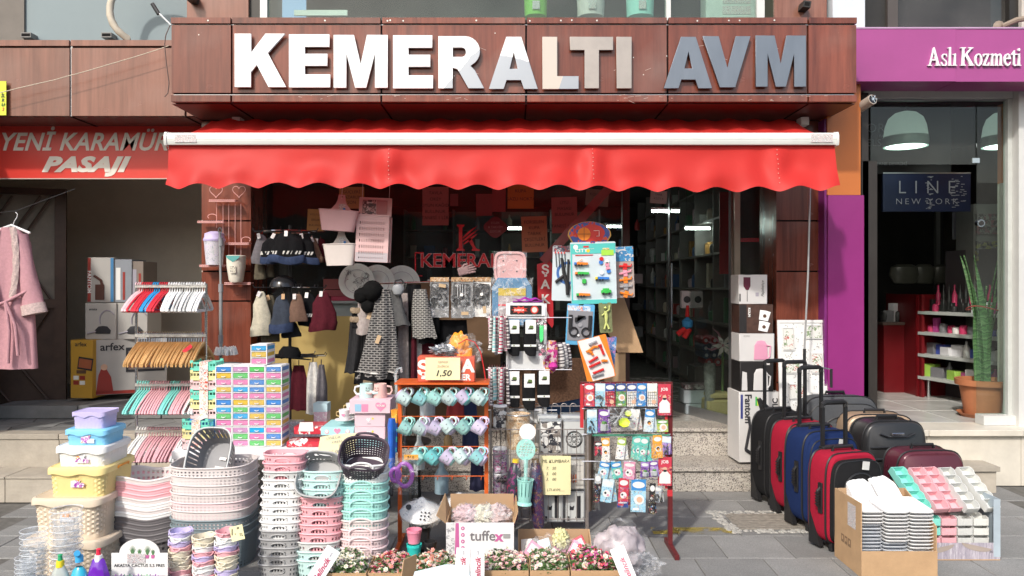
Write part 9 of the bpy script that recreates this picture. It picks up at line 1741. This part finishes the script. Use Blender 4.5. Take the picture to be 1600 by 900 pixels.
q=MB();q.tube([(.06,0,.10),(.075,0,.085),(.07,0,.06),(.05,0,.03),(.04,0,.0)],.003,5);q.tube([(-.14,0,-.06),(.03,0,.0),(.17,0,-.06)],.010,6);put('hanger',q.k(WHITE),rbt);q=MB();q.tube([(-.4,0,.06),(.06,0,.11),(.5,.02,.28)],.002,4);put('cord',q.k(INK),rbt)
# --- INSIDE THE SHOP (dim)
DW_=mat('inner_shelf',(.16,.14,.12),.6);GOODC=[(.55,.48,.38),(.42,.05,.05),(.05,.12,.28),(.55,.55,.52),(.08,.22,.12),(.42,.22,.06),(.02,.02,.02),(.55,.40,.43),(.22,.22,.24)];GOODN=['tan','red','navy','white','green','amber','black','rose','grey']
GOODM=[mat('inner_goods%d'%i,c,.4)for i,c in enumerate(GOODC)]
GD_SH=[]
for k,nm in enumerate(('box','bottle','jar','tall')):
 q=MB()
 if k==0:q.rbox(-.07,.07,-.05,.05,0,.12,.004,n=1)
 elif k==1:q.lathe([(.001,0),(.035,0),(.035,.11),(.012,.15),(.012,.18),(.001,.18)],12)
 elif k==2:q.lathe([(.001,0),(.05,0),(.055,.06),(.05,.10),(.03,.115),(.001,.115)],14)
 else:q.rbox(-.035,.035,-.035,.035,0,.20,.004,n=1)
 GD_SH.append(q.mesh('goods',[GOODM[0]]))
def inner_shelf(nm,x,y,dx,dy,zs,z0_,z1_,label,dens=.17):
 """shelf unit running along x or y; goods stand on it as things"""
 t=TH_(nm,label,'shelf unit',(x,y,SZ))
 for z in zs:q=MB();q.box(0,dx,0,dy,z-.02,z);put('shelf_board',q.k(DW_),t)
 q=MB();(q.box(dx-.02,dx,0,dy,z0_,z1_)if dy>dx else q.box(0,dx,dy-.02,dy,z0_,z1_));put('back_panel',q.k(DW_),t)
 ln=max(dx,dy);n=int(ln/.9)+1
 for k in range(n+1):q=MB();(q.box(0,dx-.021,k*dy/n-.012,k*dy/n+.012,z0_,z1_)if dy>dx else q.box(k*dx/n-.012,k*dx/n+.012,0,dy-.021,z0_,z1_));put('upright',q.k(mat('inner_upright',(.16,.15,.14),.5)),t)
 return t,[(z,i)for z in zs for i in range(int(ln/dens))]
cnt=[0]
def fill(x,y,dx,dy,slots,dens,where,nearby):
 tier=sorted(set(z for z,_ in slots))
 for z,i in slots:
  if rnd.random()<.1:continue
  a=(i+.5)*dens;px_,py_=(x+dx*.35,y+a)if dy>dx else(x+a,y+dy*.35)
  gi,gk=rnd.randrange(9),rnd.randrange(4);o=put('stock_item',GD_SH[gk],None,(px_,py_,SZ+z),(0,0,R(ru(-15,15))),mats=[GOODM[gi]]);o.scale=(ru(.8,1.2),)*2+(ru(.8,1.4),)
  cnt[0]+=1;tag(o,'dim %s %s, %s along the %s shelf up, %s'%(GOODN[gi],('box','bottle','jar','carton')[gk],ordn(i),ordn(tier.index(z)),where),'stock','stock on the %s'%where)
t,sl_=inner_shelf('wall_shelving',2.02,6.95,.40,5.4,[.1,.45,.80,1.15,1.5,1.85,2.2],0,2.5,'tall dim shelving along the right wall inside the shop',.165)
fill(2.02,6.95,.40,5.4,sl_,.165,'right wall shelving','seen through the doorway')
t,sl_=inner_shelf('rear_shelving',-1.6,11.4,2.9,.4,[.4,.8,1.2,1.6,2.0],0,2.3,'wide dim shelving across the rear of the shop')
fill(-1.6,11.4,2.9,.4,sl_,.24,'rear shelving','behind the shop window')
TB=mat('tube_lamp',(.9,.95,.9),.4,emit=(.9,1,.94),es=34)
for k,(px,py,D_)in enumerate(((812,357,8.6),(965,354,9.2),(1090,357,8.2),(1040,330,7.4),(880,350,10.6))):  # last two tubes are added to brighten the dark interior
 t=TH_('tube_lamp','lit ceiling tube, '+('seen through the middle of the window','left of the doorway','inside the doorway','nearest in the doorway','far behind the notices')[k],'lamp',tuple(at(px,py,D_)),0,'lit ceiling tubes');q=MB();q.cyl((-.13,0,0),(.13,0,0),.012,n=10);put('tube',q.k(TB),t);q=MB();q.box(-.14,.14,-.02,.02,.013,.035);put('housing',q.k(WHITE),t)
 for s in(-1,1):q=MB();q.tube([(s*.12,0,.035),(s*.12,0,2.92-t.location.z)],.002,4);put('wire',q.k(DARK),t)
t=TH_('red_door_banner','dark red hanging strip inside the shop left of the door glass','banner',tuple(at(1134,300,6.75)));q=MB();q.box(-.055,.055,0,.01,-.72,0);put('strip',q.k(mat('inner_red',(.30,.015,.02),.5)),t)
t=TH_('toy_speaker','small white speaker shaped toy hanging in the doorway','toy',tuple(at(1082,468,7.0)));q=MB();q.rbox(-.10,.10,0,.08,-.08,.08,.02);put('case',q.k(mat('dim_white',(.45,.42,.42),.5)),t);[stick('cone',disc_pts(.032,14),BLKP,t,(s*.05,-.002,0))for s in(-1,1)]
t=TH_('toy_figure','blue and red plush toy hanging in the doorway','toy',tuple(at(1074,505,6.9)));q=MB();q.lathe([(.001,-.06),(.045,-.03),(.05,.02),(.001,.06)],14);put('belly',q.k(mat('plush_blue',(.04,.20,.40),.9)),t);q=MB();q.tube([(0,0,.06),(.0,-.01,.16)],[.02,.012],8);q.tube([(-.02,0,-.05),(-.09,0,-.10)],.025,8);q.tube([(.02,0,-.05),(-.03,0,-.13)],.025,8);put('red_legs',q.k(mat('plush_red',(.45,.03,.03),.9)),t)
t=TH_('lily_bunch','white artificial lily with pink leaves behind the door glass','flower',tuple(at(1130,540,6.9)))
for a in range(6):q=MB();A=R(60*a);q.loft([[(0,0,0),(.005,0,0),(.005,0,.005),(0,0,.005)],[(.05*cos(A)-.02*sin(A),-.03,.05*sin(A)+.02*cos(A)),(.05*cos(A)+.02*sin(A),-.03,.05*sin(A)-.02*cos(A)),(.05*cos(A)+.02*sin(A),-.025,.05*sin(A)-.02*cos(A)),(.05*cos(A)-.02*sin(A),-.025,.05*sin(A)+.02*cos(A))],[(.11*cos(A),-.02,.11*sin(A))]*4],0,None,True);put('petal',q.k(mat('lily_white',(.62,.60,.58),.6),a=0),t)
for s in range(4):q=MB();q.tube([(0,0,0),(-.10+.02*s,.01,-.04+.05*s),(-.16+.02*s,0,-.02+.06*s)],[.012,.010,.002],5);put('pink_leaf',q.k(mat('leaf_rose',(.40,.18,.24),.7)),t)
q=MB();q.tube([(0,.01,0),(.0,.02,-.4),(-.03,.02,-.55)],.012,6);put('stem',q.k(mat('leaf_green_dark',(.07,.14,.035),.6)),t)
for k,(px,py,m_)in enumerate(((1103,532,'r'),(1117,532,'r'),(1103,544,'b'),(1113,544,'b'),(1104,555,'b'),(1116,555,'b'),(1128,554,'b'),(1108,566,'r'),(1122,566,'r'))):
 t=TH_('fabric_roll','%s end of a small roll, %s in the pile inside the door'%('dark red' if m_=='r' else 'navy',ordn(k)),'roll',tuple(at(px,py,7.3)),0,'small rolls inside the door');q=MB();q.cyl((0,0,0),(0,.3,0),.036,n=16);put('roll',q.k(mat('roll_red',(.25,.02,.03),.4)if m_=='r' else mat('roll_navy',(.03,.05,.10),.4)),t);stick('core',disc_pts(.016,12),mat('core_grey',(.35,.38,.40),.5),t,(0,-.003,0))
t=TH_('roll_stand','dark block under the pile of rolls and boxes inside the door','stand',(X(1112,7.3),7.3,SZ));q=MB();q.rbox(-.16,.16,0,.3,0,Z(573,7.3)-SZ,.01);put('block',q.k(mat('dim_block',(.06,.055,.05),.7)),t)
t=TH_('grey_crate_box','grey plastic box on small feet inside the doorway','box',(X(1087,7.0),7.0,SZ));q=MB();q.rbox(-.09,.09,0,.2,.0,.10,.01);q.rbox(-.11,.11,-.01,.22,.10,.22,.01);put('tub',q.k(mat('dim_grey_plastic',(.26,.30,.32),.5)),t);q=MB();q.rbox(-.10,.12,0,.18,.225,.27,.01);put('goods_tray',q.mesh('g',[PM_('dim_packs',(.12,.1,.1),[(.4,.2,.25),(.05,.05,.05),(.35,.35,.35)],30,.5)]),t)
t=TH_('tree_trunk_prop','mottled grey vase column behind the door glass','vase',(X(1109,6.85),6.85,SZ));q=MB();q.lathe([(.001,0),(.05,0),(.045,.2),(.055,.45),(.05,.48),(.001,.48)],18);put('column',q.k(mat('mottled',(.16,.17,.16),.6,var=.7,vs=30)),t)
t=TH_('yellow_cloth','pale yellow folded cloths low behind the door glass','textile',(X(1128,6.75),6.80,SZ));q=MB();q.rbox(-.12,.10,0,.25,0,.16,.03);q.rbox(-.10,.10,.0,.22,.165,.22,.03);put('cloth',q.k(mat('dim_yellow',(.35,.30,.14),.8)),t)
t=TH_('red_door_sticker','thin red sticker with dark lettering on the side glass','sticker',tuple(at(1170,375,6.40)));q=MB();q.box(-.085,.085,0,.001,-.014,.014);put('sheet',q.k(mat('inner_red',(.30,.015,.02),.5)),t);put('lettering',TX_('DİKKAT ÇEKİNİZ',.018,INK,.0003,0,.0002),t,(0,-.001,0))
# --- INSIDE THE COSMETICS SHOP
PFL=.45
t=TH_('brand_sign','dark navy panel with large spaced pale capitals hung in the cosmetics shop','sign',tuple(at(1448,301,7.2)));W_,H_=X(CX+137,7.2),59*7.2/F;q=MB();q.box(-W_/2,W_/2,0,.03,-H_/2,H_/2);put('panel',q.k(mat('panel_navy',(.012,.018,.055),.3)),t)
PG=mat('sign_grey_letters',(.34,.34,.38),.5);put('lettering',TX_('LINE',.175,PG,-.002,0,.0005,.95,1.85),t,(0,-.003,.045));put('lettering',TX_('NEW YORK',.078,PG,-.001,0,.0005,1.1,1.45),t,(0,-.003,-.085))
q=MB();q.box(-W_/2,W_/2,-.004,.0,H_/2+.001,H_/2+.012);put('top_rim',q.k(STEELW),t)
q=MB();[q.box(x,x+ru(.01,.04),-.002,0,z,z+.006)for x,z in[(rnd.choice((-.02,-.015,.22,.30))+ru(0,.06),ru(-.16,.15))for _ in range(60)]];o=put('small_print',q.k(PG),t);o['kind']='stuff'
t=TH_('dark_poster','black poster with faint pale lettering at the top left of the cosmetics shop','poster',tuple(at(1420,215,7.6)));q=MB();q.box(-.52,.42,0,.02,-.36,.40);put('sheet',q.k(mat('poster_black',(.018,.016,.018),.35)),t);put('lettering',TX_('LORE',.13,PG,-.001,0,.0005,1,1.05,'LEFT'),t,(-.49,-.002,.09));put('lettering',TX_('PARIS',.04,PG,0,0,.0005,1,1.1),t,(-.24,-.002,.015));put('lettering',TX_('ELSE',.10,PG,-.001,0,.0005,1,1.05,'LEFT'),t,(-.42,-.002,-.055));put('lettering',TX_('MODERNE DEVRİMİ',.045,PG,0,0,.0005),t,(-.22,-.002,-.26))
for k,px in enumerate((1415,1570)):
 D_=7.0;t=TH_('pendant_lamp',('domed pale green glass pendant lamp above the navy panel','second domed pale pendant lamp half behind the white post')[k],'lamp',tuple(at(px,214,D_)),0,'domed pendant lamps');r_=X(CX+32,D_);q=MB();q.lathe([(r_,0),(r_*.98,.02),(r_*.92,.10),(r_*.78,.17),(r_*.50,.215),(r_*.18,.232),(.001,.235)],40);put('dome',q.k(mat('lamp_dome',(.42,.50,.46),.3,var=.1,emit=(.60,.74,.66),es=.22)),t);q=MB();q.lathe([(r_*1.0,-.09),(r_*1.04,-.05),(r_*1.02,.0),(r_*.97,-.0)],40);put('glass_rim',q.k(mat('lamp_rim',(.50,.60,.56),.2)),t);q=MB();q.lathe([(.001,-.085),(r_*.9,-.088)],30);put('diffuser',q.k(mat('lamp_glow',(.6,.66,.62),.4,emit=(.9,1,.93),es=3)),t);q=MB();q.tube([(0,0,.23),(0,0,3.4-t.location.z)],.006,6);put('cable',q.k(BLKP),t)
t=TH_('sales_counter','dark red counter inside the cosmetics shop','counter',(X(1381,8.2),8.2,PFL));q=MB();q.box(0,X(1428,8.2)-X(1381,8.2),0,.6,0,.72);put('body',q.k(mat('counter_red',(.13,.005,.008),.35)),t);q=MB();q.box(-.02,X(1428,8.2)-X(1381,8.2)+.01,-.02,.6,.721,.75);put('counter_top',q.k(mat('counter_top_dark',(.10,.07,.06),.3)),t)
q=MB();ex=X(1432,7.95)-t.location.x;q.box(ex,ex+.03,-.35,.4,0,1.05);put('end_panel',q.k(mat('counter_red',(.13,.005,.008),.35)),t)
t=TH_('glass_shelf_unit','red ended shelf unit of grey glass shelves with cosmetics on the right','shelf unit',(X(1434,7.9),7.9,PFL))
def rshelf(y_l,y_r):
 return None
xa,ya,xb2,yb=X(1434,7.9),7.9,X(1562,6.95),6.95
import math as _m
ang=_m.atan2(yb-ya,xb2-xa);Ls=_m.hypot(xb2-xa,yb-ya)
t.rotation_euler=(0,0,ang);zl=[Z(587,7.9)-PFL,Z(552,7.9)-PFL,Z(518,7.9)-PFL,Z(486,7.9)-PFL]
for z in zl:q=MB();q.box(0,Ls,0,.34,z-.03,z);put('shelf',q.k(mat('shelf_grey_glass',(.42,.44,.42),.3)),t)
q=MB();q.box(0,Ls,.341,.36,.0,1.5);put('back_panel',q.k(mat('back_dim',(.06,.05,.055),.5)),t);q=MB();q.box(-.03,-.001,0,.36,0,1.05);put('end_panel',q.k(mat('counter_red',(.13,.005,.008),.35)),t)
for k in range(2):q=MB();q.cyl((.08+k*(Ls-.16),.06,0),(.08+k*(Ls-.16),.06,zl[0]-.03),.02,n=10);put('foot',q.k(CHROME),t)
COSC=[mat('cos%d'%i,c,.35)for i,c in enumerate(((.55,.55,.53),(.50,.04,.12),(.05,.08,.35),(.30,.50,.08),(.60,.60,.62),(.35,.05,.20),(.65,.62,.60),(.15,.15,.16)))]
ca,sa=_m.cos(ang),_m.sin(ang);wh=lambda a,b_:(xa+a*ca-b_*sa,ya+a*sa+b_*ca)
for li,z in enumerate(zl):
 n_=(9,9,12,16)[li]
 for i in range(n_):
  a=(i+.5)*Ls/n_;x,y=wh(a,.10+ru(0,.06));sh=GD_SH[(0,0,2,3)[li]if rnd.random()<.6 else rnd.randrange(4)]
  o=put('cosmetic_item',sh,None,(x,y,PFL+z),(0,0,ang+R(ru(-15,15))),mats=[GOODM[6]if li==3 and rnd.random()<.6 else rnd.choice(COSC)]);s_=(1.0,.9,.75,.6)[li];o.scale=(s_,s_,s_*ru(.7,1.1));tag(o,'%s cosmetic ware from the far end, %s shelf of the glass shelf unit'%(ordn(i),('lowest','second','third','top')[li]),'cosmetics','cosmetics on the glass shelves')
for i in range(14):
 a=(i+.5)*Ls/14;x,y=wh(a,.22);o=put('cosmetic_item',GD_SH[1],None,(x,y,PFL+zl[3]+.0),(0,0,0),mats=[GOODM[6]if i%3 else COSC[1]]);o.scale=(.7,.7,1.5);tag(o,'%s tall bottle from the far end, back row of the top glass shelf'%ordn(i),'cosmetics','tall bottles on the top glass shelf')
for i in range(7):
 o=put('counter_item',GD_SH[(2,0,3,2,1,0,3)[i]],None,(X(1386+i*6.5,8.3),8.35,PFL+.751),(0,0,i),mats=[(GOODM[6],COSC[7],COSC[4])[i%3]]);tag(o,'%s dark ware from the left on the red counter'%ordn(i),'cosmetics','wares on the red counter')
for k,(px,r_)in enumerate(((1413,.17),(1444,.13),(1476,.16))):
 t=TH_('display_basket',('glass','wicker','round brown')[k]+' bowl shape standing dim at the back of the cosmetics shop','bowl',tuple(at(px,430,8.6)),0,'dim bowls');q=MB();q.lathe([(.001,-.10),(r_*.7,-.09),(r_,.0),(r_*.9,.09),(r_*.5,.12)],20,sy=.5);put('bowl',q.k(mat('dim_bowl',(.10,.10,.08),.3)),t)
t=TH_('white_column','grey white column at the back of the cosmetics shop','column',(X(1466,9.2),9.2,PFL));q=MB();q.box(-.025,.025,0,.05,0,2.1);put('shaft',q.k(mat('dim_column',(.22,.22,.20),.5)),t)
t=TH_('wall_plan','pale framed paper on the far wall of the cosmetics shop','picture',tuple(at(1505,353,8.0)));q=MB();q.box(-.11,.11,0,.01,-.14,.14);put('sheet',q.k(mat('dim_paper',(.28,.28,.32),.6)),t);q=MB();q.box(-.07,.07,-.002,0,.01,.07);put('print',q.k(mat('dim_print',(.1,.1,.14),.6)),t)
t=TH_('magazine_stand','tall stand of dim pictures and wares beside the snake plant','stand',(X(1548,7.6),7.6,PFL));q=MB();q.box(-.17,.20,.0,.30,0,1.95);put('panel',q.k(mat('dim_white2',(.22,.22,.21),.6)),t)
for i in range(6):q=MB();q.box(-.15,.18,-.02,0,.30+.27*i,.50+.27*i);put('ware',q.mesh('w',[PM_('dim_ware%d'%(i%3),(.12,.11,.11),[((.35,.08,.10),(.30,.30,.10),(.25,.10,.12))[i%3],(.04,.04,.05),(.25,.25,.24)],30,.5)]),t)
PD_=6.72;TER=mat('terracotta',(.42,.15,.065),.7,var=.12,vs=8,bump=.1)
t=TH_('snake_plant','tall green snake plant in a big terracotta pot with saucer behind the glass','plant',(X(1536,PD_),PD_,PFL));rp_=X(CX+36,PD_);zt_=Z(592,PD_)-PFL
q=MB();q.lathe([(.001,.02),(rp_*.72,.02),(rp_*.92,zt_-.05),(rp_*1.08,zt_-.05),(rp_*1.10,zt_),(rp_*.98,zt_),(rp_*.9,zt_-.06)],40);put('pot',q.k(TER),t);q=MB();q.lathe([(.001,0),(rp_*.85,0),(rp_*1.02,.035),(rp_*.98,.035),(rp_*.8,.012)],36);put('saucer',q.k(TER),t);q=MB();q.lathe([(.001,zt_-.03),(rp_*.93,zt_-.035)],24);put('soil',q.k(mat('pot_soil',(.05,.035,.02),.95)),t)
SNK=band_mat('snake_leaf',[(.07,.15,.06),(.10,.21,.08),(.05,.11,.045),(.14,.24,.11)],2,16,.5)
n_=SNK.node_tree.nodes;L_=SNK.node_tree.links;tc_=next(x for x in n_ if x.type=='TEX_COORD');sx_=next(x for x in n_ if x.type=='SEPXYZ');nz_=n_.new('ShaderNodeTexNoise');nz_.inputs['Scale'].default_value=14;ad_=n_.new('ShaderNodeVectorMath');ad_.operation='MULTIPLY_ADD';ad_.inputs[1].default_value=(0,0,.10);L_.new(tc_.outputs['Object'],nz_.inputs['Vector']);L_.new(nz_.outputs['Color'],ad_.inputs[0]);L_.new(tc_.outputs['Object'],ad_.inputs[2]);L_.new(ad_.outputs[0],sx_.inputs[0])
for k in range(10):
 a=ru(0,6.28);r0=ru(.0,.10);hL=ru(.55,1.08)if k>2 else 1.12;ln=-.22+.05*k;wd=ru(.028,.042);ph=ru(0,3);bx_,by_=r0*cos(a),r0*sin(a)
 q=MB();rings=[]
 for j in range(12):
  v=j/11;wj=wd*(.6+.8*v if v<.45 else.96*(1-((v-.45)/.55)**2.2)+.02);tw=(ph-1.5)*.45+v*.5;cx_,cy_=bx_+ln*v*v,by_*(1-.2*v);c,s=cos(tw),sin(tw)
  rings.append([(cx_+wj*c*u-.006*s*(1-u*u)*g,cy_+wj*s*u+.006*c*(1-u*u)*g,zt_-.04+hL*v)for u,g in((-1,0),(0,1),(1,0),(0,-1))])
 q.loft(rings,0,None,True,True);put('leaf',q.k(SNK,a=70),t)
q=MB();q.tube([(.14*cos(R(a_))-.0,.10*sin(R(a_)),zt_+.62+.02*sin(R(a_)*2))for a_ in range(0,360,20)],.006,6,0,True);put('red_band',q.k(mat('band_dull_red',(.25,.05,.04),.7)),t)
